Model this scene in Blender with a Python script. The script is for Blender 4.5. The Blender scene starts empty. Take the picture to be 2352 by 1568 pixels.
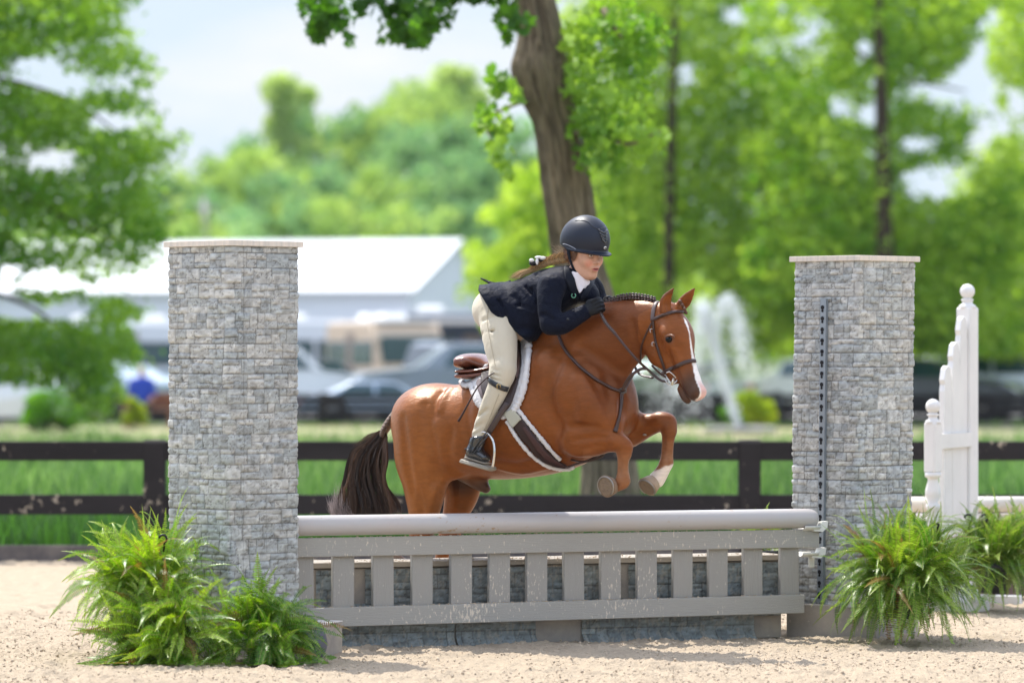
import bpy, math, random
import numpy as np
from mathutils import Vector, Matrix
from mathutils.bvhtree import BVHTree

# ---------------------------------------------------------------- camera, sky, sun
F = 10080.0          # focal length in units of a 2352 px wide picture
CH = 1.58            # eye height
SC = bpy.context.scene
COL = SC.collection
cam_d = bpy.data.cameras.new("camera")
cam = bpy.data.objects.new("camera", cam_d)
COL.objects.link(cam)
cam.location = (0, 0, CH)
cam.rotation_euler = (math.radians(90), 0, 0)
cam_d.sensor_width = 36.0
cam_d.lens = F * 36.0 / 2352.0
cam_d.shift_y = 31.0 / 2352.0
cam_d.clip_start = 0.5
cam_d.clip_end = 6000
cam_d.dof.use_dof = True
cam_d.dof.focus_distance = 23.6
cam_d.dof.aperture_fstop = 1.95
SC.camera = cam

SUN_EL = math.radians(57)
SUN_AZ = math.radians(-32)       # measured from +Y (away from the camera) towards +X
sdir = Vector((math.sin(SUN_AZ) * math.cos(SUN_EL), math.cos(SUN_AZ) * math.cos(SUN_EL), math.sin(SUN_EL)))
sun_d = bpy.data.lights.new("sun", 'SUN')
sun_d.energy = 3.4
sun_d.angle = math.radians(0.53)
sun_d.color = (1.0, 0.955, 0.88)
sun = bpy.data.objects.new("sun", sun_d)
COL.objects.link(sun)
sun.rotation_euler = sdir.to_track_quat('Z', 'Y').to_euler()
sun.location = (0, 0, 40)

world = bpy.data.worlds.new("World")
SC.world = world
world.use_nodes = True
wn, wl = world.node_tree.nodes, world.node_tree.links
wn.clear()
w_out = wn.new('ShaderNodeOutputWorld')
w_bg = wn.new('ShaderNodeBackground')
w_bg.inputs['Strength'].default_value = 0.15
sky = wn.new('ShaderNodeTexSky')
sky.sky_type = 'NISHITA'
sky.sun_disc = False
sky.sun_elevation = SUN_EL
sky.sun_rotation = SUN_AZ
sky.air_density = 1.0
sky.dust_density = 1.6
tc = wn.new('ShaderNodeTexCoord')
mp = wn.new('ShaderNodeMapping')
mp.inputs['Scale'].default_value = (5.0, 5.0, 17.0)
nz = wn.new('ShaderNodeTexNoise')
nz.inputs['Scale'].default_value = 1.6
nz.inputs['Detail'].default_value = 5.0
nz.inputs['Roughness'].default_value = 0.5
rp = wn.new('ShaderNodeValToRGB')
rp.color_ramp.elements[0].position = 0.46
rp.color_ramp.elements[1].position = 0.60
# broken cloud: soft and dim in the haze near the horizon, bright overhead
sep = wn.new('ShaderNodeSeparateXYZ')
elev = wn.new('ShaderNodeMapRange')
elev.inputs['From Min'].default_value = 0.10
elev.inputs['From Max'].default_value = 0.40
cap = wn.new('ShaderNodeMix'); cap.data_type = 'RGBA'
cap.inputs['A'].default_value = (2.70, 3.15, 3.60, 1)
cap.inputs['B'].default_value = (9.0, 9.5, 10.5, 1)
dk = wn.new('ShaderNodeMix'); dk.data_type = 'RGBA'; dk.blend_type = 'DARKEN'; dk.inputs['Factor'].default_value = 1.0
cc_ = wn.new('ShaderNodeMix'); cc_.data_type = 'RGBA'
cc_.inputs['A'].default_value = (3.45, 3.52, 3.68, 1)
cc_.inputs['B'].default_value = (8.2, 8.6, 9.6, 1)
mixc = wn.new('ShaderNodeMix')
mixc.data_type = 'RGBA'
wl.new(tc.outputs['Generated'], sep.inputs['Vector'])
wl.new(sep.outputs['Z'], elev.inputs['Value'])
wl.new(elev.outputs['Result'], cap.inputs['Factor'])
wl.new(elev.outputs['Result'], cc_.inputs['Factor'])
wl.new(tc.outputs['Generated'], mp.inputs['Vector'])
wl.new(mp.outputs['Vector'], nz.inputs['Vector'])
wl.new(nz.outputs['Fac'], rp.inputs['Fac'])
wl.new(rp.outputs['Color'], mixc.inputs['Factor'])
wl.new(sky.outputs['Color'], dk.inputs['A'])
wl.new(cap.outputs['Result'], dk.inputs['B'])
wl.new(dk.outputs['Result'], mixc.inputs['A'])
wl.new(cc_.outputs['Result'], mixc.inputs['B'])
wl.new(mixc.outputs['Result'], w_bg.inputs['Color'])
wl.new(w_bg.outputs['Background'], w_out.inputs['Surface'])

SC.view_settings.view_transform = 'Standard'
SC.view_settings.look = 'None'
SC.view_settings.exposure = 0.92
SC.view_settings.gamma = 1.0
SC.cycles.max_bounces = 7
SC.cycles.diffuse_bounces = 3
SC.cycles.glossy_bounces = 3
SC.cycles.transmission_bounces = 4
SC.cycles.transparent_max_bounces = 8
SC.cycles.caustics_reflective = False
SC.cycles.caustics_refractive = False
SC.cycles.sample_clamp_indirect = 6.0

# ---------------------------------------------------------------- helpers
def P(u, v, d):
    return Vector(((u - 1176.0) * d / F, d, CH - (v - 815.0) * d / F))

def lin(r, g, b):
    f = lambda c: ((c / 255.0 + 0.055) / 1.055) ** 2.4 if c > 10 else c / 255.0 / 12.92
    return (f(r), f(g), f(b), 1.0)

MATS = {}
def mat(name, col=(0.5, 0.5, 0.5), rough=0.6, metal=0.0, spec=0.4, attr=None, var=0.0, vscale=8.0, vstretch=(1, 1, 1),
        bump=0.0, bscale=40.0, bstretch=(1, 1, 1), detail=4.0, coat=0.0, sheen=0.0, trans=0.0, col2=None, speck=None, sss=0.0,
        emit=None, hair=0.0, stint=None):
    if name in MATS:
        return MATS[name]
    m = bpy.data.materials.new(name)
    m.use_nodes = True
    n, l = m.node_tree.nodes, m.node_tree.links
    b = n['Principled BSDF']
    c4 = tuple(col[:3]) + (1,)
    b.inputs['Base Color'].default_value = c4
    b.inputs['Roughness'].default_value = rough
    b.inputs['Metallic'].default_value = metal
    b.inputs['Specular IOR Level'].default_value = spec
    b.inputs['Coat Weight'].default_value = coat
    b.inputs['Coat Roughness'].default_value = 0.15
    b.inputs['Sheen Weight'].default_value = sheen
    if stint: b.inputs['Specular Tint'].default_value = tuple(stint) + (1,)
    if sss:
        b.inputs['Subsurface Weight'].default_value = sss
        b.inputs['Subsurface Radius'].default_value = (0.012, 0.005, 0.003)
    src = None
    tcn = n.new('ShaderNodeTexCoord')
    if attr:
        a = n.new('ShaderNodeAttribute'); a.attribute_name = attr
        src = a.outputs['Color']
    if var or col2:
        mpn = n.new('ShaderNodeMapping'); mpn.inputs['Scale'].default_value = vstretch
        l.new(tcn.outputs['Object'], mpn.inputs['Vector'])
        t = n.new('ShaderNodeTexNoise'); t.inputs['Scale'].default_value = vscale
        t.inputs['Detail'].default_value = detail; t.inputs['Roughness'].default_value = 0.62
        l.new(mpn.outputs['Vector'], t.inputs['Vector'])
        mr = n.new('ShaderNodeMapRange')
        mr.inputs['From Min'].default_value = 0.3; mr.inputs['From Max'].default_value = 0.7
        l.new(t.outputs['Fac'], mr.inputs['Value'])
        if col2:
            mx = n.new('ShaderNodeMix'); mx.data_type = 'RGBA'
            if src: l.new(src, mx.inputs['A'])
            else: mx.inputs['A'].default_value = c4
            mx.inputs['B'].default_value = tuple(col2[:3]) + (1,)
            l.new(mr.outputs['Result'], mx.inputs['Factor'])
            src = mx.outputs['Result']
        if var:
            mr2 = n.new('ShaderNodeMapRange')
            mr2.inputs['From Min'].default_value = 0.3; mr2.inputs['From Max'].default_value = 0.7
            mr2.inputs['To Min'].default_value = 1 - var; mr2.inputs['To Max'].default_value = 1 + var
            l.new(t.outputs['Fac'], mr2.inputs['Value'])
            hs = n.new('ShaderNodeHueSaturation')
            l.new(mr2.outputs['Result'], hs.inputs['Value'])
            if src: l.new(src, hs.inputs['Color'])
            else: hs.inputs['Color'].default_value = c4
            src = hs.outputs['Color']
    if speck:
        # speck: (colour, scale, stretch, threshold)
        mps = n.new('ShaderNodeMapping'); mps.inputs['Scale'].default_value = speck[2]
        l.new(tcn.outputs['Object'], mps.inputs['Vector'])
        vn = n.new('ShaderNodeTexNoise'); vn.inputs['Scale'].default_value = speck[1]
        vn.inputs['Detail'].default_value = 3.0; vn.inputs['Roughness'].default_value = 0.7
        l.new(mps.outputs['Vector'], vn.inputs['Vector'])
        big = n.new('ShaderNodeTexNoise'); big.inputs['Scale'].default_value = 1.7; big.inputs['Detail'].default_value = 2
        l.new(tcn.outputs['Object'], big.inputs['Vector'])
        ad = n.new('ShaderNodeMath'); ad.operation = 'MULTIPLY_ADD'
        ad.inputs[1].default_value = 0.45
        l.new(big.outputs['Fac'], ad.inputs[0]); l.new(vn.outputs['Fac'], ad.inputs[2])
        mrs = n.new('ShaderNodeMapRange')
        mrs.inputs['From Min'].default_value = speck[3]; mrs.inputs['From Max'].default_value = speck[3] + 0.04
        l.new(ad.outputs[0], mrs.inputs['Value'])
        mx = n.new('ShaderNodeMix'); mx.data_type = 'RGBA'
        if src: l.new(src, mx.inputs['A'])
        else: mx.inputs['A'].default_value = c4
        mx.inputs['B'].default_value = tuple(speck[0][:3]) + (1,)
        l.new(mrs.outputs['Result'], mx.inputs['Factor'])
        src = mx.outputs['Result']
    if src:
        l.new(src, b.inputs['Base Color'])
    if bump:
        mpb = n.new('ShaderNodeMapping'); mpb.inputs['Scale'].default_value = bstretch
        l.new(tcn.outputs['Object'], mpb.inputs['Vector'])
        tb = n.new('ShaderNodeTexNoise'); tb.inputs['Scale'].default_value = bscale
        tb.inputs['Detail'].default_value = 5.0; tb.inputs['Roughness'].default_value = 0.65
        l.new(mpb.outputs['Vector'], tb.inputs['Vector'])
        bp = n.new('ShaderNodeBump'); bp.inputs['Strength'].default_value = 1.0
        bp.inputs['Distance'].default_value = bump
        l.new(tb.outputs['Fac'], bp.inputs['Height'])
        l.new(bp.outputs['Normal'], b.inputs['Normal'])
    if trans:
        tr = n.new('ShaderNodeBsdfTranslucent')
        if src: 
            l.new(src, tr.inputs['Color'])
        else: tr.inputs['Color'].default_value = c4
        hs = n.new('ShaderNodeHueSaturation'); hs.inputs['Value'].default_value = 1.5; hs.inputs['Saturation'].default_value = 1.12
        hs.inputs['Hue'].default_value = 0.49
        if src: l.new(src, hs.inputs['Color'])
        else: hs.inputs['Color'].default_value = c4
        l.new(hs.outputs['Color'], tr.inputs['Color'])
        ms = n.new('ShaderNodeMixShader'); ms.inputs['Fac'].default_value = trans
        l.new(b.outputs['BSDF'], ms.inputs[1]); l.new(tr.outputs['BSDF'], ms.inputs[2])
        l.new(ms.outputs['Shader'], n['Material Output'].inputs['Surface'])
    MATS[name] = m
    return m

def tag(o, label=None, cat=None, group=None, kind=None):
    if label: o['label'] = label
    if cat: o['category'] = cat
    if group: o['group'] = group
    if kind: o['kind'] = kind
    return o

def empty(name, loc, label=None, cat=None, group=None, rz=0.0):
    o = bpy.data.objects.new(name, None)
    o.empty_display_size = 0.1
    o.location = loc
    o.rotation_euler = (0, 0, rz)
    COL.objects.link(o)
    return tag(o, label, cat, group)

def attach(o, parent, local=False):
    """world-space meshes keep their place; local ones follow the parent's frame"""
    o.parent = parent
    if not local:
        M = Matrix.Identity(4)
        p = parent
        while p is not None:
            M = (Matrix.Translation(p.location) @ p.rotation_euler.to_matrix().to_4x4()) @ M
            p = p.parent
        o.matrix_parent_inverse = M.inverted()
    return o

def mesh_arrays(name, V, Fc, m, parent=None, smooth=True, cols=None, local=False, fmat=None):
    """V (n,3); Fc array (k,3|4) or list of faces"""
    me = bpy.data.meshes.new(name)
    V = np.asarray(V, dtype=np.float32)
    if isinstance(Fc, np.ndarray):
        Fc = Fc.astype(np.int32)
        k, s = Fc.shape
        me.vertices.add(len(V)); me.vertices.foreach_set('co', V.ravel())
        me.loops.add(k * s); me.loops.foreach_set('vertex_index', Fc.ravel())
        me.polygons.add(k)
        me.polygons.foreach_set('loop_start', np.arange(0, k * s, s, dtype=np.int32))
        me.polygons.foreach_set('loop_total', np.full(k, s, dtype=np.int32))
        me.update(calc_edges=True)
    else:
        me.from_pydata([tuple(float(c) for c in v) for v in V], [], Fc)
        me.update()
    if smooth:
        me.polygons.foreach_set('use_smooth', np.ones(len(me.polygons), dtype=bool))
    if cols is not None:
        a = me.color_attributes.new('Col', 'FLOAT_COLOR', 'POINT')
        c = np.asarray(cols, dtype=np.float32)
        if c.shape[1] == 3:
            c = np.concatenate([c, np.ones((len(c), 1), np.float32)], 1)
        a.data.foreach_set('color', c.ravel())
    if isinstance(m, (list, tuple)):
        for q in m: me.materials.append(q)
        if fmat is not None: me.polygons.foreach_set('material_index', np.asarray(fmat, dtype=np.int32))
    elif m: me.materials.append(m)
    o = bpy.data.objects.new(name, me)
    COL.objects.link(o)
    if parent is not None: attach(o, parent, local)
    return o

class MB:
    """collects shapes into one mesh"""
    def __init__(s): s.v = []; s.f = []; s.n = 0
    def add(s, V, Fc):
        V = [tuple(p) for p in V]
        s.v += V; s.f += [tuple(i + s.n for i in f) for f in Fc]; s.n += len(V); return s
    def box(s, c, size, rz=0.0, bev=0.0, M=None):
        x, y, z = size[0] / 2, size[1] / 2, size[2] / 2
        b = min(bev, x * .9, y * .9, z * .9)
        if b > 0:
            pts = []; 
            for sz, kk in ((-1, 1), (-1, 0), (1, 0), (1, 1)):
                zz = sz * (z if kk else z - b); ins = b if kk else 0
                for sx, sy in ((-1, -1), (1, -1), (1, 1), (-1, 1)):
                    a = (sx * (x - ins), sy * (y - ins - b if not kk else y - ins))
                    if kk: pts += [(sx * (x - b), sy * (y - b), zz)]
                    else:
                        q = [(sx * x, sy * (y - b), zz), (sx * (x - b), sy * y, zz)]
                        if (sx, sy) in ((1, -1), (-1, 1)): q = q[::-1]
                        pts += q
            # rings: 0..3 bottom, 4..11 low, 12..19 high, 20..23 top
            f = [(3, 2, 1, 0), (20, 21, 22, 23)]
            for i in range(8): f.append((4 + i, 4 + (i + 1) % 8, 12 + (i + 1) % 8, 12 + i))
            for i in range(4):
                a, a2 = 4 + 2 * i, 5 + 2 * i; nx = 4 + (2 * i + 2) % 8
                f.append((i, a2, a)) ; f.append((i, (i + 1) % 4, nx, a2))
                f.append((20 + i, a + 8, a2 + 8)); f.append((20 + i, a2 + 8, nx + 8, 20 + (i + 1) % 4))
            V = pts
        else:
            V = [(-x, -y, -z), (x, -y, -z), (x, y, -z), (-x, y, -z), (-x, -y, z), (x, -y, z), (x, y, z), (-x, y, z)]
            f = [(3, 2, 1, 0), (4, 5, 6, 7), (0, 1, 5, 4), (1, 2, 6, 5), (2, 3, 7, 6), (3, 0, 4, 7)]
        R = Matrix.Rotation(rz, 4, 'Z')
        T = Matrix.Translation(c) @ R
        if M is not None: T = M @ T
        return s.add([T @ Vector(p) for p in V], f)
    def lathe(s, base, prof, seg=16, M=None):
        V = []; f = []
        for r, z in prof:
            for i in range(seg):
                a = 2 * math.pi * i / seg
                V.append(Vector(base) + Vector((r * math.cos(a), r * math.sin(a), z)))
        for j in range(len(prof) - 1):
            for i in range(seg):
                f.append((j * seg + i, j * seg + (i + 1) % seg, (j + 1) * seg + (i + 1) % seg, (j + 1) * seg + i))
        f.append(tuple(range(seg))[::-1]); f.append(tuple((len(prof) - 1) * seg + i for i in range(seg)))
        if M is not None: V = [M @ p for p in V]
        return s.add(V, f)
    def tube(s, pts, rad, seg=8, cap=True, flat=1.0, up=None):
        pts = [Vector(p) for p in pts]; n = len(pts)
        if not hasattr(rad, '__len__'): rad = [rad] * n
        V = []; f = []; prev = None
        for i, p in enumerate(pts):
            t = (pts[min(i + 1, n - 1)] - pts[max(i - 1, 0)]).normalized()
            if up is not None: a = Vector(up[i])
            elif prev is None: a = Vector((0, 0, 1)) if abs(t.z) < .9 else Vector((1, 0, 0))
            else: a = prev
            a = (a - t * a.dot(t)).normalized(); b = t.cross(a); prev = a
            for k in range(seg):
                an = 2 * math.pi * k / seg
                V.append(p + (a * math.cos(an) * flat + b * math.sin(an)) * rad[i])
        for i in range(n - 1):
            for k in range(seg):
                f.append((i * seg + k, i * seg + (k + 1) % seg, (i + 1) * seg + (k + 1) % seg, (i + 1) * seg + k))
        if cap: f.append(tuple(range(seg))[::-1]); f.append(tuple((n - 1) * seg + i for i in range(seg)))
        return s.add(V, f)
    def prism(s, poly, ax, depth, M=None):
        """poly: 2D list; extruded +-depth/2 along y, poly in xz"""
        n = len(poly); V = [(x, -depth / 2, z) for x, z in poly] + [(x, depth / 2, z) for x, z in poly]
        f = [tuple(range(n)), tuple(range(2 * n - 1, n - 1, -1))]
        for i in range(n): j = (i + 1) % n; f.append((i, i + n, j + n, j))
        if M is not None: V = [M @ Vector(p) for p in V]
        return s.add(V, f)
    def build(s, name, m, parent=None, smooth=False, local=False, bevel=0.0):
        o = mesh_arrays(name, np.array(s.v), s.f, m, parent, smooth, local=local)
        if bevel:
            b = o.modifiers.new('bevel', 'BEVEL'); b.width = bevel; b.segments = 2; b.limit_method = 'ANGLE'
        return o

# noise ------------------------------------------------------------
def _h(ix, iy, iz, seed):
    n = (ix.astype(np.int64) * 374761393 + iy.astype(np.int64) * 668265263 + iz.astype(np.int64) * 2147483647 + seed * 1274126177) & 0xffffffff
    n = ((n ^ (n >> 13)) * 1274126177) & 0xffffffff
    n = ((n ^ (n >> 16)) * 2246822519) & 0xffffffff
    return ((n ^ (n >> 15)) & 0xffffff).astype(np.float32) / 16777215.0
def vnoise(x, y, z=None, seed=0):
    x = np.asarray(x, np.float64); y = np.asarray(y, np.float64)
    z = np.zeros_like(x) if z is None else np.asarray(z, np.float64)
    ix, iy, iz = np.floor(x), np.floor(y), np.floor(z)
    fx, fy, fz = x - ix, y - iy, z - iz
    fx, fy, fz = fx * fx * (3 - 2 * fx), fy * fy * (3 - 2 * fy), fz * fz * (3 - 2 * fz)
    r = 0
    for dx in (0, 1):
        for dy in (0, 1):
            for dz in (0, 1):
                w = (fx if dx else 1 - fx) * (fy if dy else 1 - fy) * (fz if dz else 1 - fz)
                r = r + w * _h(ix + dx, iy + dy, iz + dz, seed)
    return r
def fbm(x, y, z=None, oct=4, seed=0, gain=.5):
    r = 0; a = 1.; t = 0
    for o in range(oct):
        r = r + a * vnoise(x, y, z, seed + o * 17); t += a; a *= gain
        x = x * 2.03; y = y * 2.03
        if z is not None: z = z * 2.03
    return r / t

def catmull(pts, n):
    pts = [np.asarray(p, float) for p in pts]
    if len(pts) < 3:
        return [pts[0] + (pts[-1] - pts[0]) * i / n for i in range(n + 1)]
    out = []
    Q = [2 * pts[0] - pts[1]] + pts + [2 * pts[-1] - pts[-2]]
    for i in range(1, len(Q) - 2):
        p0, p1, p2, p3 = Q[i - 1], Q[i], Q[i + 1], Q[i + 2]
        for k in range(n):
            t = k / n
            out.append(.5 * ((2 * p1) + (-p0 + p2) * t + (2 * p0 - 5 * p1 + 4 * p2 - p3) * t * t + (-p0 + 3 * p1 - 3 * p2 + p3) * t ** 3))
    out.append(pts[-1])
    return out

# signed distance modelling ------------------------------------------
class Sdf:
    def __init__(s, lo, hi, h):
        s.lo = np.array(lo, float); s.h = h
        s.n = np.ceil((np.array(hi, float) - s.lo) / h).astype(int) + 1
        s.D = np.full(s.n, 0.5, np.float32)
    def _sub(s, lo, hi):
        a = np.clip(np.floor((lo - s.lo) / s.h).astype(int), 0, s.n - 1)
        b = np.clip(np.ceil((hi - s.lo) / s.h).astype(int) + 1, 1, s.n)
        if np.any(b <= a): return None, None
        g = [(s.lo[i] + np.arange(a[i], b[i]) * s.h).astype(np.float32) for i in range(3)]
        X, Y, Z = np.meshgrid(*g, indexing='ij', sparse=True)
        return (slice(a[0], b[0]), slice(a[1], b[1]), slice(a[2], b[2])), (X, Y, Z)
    def _mix(s, sl, d, k, op):
        D = s.D[sl]
        if op == 'sub':
            hh = np.maximum(k - np.abs(-d - D), 0) / k
            s.D[sl] = np.maximum(D, -d) + hh * hh * k / 4
        else:
            hh = np.maximum(k - np.abs(d - D), 0) / k
            s.D[sl] = np.minimum(D, d) - hh * hh * k / 4
    def _ell(s, X, Y, Z, c, A, r):
        x, y, z = X - c[0], Y - c[1], Z - c[2]
        q = [(x * a[0] + y * a[1] + z * a[2]) for a in A]
        k0 = np.sqrt(sum((q[i] / r[i]) ** 2 for i in range(3))) + 1e-6
        k1 = np.sqrt(sum((q[i] / (r[i] * r[i])) ** 2 for i in range(3))) + 1e-6
        return k0 * (k0 - 1) / k1
    def ell(s, c, r, A=None, k=.02, op='add'):
        c = np.array(c, float); m = max(r) + k + 3 * s.h
        sl, G = s._sub(c - m, c + m)
        if sl is None: return
        if A is None: A = np.eye(3)
        s._mix(sl, s._ell(*G, c, np.array([list(a) for a in A], float), r).astype(np.float32), k, op)
    def loft(s, pts, L=(0, 1, 0), n=5, k=.03, op='add', grow=0.0):
        """pts: (pos, w, h): w half-width along L, h half-width across"""
        Q = catmull([list(p[0]) + [p[1] + grow, p[2] + grow] for p in pts], n)
        Q = np.array(Q); Q[:, 3:] = np.maximum(Q[:, 3:], .002)
        m = Q[:, 3:].max() + k + 3 * s.h
        sl, G = s._sub(Q[:, :3].min(0) - m, Q[:, :3].max(0) + m)
        if sl is None: return
        shape = np.broadcast_shapes(*[g.shape for g in G]); off = [sl[i].start for i in range(3)]
        R = np.full(shape, 0.5, np.float32)
        L = np.array(L, float)
        for i in range(len(Q) - 1):
            a, b = Q[i], Q[i + 1]
            mm = max(a[3:].max(), b[3:].max()) * 1.0 + k + 3 * s.h
            s2, G2 = s._sub(np.minimum(a[:3], b[:3]) - mm, np.maximum(a[:3], b[:3]) + mm)
            if s2 is None: continue
            X, Y, Z = G2
            ab = b[:3] - a[:3]; ln = np.linalg.norm(ab) + 1e-9; T = ab / ln
            l = L - T * L.dot(T); l /= np.linalg.norm(l) + 1e-9; U = np.cross(T, l)
            x, y, z = X - a[0], Y - a[1], Z - a[2]
            qt = x * T[0] + y * T[1] + z * T[2]
            t = np.clip(qt / ln, 0, 1)
            rw = a[3] + (b[3] - a[3]) * t; rh = a[4] + (b[4] - a[4]) * t; rt = np.minimum(rw, rh)
            ql = x * l[0] + y * l[1] + z * l[2]; qu = x * U[0] + y * U[1] + z * U[2]; qe = qt - t * ln
            k0 = np.sqrt((ql / rw) ** 2 + (qu / rh) ** 2 + (qe / rt) ** 2) + 1e-6
            k1 = np.sqrt((ql / rw ** 2) ** 2 + (qu / rh ** 2) ** 2 + (qe / rt ** 2) ** 2) + 1e-6
            d = (k0 * (k0 - 1) / k1).astype(np.float32)
            rs = tuple(slice(s2[j].start - off[j], s2[j].stop - off[j]) for j in range(3))
            if any(q.start < 0 for q in rs):
                rs2 = tuple(slice(max(q.start, 0), q.stop) for q in rs)
                ds = tuple(slice(rs2[j].start - rs[j].start, None) for j in range(3)); d = d[ds]; rs = rs2
            tgt = R[rs]; d = d[:tgt.shape[0], :tgt.shape[1], :tgt.shape[2]]
            R[rs] = np.minimum(tgt, d)
        s._mix(sl, R, k, op)
    def cut(s, p, nrm):
        """remove the side the normal points to"""
        sl, (X, Y, Z) = s._sub(s.lo - 1, s.lo + s.n * s.h + 1)
        nrm = Vector(nrm).normalized()
        d = (X - p[0]) * nrm[0] + (Y - p[1]) * nrm[1] + (Z - p[2]) * nrm[2]
        s.D = np.maximum(s.D, d.astype(np.float32))
    def mesh(s, smooth=1):
        D = s.D; S = D < 0
        for ax in range(3):   # keep the outside closed
            ix = [slice(None)] * 3
            ix[ax] = 0; D[tuple(ix)] = .5; ix[ax] = -1; D[tuple(ix)] = .5
        S = D < 0
        c = np.zeros(np.array(D.shape) - 1, np.int8)
        cr = [(i, j, k) for i in (0, 1) for j in (0, 1) for k in (0, 1)]
        for i, j, k in cr:
            c += S[i:D.shape[0] - 1 + i, j:D.shape[1] - 1 + j, k:D.shape[2] - 1 + k]
        act = (c > 0) & (c < 8)
        ijk = np.argwhere(act); idx = np.full(act.shape, -1, np.int32); idx[act] = np.arange(len(ijk))
        pos = np.zeros((len(ijk), 3)); cnt = np.zeros(len(ijk))
        for a in cr:
            for ax in range(3):
                if a[ax]: continue
                b = list(a); b[ax] = 1
                da = D[tuple((ijk + a).T)]; db = D[tuple((ijk + b).T)]
                m = (da < 0) != (db < 0)
                t = np.where(m, da / np.where(m, da - db, 1), 0)
                for q in range(3):
                    pos[:, q] += np.where(m, a[q] + (t if q == ax else 0), 0)
                cnt += m
        V = s.lo + (ijk + pos / cnt[:, None]) * s.h
        Fs = []
        for ax in range(3):
            o1, o2 = [(1, 2), (2, 0), (0, 1)][ax]
            sa = [slice(1, -1)] * 3; sb = [slice(1, -1)] * 3
            sa[ax] = slice(0, -1); sb[ax] = slice(1, None)
            A = S[tuple(sa)]; B = S[tuple(sb)]
            e = np.argwhere(A != B)
            if not len(e): continue
            inside = A[tuple(e.T)]
            e = e + 1; e[:, ax] -= 1
            def cell(d1, d2):
                q = e.copy(); q[:, o1] -= d1; q[:, o2] -= d2
                return idx[tuple(q.T)]
            f = np.stack([cell(1, 1), cell(0, 1), cell(0, 0), cell(1, 0)], 1)
            f[~inside] = f[~inside][:, ::-1]
            Fs.append(f)
        Fc = np.concatenate(Fs)
        for _ in range(smooth):
            acc = np.zeros_like(V); n = np.zeros(len(V))
            for a, b in ((0, 1), (1, 2), (2, 3), (3, 0)):
                np.add.at(acc, Fc[:, a], V[Fc[:, b]]); np.add.at(n, Fc[:, a], 1)
                np.add.at(acc, Fc[:, b], V[Fc[:, a]]); np.add.at(n, Fc[:, b], 1)
            V = V * .5 + acc / n[:, None] * .5
        return V, Fc

def bvh_of(V, Fc):
    return BVHTree.FromPolygons([tuple(p) for p in V.tolist()], [tuple(f) for f in Fc.tolist()])

EYE = Vector((0, 0, CH))
def hit(bvh, u, v):
    d = (P(u, v, 24) - EYE).normalized()
    return bvh.ray_cast(EYE, d)[:2]

def surf_path(bvh, uvs, off=.004, n=6):
    """a path laid over a body's near surface"""
    out = []; nr = []
    for q in catmull([np.array(p, float) for p in uvs], n):
        p, nn = hit(bvh, q[0], q[1])
        out.append(p); nr.append(nn)
    good = [i for i, p in enumerate(out) if p is not None]
    if not good: return [P(q[0], q[1], 23.8) for q in catmull([np.array(p, float) for p in uvs], n)], [Vector((0, -1, 0))] * len(out)
    U = catmull([np.array(p, float) for p in uvs], n)
    for i in range(len(out)):
        if out[i] is None:
            j = min(good, key=lambda g: abs(g - i))
            out[i] = P(U[i][0], U[i][1], out[j].y); nr[i] = nr[j]
    nr = [(nr[max(i - 1, 0)] + nr[i] + nr[min(i + 1, len(nr) - 1)]).normalized() for i in range(len(nr))]
    return [p + m * off for p, m in zip(out, nr)], nr

def ribbon(mb, pts, nrm, w, t):
    """a strap: rounded flat section"""
    n = len(pts); V = []; f = []
    ww = w if hasattr(w, '__len__') else [w] * n
    sec = [(-1, 0), (-.82, 1), (.82, 1), (1, 0), (.82, -1), (-.82, -1)]
    for i, p in enumerate(pts):
        T = (pts[min(i + 1, n - 1)] - pts[max(i - 1, 0)]).normalized()
        N = (nrm[i] - T * nrm[i].dot(T)).normalized(); S = T.cross(N)
        for a, b in sec: V.append(p + S * a * ww[i] / 2 + N * b * t / 2)
    for i in range(n - 1):
        for k in range(6): f.append((i * 6 + k, i * 6 + (k + 1) % 6, (i + 1) * 6 + (k + 1) % 6, (i + 1) * 6 + k))
    f.append(tuple(range(6))[::-1]); f.append(tuple((n - 1) * 6 + k for k in range(6)))
    return mb.add(V, f)

def inpoly(x, y, poly):
    r = np.zeros(x.shape, bool); n = len(poly)
    for i in range(n):
        x1, y1 = poly[i]; x2, y2 = poly[(i + 1) % n]
        if y1 == y2: continue
        c = ((y1 > y) != (y2 > y)) & (x < (x2 - x1) * (y - y1) / (y2 - y1) + x1)
        r ^= c
    return r

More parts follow.
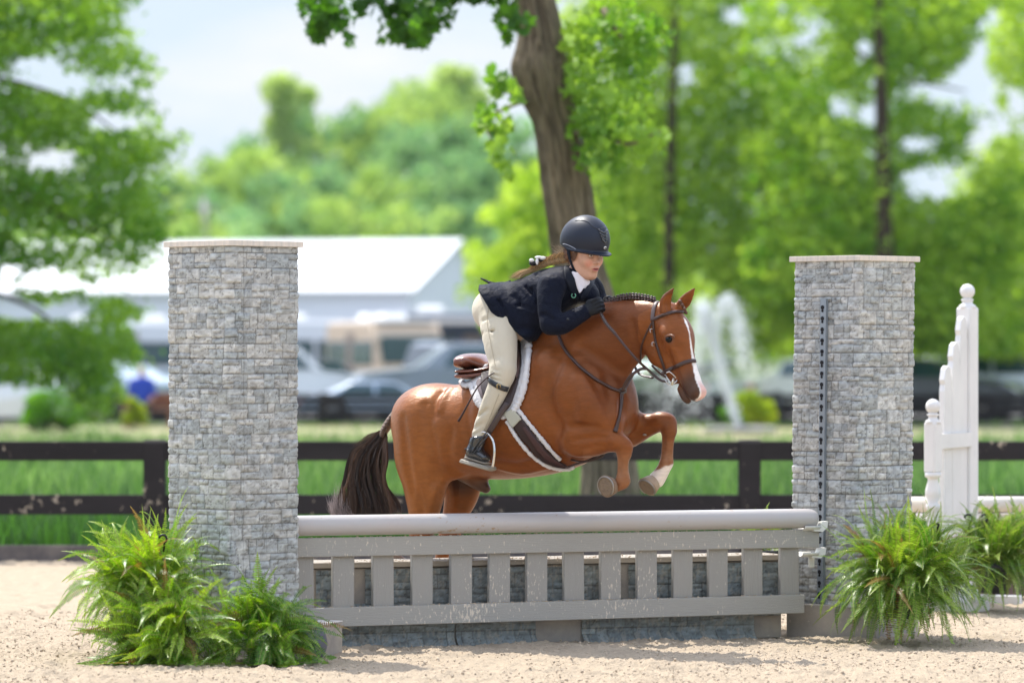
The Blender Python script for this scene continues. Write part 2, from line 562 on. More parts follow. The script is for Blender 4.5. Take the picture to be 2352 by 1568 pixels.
def patch(name, bvh, poly, off, thick, m, parent, step=3.0, sm=6, curve=True, puff=0.0):
    """a flexible sheet (pad, flap, girth) draped on a body"""
    if curve:
        poly = [tuple(q) for q in catmull([np.array(p, float) for p in poly + [poly[0]]], 5)[:-1]]
    us = [p[0] for p in poly]; vs = [p[1] for p in poly]
    U = np.arange(min(us) - step, max(us) + 2 * step, step); Vv = np.arange(min(vs) - step, max(vs) + 2 * step, step)
    uu, vv = np.meshgrid(U, Vv, indexing='ij')
    ins = inpoly(uu, vv, poly)
    pos = np.full(uu.shape + (3,), np.nan)
    for i, j in np.argwhere(ins):
        p, nn = hit(bvh, uu[i, j], vv[i, j])
        if p is not None and nn.y < -.08: pos[i, j] = p + nn * off
    ok = ~np.isnan(pos[..., 0])
    for _ in range(sm):       # smooth depth only
        y = pos[..., 1].copy(); a = np.zeros_like(y); c = np.zeros_like(y)
        for dx, dy in ((1, 0), (-1, 0), (0, 1), (0, -1)):
            r = np.roll(y, (dx, dy), (0, 1)); g = ~np.isnan(r)
            a += np.where(g, r, 0); c += g
        nw = np.where(ok & (c > 0), a / np.maximum(c, 1), y)
        pos[..., 1] = np.where(ok, .5 * y + .5 * nw, y)
    idx = np.full(uu.shape, -1); idx[ok] = np.arange(ok.sum())
    V = pos[ok]
    A, B, C_, D_ = idx[:-1, :-1], idx[1:, :-1], idx[1:, 1:], idx[:-1, 1:]
    g = (A >= 0) & (B >= 0) & (C_ >= 0) & (D_ >= 0)
    Fc = np.stack([A[g], D_[g], C_[g], B[g]], 1)
    # smooth outline
    from collections import Counter
    ed = Counter()
    for f in Fc:
        for k in range(4): ed[tuple(sorted((f[k], f[(k + 1) % 4])))] += 1
    nb = {}
    for (a, b), c in ed.items():
        if c == 1: nb.setdefault(a, []).append(b); nb.setdefault(b, []).append(a)
    for _ in range(4):
        W = V.copy()
        for a, l in nb.items(): W[a] = V[a] * .5 + .5 * np.mean(V[l], 0)
        V = W
    o = mesh_arrays(name, V, Fc, m, parent)
    s = o.modifiers.new('thick', 'SOLIDIFY'); s.thickness = thick; s.offset = 1
    return o
# ---------------------------------------------------------------- ground
def grid_mesh(name, X, Y, Z, m, cols=None, kind='structure'):
    nx, ny = X.shape
    idx = np.arange(nx * ny).reshape(nx, ny)
    Fq = np.stack([idx[:-1, :-1].ravel(), idx[1:, :-1].ravel(), idx[1:, 1:].ravel(), idx[:-1, 1:].ravel()], 1)
    V = np.stack([X.ravel(), Y.ravel(), Z.ravel()], 1)
    return tag(mesh_arrays(name, V, Fq, m, cols=cols), kind=kind)

m_sand = mat('arena_sand', (.455, .372, .275), .95, spec=.1, var=.16, vscale=9, detail=8, bump=.012, bscale=70, col2=(.405, .325, .235))
def sand_z(x, y):
    z = .022 * (fbm(x * 1.6, y * 1.6, oct=3, seed=5) - .5) + .030 * (fbm(x * 7, y * 7, oct=4, seed=6, gain=.62) - .5)
    cl = fbm(x * 26, y * 26, oct=3, seed=7, gain=.6)
    z = z + .040 * np.clip(cl - .48, 0, 1) + .014 * (fbm(x * 60, y * 60, oct=2, seed=8) - .5)
    near = (x > -4) & (x < 4) & (y < 34)
    if near.all():
        for i in range(len(HP)):
            hx, hy, hr, ha_ = HP[i]
            if hy < y.min() - .3 or hy > y.max() + .3: continue
            dx = x - hx; dy = y - hy
            r2 = ((dx * math.cos(ha_) + dy * math.sin(ha_)) / hr) ** 2 + ((-dx * math.sin(ha_) + dy * math.cos(ha_)) / (hr * 1.3)) ** 2
            z = z - .030 * np.exp(-r2 * 1.6) + .014 * np.exp(-(np.sqrt(r2) - 1.5) ** 2 * 5)
    return z
HP = [(random.Random(i).uniform(-3.3, 3.3), 20.9 + 7 * random.Random(i + 500).random(), .055 + .03 * random.Random(i + 900).random(), random.Random(i + 50).uniform(0, 3.1)) for i in range(110)]
xs = np.arange(-3.9, 3.9, .011); ys = np.arange(20.2, 25.8, .016)
X, Y = np.meshgrid(xs, ys, indexing='ij')
Z = sand_z(X, Y)
# sand heaped against the foot of the jump
grid_mesh('sand_ground', X, Y, Z, m_sand)
xs = np.arange(-3.9, 3.95, .03); ys = np.concatenate([np.arange(25.79, 33.7, .03)])
X, Y = np.meshgrid(xs, ys, indexing='ij')
grid_mesh('sand_ground', X, Y, sand_z(X, Y), m_sand)
for (x0, x1, y0, y1) in ((-60, -3.88, -20, 33.7), (3.88, 60, -20, 33.7), (-3.9, 3.9, -20, 20.21)):
    X, Y = np.meshgrid(np.linspace(x0, x1, 160), np.linspace(y0, y1, 160), indexing='ij')
    grid_mesh('sand_ground', X, Y, .022 * (fbm(X * 1.6, Y * 1.6, oct=3, seed=5) - .5), m_sand)
# loose clods
rng = np.random.RandomState(3)
ico = np.array([(0, 0, 1), (.9, 0, .4), (.28, .85, .4), (-.72, .53, .4), (-.72, -.53, .4), (.28, -.85, .4), (.72, .53, -.3), (-.28, .85, -.3), (-.9, 0, -.3), (-.28, -.85, -.3), (.72, -.53, -.3), (0, 0, -.7)])
icf = np.array([(0, 1, 2), (0, 2, 3), (0, 3, 4), (0, 4, 5), (0, 5, 1), (1, 6, 2), (2, 7, 3), (3, 8, 4), (4, 9, 5), (5, 10, 1), (2, 6, 7), (3, 7, 8), (4, 8, 9), (5, 9, 10), (1, 10, 6), (6, 11, 7), (7, 11, 8), (8, 11, 9), (9, 11, 10), (10, 11, 6)])
def scatter_lumps(name, c, r, m, jit=.35, kind='stuff'):
    n = len(c)
    V = ico[None] * (1 + jit * (rng.rand(n, 12, 1) - .5) * 2) * (r[:, None, None] * (1 + .5 * (rng.rand(n, 1, 3) - .5)))
    V = V + c[:, None]
    Fq = (icf[None] + (np.arange(n) * 12)[:, None, None]).reshape(-1, 3)
    o = mesh_arrays(name, V.reshape(-1, 3), Fq, m, smooth=True)
    return tag(o, kind=kind)
n = 26000
c = np.stack([rng.uniform(-3.2, 3.2, n), 20.8 + 6.2 * rng.rand(n) ** 1.2, np.zeros(n)], 1)
keep = fbm(c[:, 0] * 2, c[:, 1] * 2, oct=3, seed=12) + .35 * rng.rand(n) > .55
c = c[keep]; c[:, 2] = sand_z(c[:, 0], c[:, 1]) + .002
scatter_lumps('sand_clods', c, .0025 + .0075 * rng.rand(len(c)) ** 4.5, mat('sand_clod', (.46, .375, .28), .95, spec=.1, var=.2, vscale=12))

m_grass_g = mat('grass_ground', (.07, .115, .03), .95, spec=.05, var=.35, vscale=.6, detail=6, col2=(.11, .14, .05))
X, Y = np.meshgrid(np.linspace(-1500, 1500, 60), np.linspace(-200, 3000, 60), indexing='ij')
grid_mesh('grass_ground', X, Y, X * 0 - .06, m_grass_g)
X, Y = np.meshgrid(np.linspace(-22, 22, 60), np.linspace(33.7, 77, 60), indexing='ij')
grid_mesh('meadow', X, Y, X * 0 - .03, m_grass_g)
X, Y = np.meshgrid(np.linspace(-60, 60, 60), np.linspace(76, 97, 20), indexing='ij')
grid_mesh('dirt_track', X, Y, X * 0 + .02 * (fbm(X, Y, oct=3) - .5), mat('dirt', (.40, .32, .23), .95, spec=.1, var=.2, vscale=.35, col2=(.20, .25, .10)))
X, Y = np.meshgrid(np.linspace(-90, 90, 40), np.linspace(100, 238, 40), indexing='ij')
grid_mesh('gravel_yard', X, Y, X * 0 - .01, mat('gravel', (.22, .215, .21), .95, spec=.1, var=.2, vscale=3))

# long grass beyond the fence
m_blade = mat('grass_blade', attr='Col', rough=.55, spec=.3, trans=.45)
def blades(name, n, xr, yr, hmin, hmax, w, seed, cols, dens=None, label=None):
    rg = np.random.RandomState(seed)
    y = yr[0] + (yr[1] - yr[0]) * rg.rand(n) ** 1.35
    x = xr[0] + (xr[1] - xr[0]) * rg.rand(n)
    x = x * (y / yr[0])
    cl = fbm(x * .9, y * .5, oct=3, seed=seed)
    h = (hmin + (hmax - hmin) * rg.rand(n)) * (.5 + 1.1 * cl)
    a = rg.rand(n) * 6.28; ln = (.1 + .5 * rg.rand(n)) * h
    base = np.stack([x, y, x * 0 - .04], 1)
    dx = np.stack([np.cos(a), np.sin(a), a * 0], 1)
    sdv = np.stack([-np.sin(a), np.cos(a), a * 0], 1) * w * (y / yr[0])[:, None] ** .5
    mid = base + dx * (ln * .35)[:, None] + np.stack([x * 0, x * 0, h * .62], 1)
    tip = base + dx * ln[:, None] + np.stack([x * 0, x * 0, h], 1)
    V = np.stack([base - sdv, base + sdv, mid + sdv * .8, mid - sdv * .8, tip + sdv * .12, tip - sdv * .12], 1).reshape(-1, 3)
    b = (np.arange(n) * 6)[:, None]
    Fq = np.concatenate([b + np.array([[0, 1, 2, 3]]), b + np.array([[3, 2, 4, 5]])])
    k = rg.rand(n)[:, None]; k2 = cl[:, None]
    cc = np.array(cols[0]) * (1 - k) + np.array(cols[1]) * k
    cc = cc * (.45 + .8 * k2)
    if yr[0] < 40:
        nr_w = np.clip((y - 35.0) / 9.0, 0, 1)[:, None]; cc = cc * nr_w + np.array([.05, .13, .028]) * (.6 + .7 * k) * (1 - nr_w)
    C_ = np.repeat(cc, 6, 0)
    return tag(mesh_arrays(name, V, Fq, m_blade, cols=C_), kind='stuff')
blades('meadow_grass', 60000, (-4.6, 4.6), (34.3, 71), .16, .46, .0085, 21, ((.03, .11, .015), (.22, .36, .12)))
blades('grass_tufts', 1500, (-14, 14), (71, 76), .10, .40, .012, 22, ((.16, .26, .08), (.42, .42, .22)))
blades('verge_grass', 2500, (-14, 14), (96, 99), .05, .20, .014, 23, ((.10, .26, .04), (.22, .36, .08)))

# ---------------------------------------------------------------- trees
def leaf_cards(pts, size, rg, flat=.0, aspect=.62, hexa=False):
    """small leaf shaped faces at the points"""
    n = len(pts)
    nrm = rg.randn(n, 3); nrm[:, 2] = nrm[:, 2] * (1 - flat) + flat * 2.2
    nrm /= np.linalg.norm(nrm, axis=1)[:, None]
    a = rg.randn(n, 3); a -= nrm * np.sum(a * nrm, 1)[:, None]; a /= np.linalg.norm(a, axis=1)[:, None]
    b = np.cross(nrm, a)
    s = size * (.6 + .8 * rg.rand(n))[:, None]
    if hexa:
        ring = [(1.1, 0), (.42, .26), (.5, .74), (.02, .48), (-.42, .82), (-.5, .34), (-.62, 0), (-.5, -.34), (-.42, -.82), (.02, -.48), (.5, -.74), (.42, -.26)]
        V = np.stack([pts] + [pts + a * s * q[0] * .5 + b * s * q[1] * .5 + nrm * s * (.16 * abs(q[1])) for q in ring], 1).reshape(-1, 3)
        i = (np.arange(n) * 13)[:, None]
        Fq = np.concatenate([i + np.array([[0, k + 1, (k + 1) % 12 + 1]]) for k in range(12)])
        return V, Fq, 13
    V = np.stack([pts + a * s * .55, pts + b * s * aspect * .5, pts - a * s * .5, pts - b * s * aspect * .5], 1).reshape(-1, 3)
    Fq = (np.arange(n) * 4)[:, None] + np.array([[0, 1, 2, 3]])
    return V, Fq, 4

def crown_mesh(name, clusters, n, size, cols, seed, flat=0., hexa=False, m=None, parent=None, local=True, spread=1.0):
    """clusters: (centre, (rx,ry,rz)) leaf masses"""
    rg = np.random.RandomState(seed)
    c = np.array([q[0] for q in clusters], float); r = np.array([q[1] for q in clusters], float)
    w = (r.prod(1)) ** .66; w /= w.sum()
    k = rg.choice(len(clusters), n, p=w)
    d = rg.randn(n, 3); d /= np.linalg.norm(d, axis=1)[:, None]
    rad = rg.rand(n) ** .5
    pts = c[k] + d * r[k] * rad[:, None] * spread
    g = vnoise(pts[:, 0] * 1.3 / max(size * 6, .3), pts[:, 1] * 1.3 / max(size * 6, .3), pts[:, 2] * 1.3 / max(size * 6, .3), seed)
    pts = pts[g > .30]; k = k[g > .30]
    V, Fq, q = leaf_cards(pts, size, rg, flat, hexa=hexa)
    kk = (rg.rand(len(c))[k] * .65 + rg.rand(len(pts)) * .35)[:, None]
    cc = np.array(cols[0]) * (1 - kk) + np.array(cols[1]) * kk
    return mesh_arrays(name, V, Fq, m or m_leaf, parent, smooth=False, cols=np.repeat(cc, q, 0), local=local)
m_leaf = mat('leaf', attr='Col', rough=.5, spec=.3, trans=.5)
m_bark = mat('bark', (.115, .085, .062), .9, spec=.2, var=.35, vscale=6, vstretch=(1, 1, .25), bump=.03, bscale=9, bstretch=(1, 1, .3), col2=(.07, .05, .038))
m_bark_d = mat('bark_dark', (.05, .037, .028), .9, spec=.2, var=.3, vscale=5, vstretch=(1, 1, .25))

# the large leaning tree just beyond the fence
DT = 37.5
big = empty('tree', P(1415, 815 + CH * F / DT, DT), 'large leaning grey-barked tree rising directly behind the rider', 'tree')
tp = [(1404, 1245, 76), (1400, 1160, 69), (1398, 1080, 65), (1385, 940, 62), (1372, 820, 60), (1356, 700, 60), (1328, 600, 57), (1311, 508, 55), (1296, 400, 54), (1281, 300, 52), (1268, 260, 54), (1255, 218, 62), (1245, 160, 69), (1243, 120, 60), (1240, 73, 49), (1228, 0, 45), (1215, -90, 42), (1195, -200, 40)]
tpv = catmull([np.array(list(P(u, v, DT)) + [r / F * DT]) for u, v, r in tp], 8)
nseg = 96; V = []; TC = []
for i, q in enumerate(tpv):
    a = np.linspace(0, 2 * np.pi, nseg, endpoint=False)
    z = q[2]; R = q[3]
    rid = fbm(np.cos(a) * 5 + 9, np.sin(a) * 5, z * 1.1 + 0 * a, 4, 31) - .5
    rid2 = np.abs(fbm(np.cos(a) * 9 + 3, np.sin(a) * 9, z * 1.8 + 0 * a, 4, 35) - .5)
    rr2 = R * (1 + .06 * rid) + .07 * rid - .30 * np.clip(.07 - rid2, 0, 1)
    fur = np.clip((.085 - rid2) / .085, 0, 1); big_ = fbm(np.cos(a) * 2.2 + 3, np.sin(a) * 2.2, z * .5 + 0 * a, 3, 44)
    tcol = np.array([[.225, .178, .12]]) * (.55 + .9 * big_)[:, None] * (1 - .62 * fur)[:, None]
    TC.append(tcol)
    for k in range(nseg): V.append((q[0] + math.cos(a[k]) * rr2[k], q[1] + math.sin(a[k]) * rr2[k], z))
V = np.array(V); m_ = len(tpv)
ii, kk = np.meshgrid(np.arange(m_ - 1), np.arange(nseg), indexing='ij')
Fq = np.stack([(ii * nseg + kk).ravel(), (ii * nseg + (kk + 1) % nseg).ravel(), ((ii + 1) * nseg + (kk + 1) % nseg).ravel(), ((ii + 1) * nseg + kk).ravel()], 1)
mat('bark_grey', (.26, .21, .15), .9, spec=.2, var=.3, vscale=6, bump=.03, bscale=12)
mesh_arrays('trunk', V, Fq[:, ::-1], mat('bark_furrowed', attr='Col', rough=.9, spec=.2, var=.35, vscale=14, vstretch=(1, 1, .2), bump=.05, bscale=22, bstretch=(1, 1, .25), detail=7), big, cols=np.concatenate(TC))
mb = MB()
def limb(mb, uvds, r0, r1):
    p = [Vector(q) for q in catmull([np.array(P(*a)) for a in uvds], 6)]
    mb.tube(p, [r0 + (r1 - r0) * i / (len(p) - 1) for i in range(len(p))], 8)
limb(mb, [(1205, -130, DT), (1050, -110, DT - 1), (900, -60, DT - 1.5), (740, -10, DT - 2)], .10, .015)
mb.build('branch', mat('bark_grey'), big, True); mb = MB()
limb(mb, [(1235, 20, DT), (1290, -60, DT), (1360, -20, DT), (1400, 50, DT - .3), (1430, 90, DT - .3)], .07, .012)
mb.build('branch', mat('bark_grey'), big, True); mb = MB()
limb(mb, [(1300, 300, DT), (1400, 320, DT - .5), (1450, 330, DT - .8), (1520, 300, DT - 1)], .03, .008)
mb.build('branch', mat('bark_grey'), big, True); mb = MB()
limb(mb, [(1210, 230, DT), (1160, 250, DT - .5), (1115, 280, DT - .8), (1150, 360, DT - .9)], .02, .005)
mb.build('branch', mat('bark_grey'), big, True); mb = MB()
limb(mb, [(1190, -60, DT), (1150, -20, DT - .6), (1150, 60, DT - .8)], .03, .006)
mb.build('branch', mat('bark_grey'), big, True)
def px_cl(lst, d):
    return [(P(u, v, d + dd), (ru_ / F * d, .35, rv / F * d)) for (u, v, ru_, rv, dd) in lst]
cl = px_cl([(745, 20, 48, 30, -2), (790, 55, 40, 34, -1.8), (730, 70, 22, 18, -2), (860, 10, 60, 22, -1.5), (905, 45, 36, 40, -1.6), (950, 70, 40, 28, -1.5), (970, 30, 60, 30, -1.2),
            (925, 85, 16, 12, -1.5), (1060, -4, 70, 10, -1), (800, -40, 120, 40, -1.5), (1000, -50, 140, 45, -1), (1160, 30, 26, 36, -.8), (1192, 60, 22, 20, -.8), (1165, 85, 10, 12, -.8), (1140, -30, 60, 30, -.8),
            (880, 92, 10, 8, -1.5), (800, 95, 14, 8, -1.8)], DT)
crown_mesh('crown', cl, 1750, .125, ((.03, .10, .014), (.12, .28, .035)), 41, hexa=True, spread=1.3, parent=big, local=False)
cl = px_cl([(1350, 110, 40, 60, -.3), (1400, 60, 46, 50, -.3), (1470, 90, 50, 40, 0), (1340, 200, 30, 40, -.3), (1420, 240, 50, 40, -.5), (1370, 300, 40, 40, -.5), (1380, 370, 36, 28, -.5), (1460, 320, 50, 34, -.8),
            (1140, 190, 26, 22, -.6), (1175, 220, 20, 24, -.6), (1115, 270, 20, 22, -.8), (1140, 290, 26, 14, -.8), (1150, 350, 20, 26, -.9), (1160, 395, 10, 12, -.9), (1190, 405, 12, 10, -.6), (1450, 180, 40, 40, 0)], DT)
crown_mesh('lower_leaves', cl, 1500, .115, ((.07, .20, .025), (.34, .52, .09)), 42, hexa=True, spread=1.7, parent=big, local=False)

def oak(name, blobs, holes, d, trunk, label, n, size, cols, seed, slope=0., depth=1.6, thr=.5, limbs=()):
    """tree whose leaves fill soft masses (u, v, a, b) broken up by layered noise; real distance, real size"""
    t0 = trunk[0]
    root = empty(name, P(t0[0], 815 + CH * F / d, d), label, 'tree')
    mb = MB()
    tv = [Vector(q[:3]) for q in catmull([np.array(P(u, v, d - .028 * d)) for u, v, r in trunk], 4)]
    tr = [float(q[0]) for q in catmull([np.array([r / F * d]) for u, v, r in trunk], 4)]
    mb.tube(tv, tr, 12); mb.build('trunk', m_bark_d, root, True)
    for li in limbs:
        lb = MB(); pts = [Vector(q) for q in catmull([np.array(P(u, v, d + dd)) for u, v, dd in li], 4)]
        lb.tube(pts, [(.045 - .035 * i / (len(pts) - 1)) * d / 62 for i in range(len(pts))], 6); lb.build('branch', m_bark_d, root, True)
    rg = np.random.RandomState(seed)
    B = np.array(blobs, float)
    lo = (B[:, :2] - B[:, 2:4]).min(0); hi = (B[:, :2] + B[:, 2:4]).max(0)
    lo = np.maximum(lo - 30, (-560, -170)); hi = np.minimum(hi + 30, (2700, 1100))
    got = []; tot = 0
    while tot < n:
        m_ = 60000
        u = rg.uniform(lo[0], hi[0], m_); v = rg.uniform(lo[1], hi[1], m_); dd = d + rg.randn(m_) * depth * .6
        bias = np.full(m_, -1.)
        for q in B: bias = np.maximum(bias, np.minimum(1.4 * (1 - np.sqrt(((u - q[0]) / q[2]) ** 2 + ((v - q[1]) / q[3]) ** 2)), .75))
        if d > 90: bias = bias - np.clip((v - 808) / 30, 0, 3)
        x = (u - 1176) * d / F; z = CH - (v - 815) * d / F
        for q in holes: bias = bias - 1.3 * np.exp(-((u - q[0]) / q[2]) ** 2 - ((v - q[1]) / q[3]) ** 2)
        xr = x * math.cos(slope) + z * math.sin(slope); zr = -x * math.sin(slope) + z * math.cos(slope)
        ns = 62.0 / d; xr = xr * ns; zr = zr * ns; dn = dd * ns
        f1 = fbm(xr * .75 + 7, dn * .45, zr * 1.9, 4, seed, .6)
        f2 = fbm(xr * 3.2 + 3, dn * 2.2, zr * 4.5, 2, seed + 9)
        val = f1 * .68 + f2 * .32 + .21 * bias
        keep = (val > thr - .045 + .13 * rg.rand(m_) ** .8) & (bias > -.55)
        got.append(np.stack([x[keep] * dd[keep] / d, dd[keep], CH + (z[keep] - CH) * dd[keep] / d, f1[keep]], 1)); tot += keep.sum()
        if len(got) > 40: break
    q = np.concatenate(got)[:n]
    V, Fq, c_ = leaf_cards(q[:, :3], size, rg, .35)
    w = np.clip((fbm(q[:, 0] * 1.3, q[:, 1], q[:, 2] * 1.8, 2, seed + 4) - .3) * 2.2, 0, 1)
    kk = (.75 * w + .25 * rg.rand(len(q)))[:, None]
    cc = np.array(cols[0]) * (1 - kk) + np.array(cols[1]) * kk
    mesh_arrays('crown', V, Fq, m_leaf, root, smooth=False, cols=np.repeat(cc, c_, 0))
    return root

oak('tree', [(40, 60, 230, 110), (180, 30, 90, 70), (200, 150, 150, 60), (100, 270, 220, 90), (250, 230, 90, 40), (330, 190, 40, 22), (200, 340, 210, 70), (360, 330, 60, 18), (120, 460, 250, 110), (300, 440, 80, 80), (330, 520, 60, 50),
             (100, 600, 190, 60), (250, 590, 100, 50), (110, 680, 90, 34), (250, 715, 90, 40), (60, 780, 170, 60), (200, 800, 130, 60), (280, 790, 50, 50), (210, 900, 60, 80), (60, 840, 110, 40),
     (-300, 150, 240, 150), (-320, 420, 240, 180), (-280, 680, 230, 130), (-150, -80, 420, 110), (-120, 560, 160, 120)],
    [(150, 190, 60, 22), (95, 150, 50, 18), (260, 280, 60, 16), (130, 365, 60, 30), (110, 640, 60, 30), (170, 715, 60, 26), (40, 710, 50, 40), (20, 620, 30, 26)],
    62, [(-150, 1072, 34), (-150, 700, 30), (-150, 300, 24), (-150, -60, 16)], 'broad green tree with layered drooping branches at the left edge', 60000, .10, ((.07, .20, .025), (.36, .54, .09)), 51, slope=-.38, thr=.52,
    limbs=[[(-120, 420, 0), (20, 440, -.5), (150, 500, -1), (280, 560, -1)], [(-120, 160, 0), (40, 190, .5), (180, 240, 0), (300, 330, 0)], [(-120, 640, 0), (60, 700, 0), (180, 790, 0)]])
oak('tree', [(1600, 330, 300, 480), (1720, 500, 220, 360), (1450, 560, 160, 280), (1520, 60, 180, 150), (1440, 300, 110, 140)],
    [(1462, 150, 34, 44), (1690, 40, 50, 36), (1820, 60, 60, 60), (1575, 170, 26, 40), (1900, 330, 26, 40), (1380, 110, 20, 30)],
    104, [(1537, 968, 15), (1535, 800, 14), (1540, 400, 11), (1548, 100, 8), (1552, -80, 5)], 'thin-trunked bright green tree between the rider and the right pillar', 50000, .16, ((.13, .27, .03), (.50, .66, .12)), 52, slope=.1, thr=.465, depth=2.6,
    limbs=[[(1540, 420, 0), (1620, 360, .3), (1720, 330, .5)], [(1543, 300, 0), (1480, 240, .3), (1420, 210, .5)], [(1538, 620, 0), (1640, 560, -.3), (1730, 560, -.5)]])
oak('tree', [(2060, 320, 300, 520), (1930, 560, 200, 320), (2200, 500, 180, 300), (2050, 60, 300, 160)],
    [(2150, 215, 90, 50), (2100, 330, 60, 40), (2010, 262, 36, 50), (1985, 110, 30, 40), (1880, 90, 60, 60), (2240, 170, 60, 60), (2190, 420, 60, 50), (2300, 120, 50, 120), (1930, 250, 26, 30), (2260, 330, 40, 40), (2110, 420, 26, 30)],
    100, [(2042, 974, 24), (2036, 800, 22), (2030, 450, 18), (2022, 150, 13), (2015, -90, 7)], 'dark-trunked green tree standing behind the right stone pillar', 46000, .16, ((.08, .22, .022), (.40, .57, .09)), 53, slope=-.12, thr=.50, depth=2.6,
    limbs=[[(2025, 160, 0), (1960, 110, .3), (1900, 40, .5)], [(2025, 200, 0), (2110, 190, .3), (2220, 210, .5)], [(2030, 420, 0), (2120, 370, -.3), (2260, 350, -.5)], [(2032, 520, 0), (1960, 430, .3), (1900, 400, .3)]])
oak('tree', [(2330, 520, 130, 160), (2270, 660, 150, 160), (2340, 380, 80, 60), (2350, 120, 60, 130), (2200, 760, 120, 80), (2320, 790, 120, 60)], [(2345, 230, 30, 30)], 108, [(2430, 962, 20), (2430, 600, 16), (2420, 100, 8)], 'yellow-green leafy tree at the right edge of the picture', 15000, .17, ((.16, .30, .03), (.50, .64, .13)), 54, thr=.44)
oak('tree', [(1215, 600, 110, 120), (1255, 470, 90, 80), (1420, 600, 140, 160), (1170, 680, 90, 50), (1480, 720, 170, 90), (1650, 740, 170, 80), (1770, 760, 110, 60), (1200, 720, 80, 50)], [(1130, 540, 30, 24)],
    112, [(1395, 957, 16), (1385, 700, 12), (1370, 420, 8)], 'bright lime-green tree whose crown fills in behind the leaning trunk', 20000, .18, ((.18, .33, .03), (.52, .66, .13)), 55, thr=.48)

# far wood behind the barn: three kinds, copied
def far_tree(seed, h, wr, cols, cone=False):
    rg = random.Random(seed)
    root = empty('tree', (0, 0, 0))
    mb = MB(); mb.tube([Vector((0, 0, -.3)), Vector((.1, 0, h * .35)), Vector((0, .1, h * .8))], [.34, .24, .08], 8)
    mb.build('trunk', m_bark_d, root, True, local=True)
    cls = []
    for i in range(46):
        t = rg.random(); z = h * (.16 + .80 * t)
        rr3 = wr * (math.sin(math.pi * min(1, .12 + .88 * (1 - t) ** (.8 if not cone else .6))) ** .6 if not cone else (1.05 - t))
        a = rg.uniform(0, 6.28); q = rg.random() ** .5 * rr3
        s = rg.uniform(.8, 1.9) * wr / 4.5
        cls.append(((math.cos(a) * q, math.sin(a) * q, z), (s, s, s * .8)))
    crown_mesh('crown', cls, 4600, .52, cols, seed, .1, parent=root, local=True)
    return root
kinds = [far_tree(61, 18, 5.2, ((.20, .34, .08), (.44, .56, .15))), far_tree(62, 17, 4.6, ((.12, .26, .11), (.30, .46, .18))), far_tree(63, 21, 3.6, ((.26, .38, .12), (.50, .62, .20)), True)]
kdesc = ['light green rounded far tree', 'darker green far tree', 'tall narrow pale far tree']
regions = [(170, 'left of the left pillar'), (386, 'beside the left pillar'), (690, 'above the left pillar'), (900, 'just right of the left pillar'), (1190, 'left of the leaning trunk'), (1480, 'behind the rider helmet'), (1820, 'between helmet and right pillar'), (2110, 'behind the right pillar'), (9999, 'behind the white standard')]
ordn = ['first', 'second', 'third', 'fourth', 'fifth', 'sixth', 'seventh', 'eighth', 'ninth', 'tenth', 'eleventh', 'twelfth']
def copy_tree(o, parent=None):
    c = o.copy(); COL.objects.link(c); c.parent = parent
    for ch in [x for x in SRC[o.name]]: copy_tree(ch, c)
    return c
SRC = {}
for o in list(bpy.data.objects): SRC[o.name] = list(o.children)
rg = random.Random(5)
spots = []
def far(u, vtop, kind, d=300):
    spots.append((u, vtop, kind, d))
for a in ((395, 470, 0, 300), (440, 400, 1, 300), (478, 390, 1, 310), (510, 345, 0, 290), (560, 330, 0, 300), (600, 300, 1, 320), (655, 165, 2, 330), (690, 180, 2, 335), (715, 250, 1, 330), (620, 330, 0, 280), (770, 260, 0, 330), (820, 225, 0, 320), (870, 225, 0, 340), (905, 270, 1, 300), (850, 360, 0, 270),
          (950, 190, 0, 330), (1000, 175, 0, 340), (1050, 145, 2, 340), (1085, 175, 2, 335), (1010, 300, 1, 290), (1090, 270, 1, 300), (1130, 330, 1, 290), (1060, 360, 1, 280), (960, 330, 0, 290), (700, 380, 1, 275), (760, 370, 1, 280), (540, 420, 1, 270), (460, 480, 0, 260), (350, 500, 0, 260), (800, 450, 0, 262), (1180, 370, 0, 300), (1240, 400, 0, 300),
          (300, 450, 0, 320), (230, 520, 1, 310), (150, 500, 0, 310), (60, 520, 0, 320), (-20, 500, 1, 320), (1330, 520, 0, 290), (1430, 500, 1, 300), (1530, 520, 0, 290), (1640, 500, 1, 300), (1750, 520, 0, 290), (1860, 500, 1, 300), (1960, 520, 0, 300), (2060, 540, 1, 300), (2150, 500, 0, 300), (2250, 480, 1, 300), (2350, 500, 0, 300), (650, 470, 1, 262), (900, 460, 0, 262), (990, 470, 1, 262), (1120, 460, 1, 264),
          (1480, 640, 1, 250), (1590, 640, 0, 250), (1700, 650, 1, 250), (1810, 640, 0, 250), (2110, 640, 0, 250), (2220, 650, 1, 250), (2330, 640, 0, 250)):
    far(*a)
first = [True] * 3; cnt_ = {}
for (u, vt, kd, d) in sorted(spots):
    o = kinds[kd] if first[kd] else copy_tree(kinds[kd]); first[kd] = False
    p = P(u, 815, d); hh = (CH + (815 - vt) / F * d)
    sc = hh / (18, 17, 21)[kd]
    o.location = (p.x, d + rg.uniform(-6, 6), 0); o.scale = (max(sc, .75) * rg.uniform(.9, 1.15), max(sc, .75), sc); o.rotation_euler = (0, 0, rg.uniform(0, 6.28))
    reg = [r for lim, r in regions if u < lim][0]; key = (kd, reg); k_ = cnt_.get(key, 0); cnt_[key] = k_ + 1
    tag(o, '%s, %s of those %s' % (kdesc[kd], ordn[k_], reg), 'tree', 'trees in the far wood behind the barn')

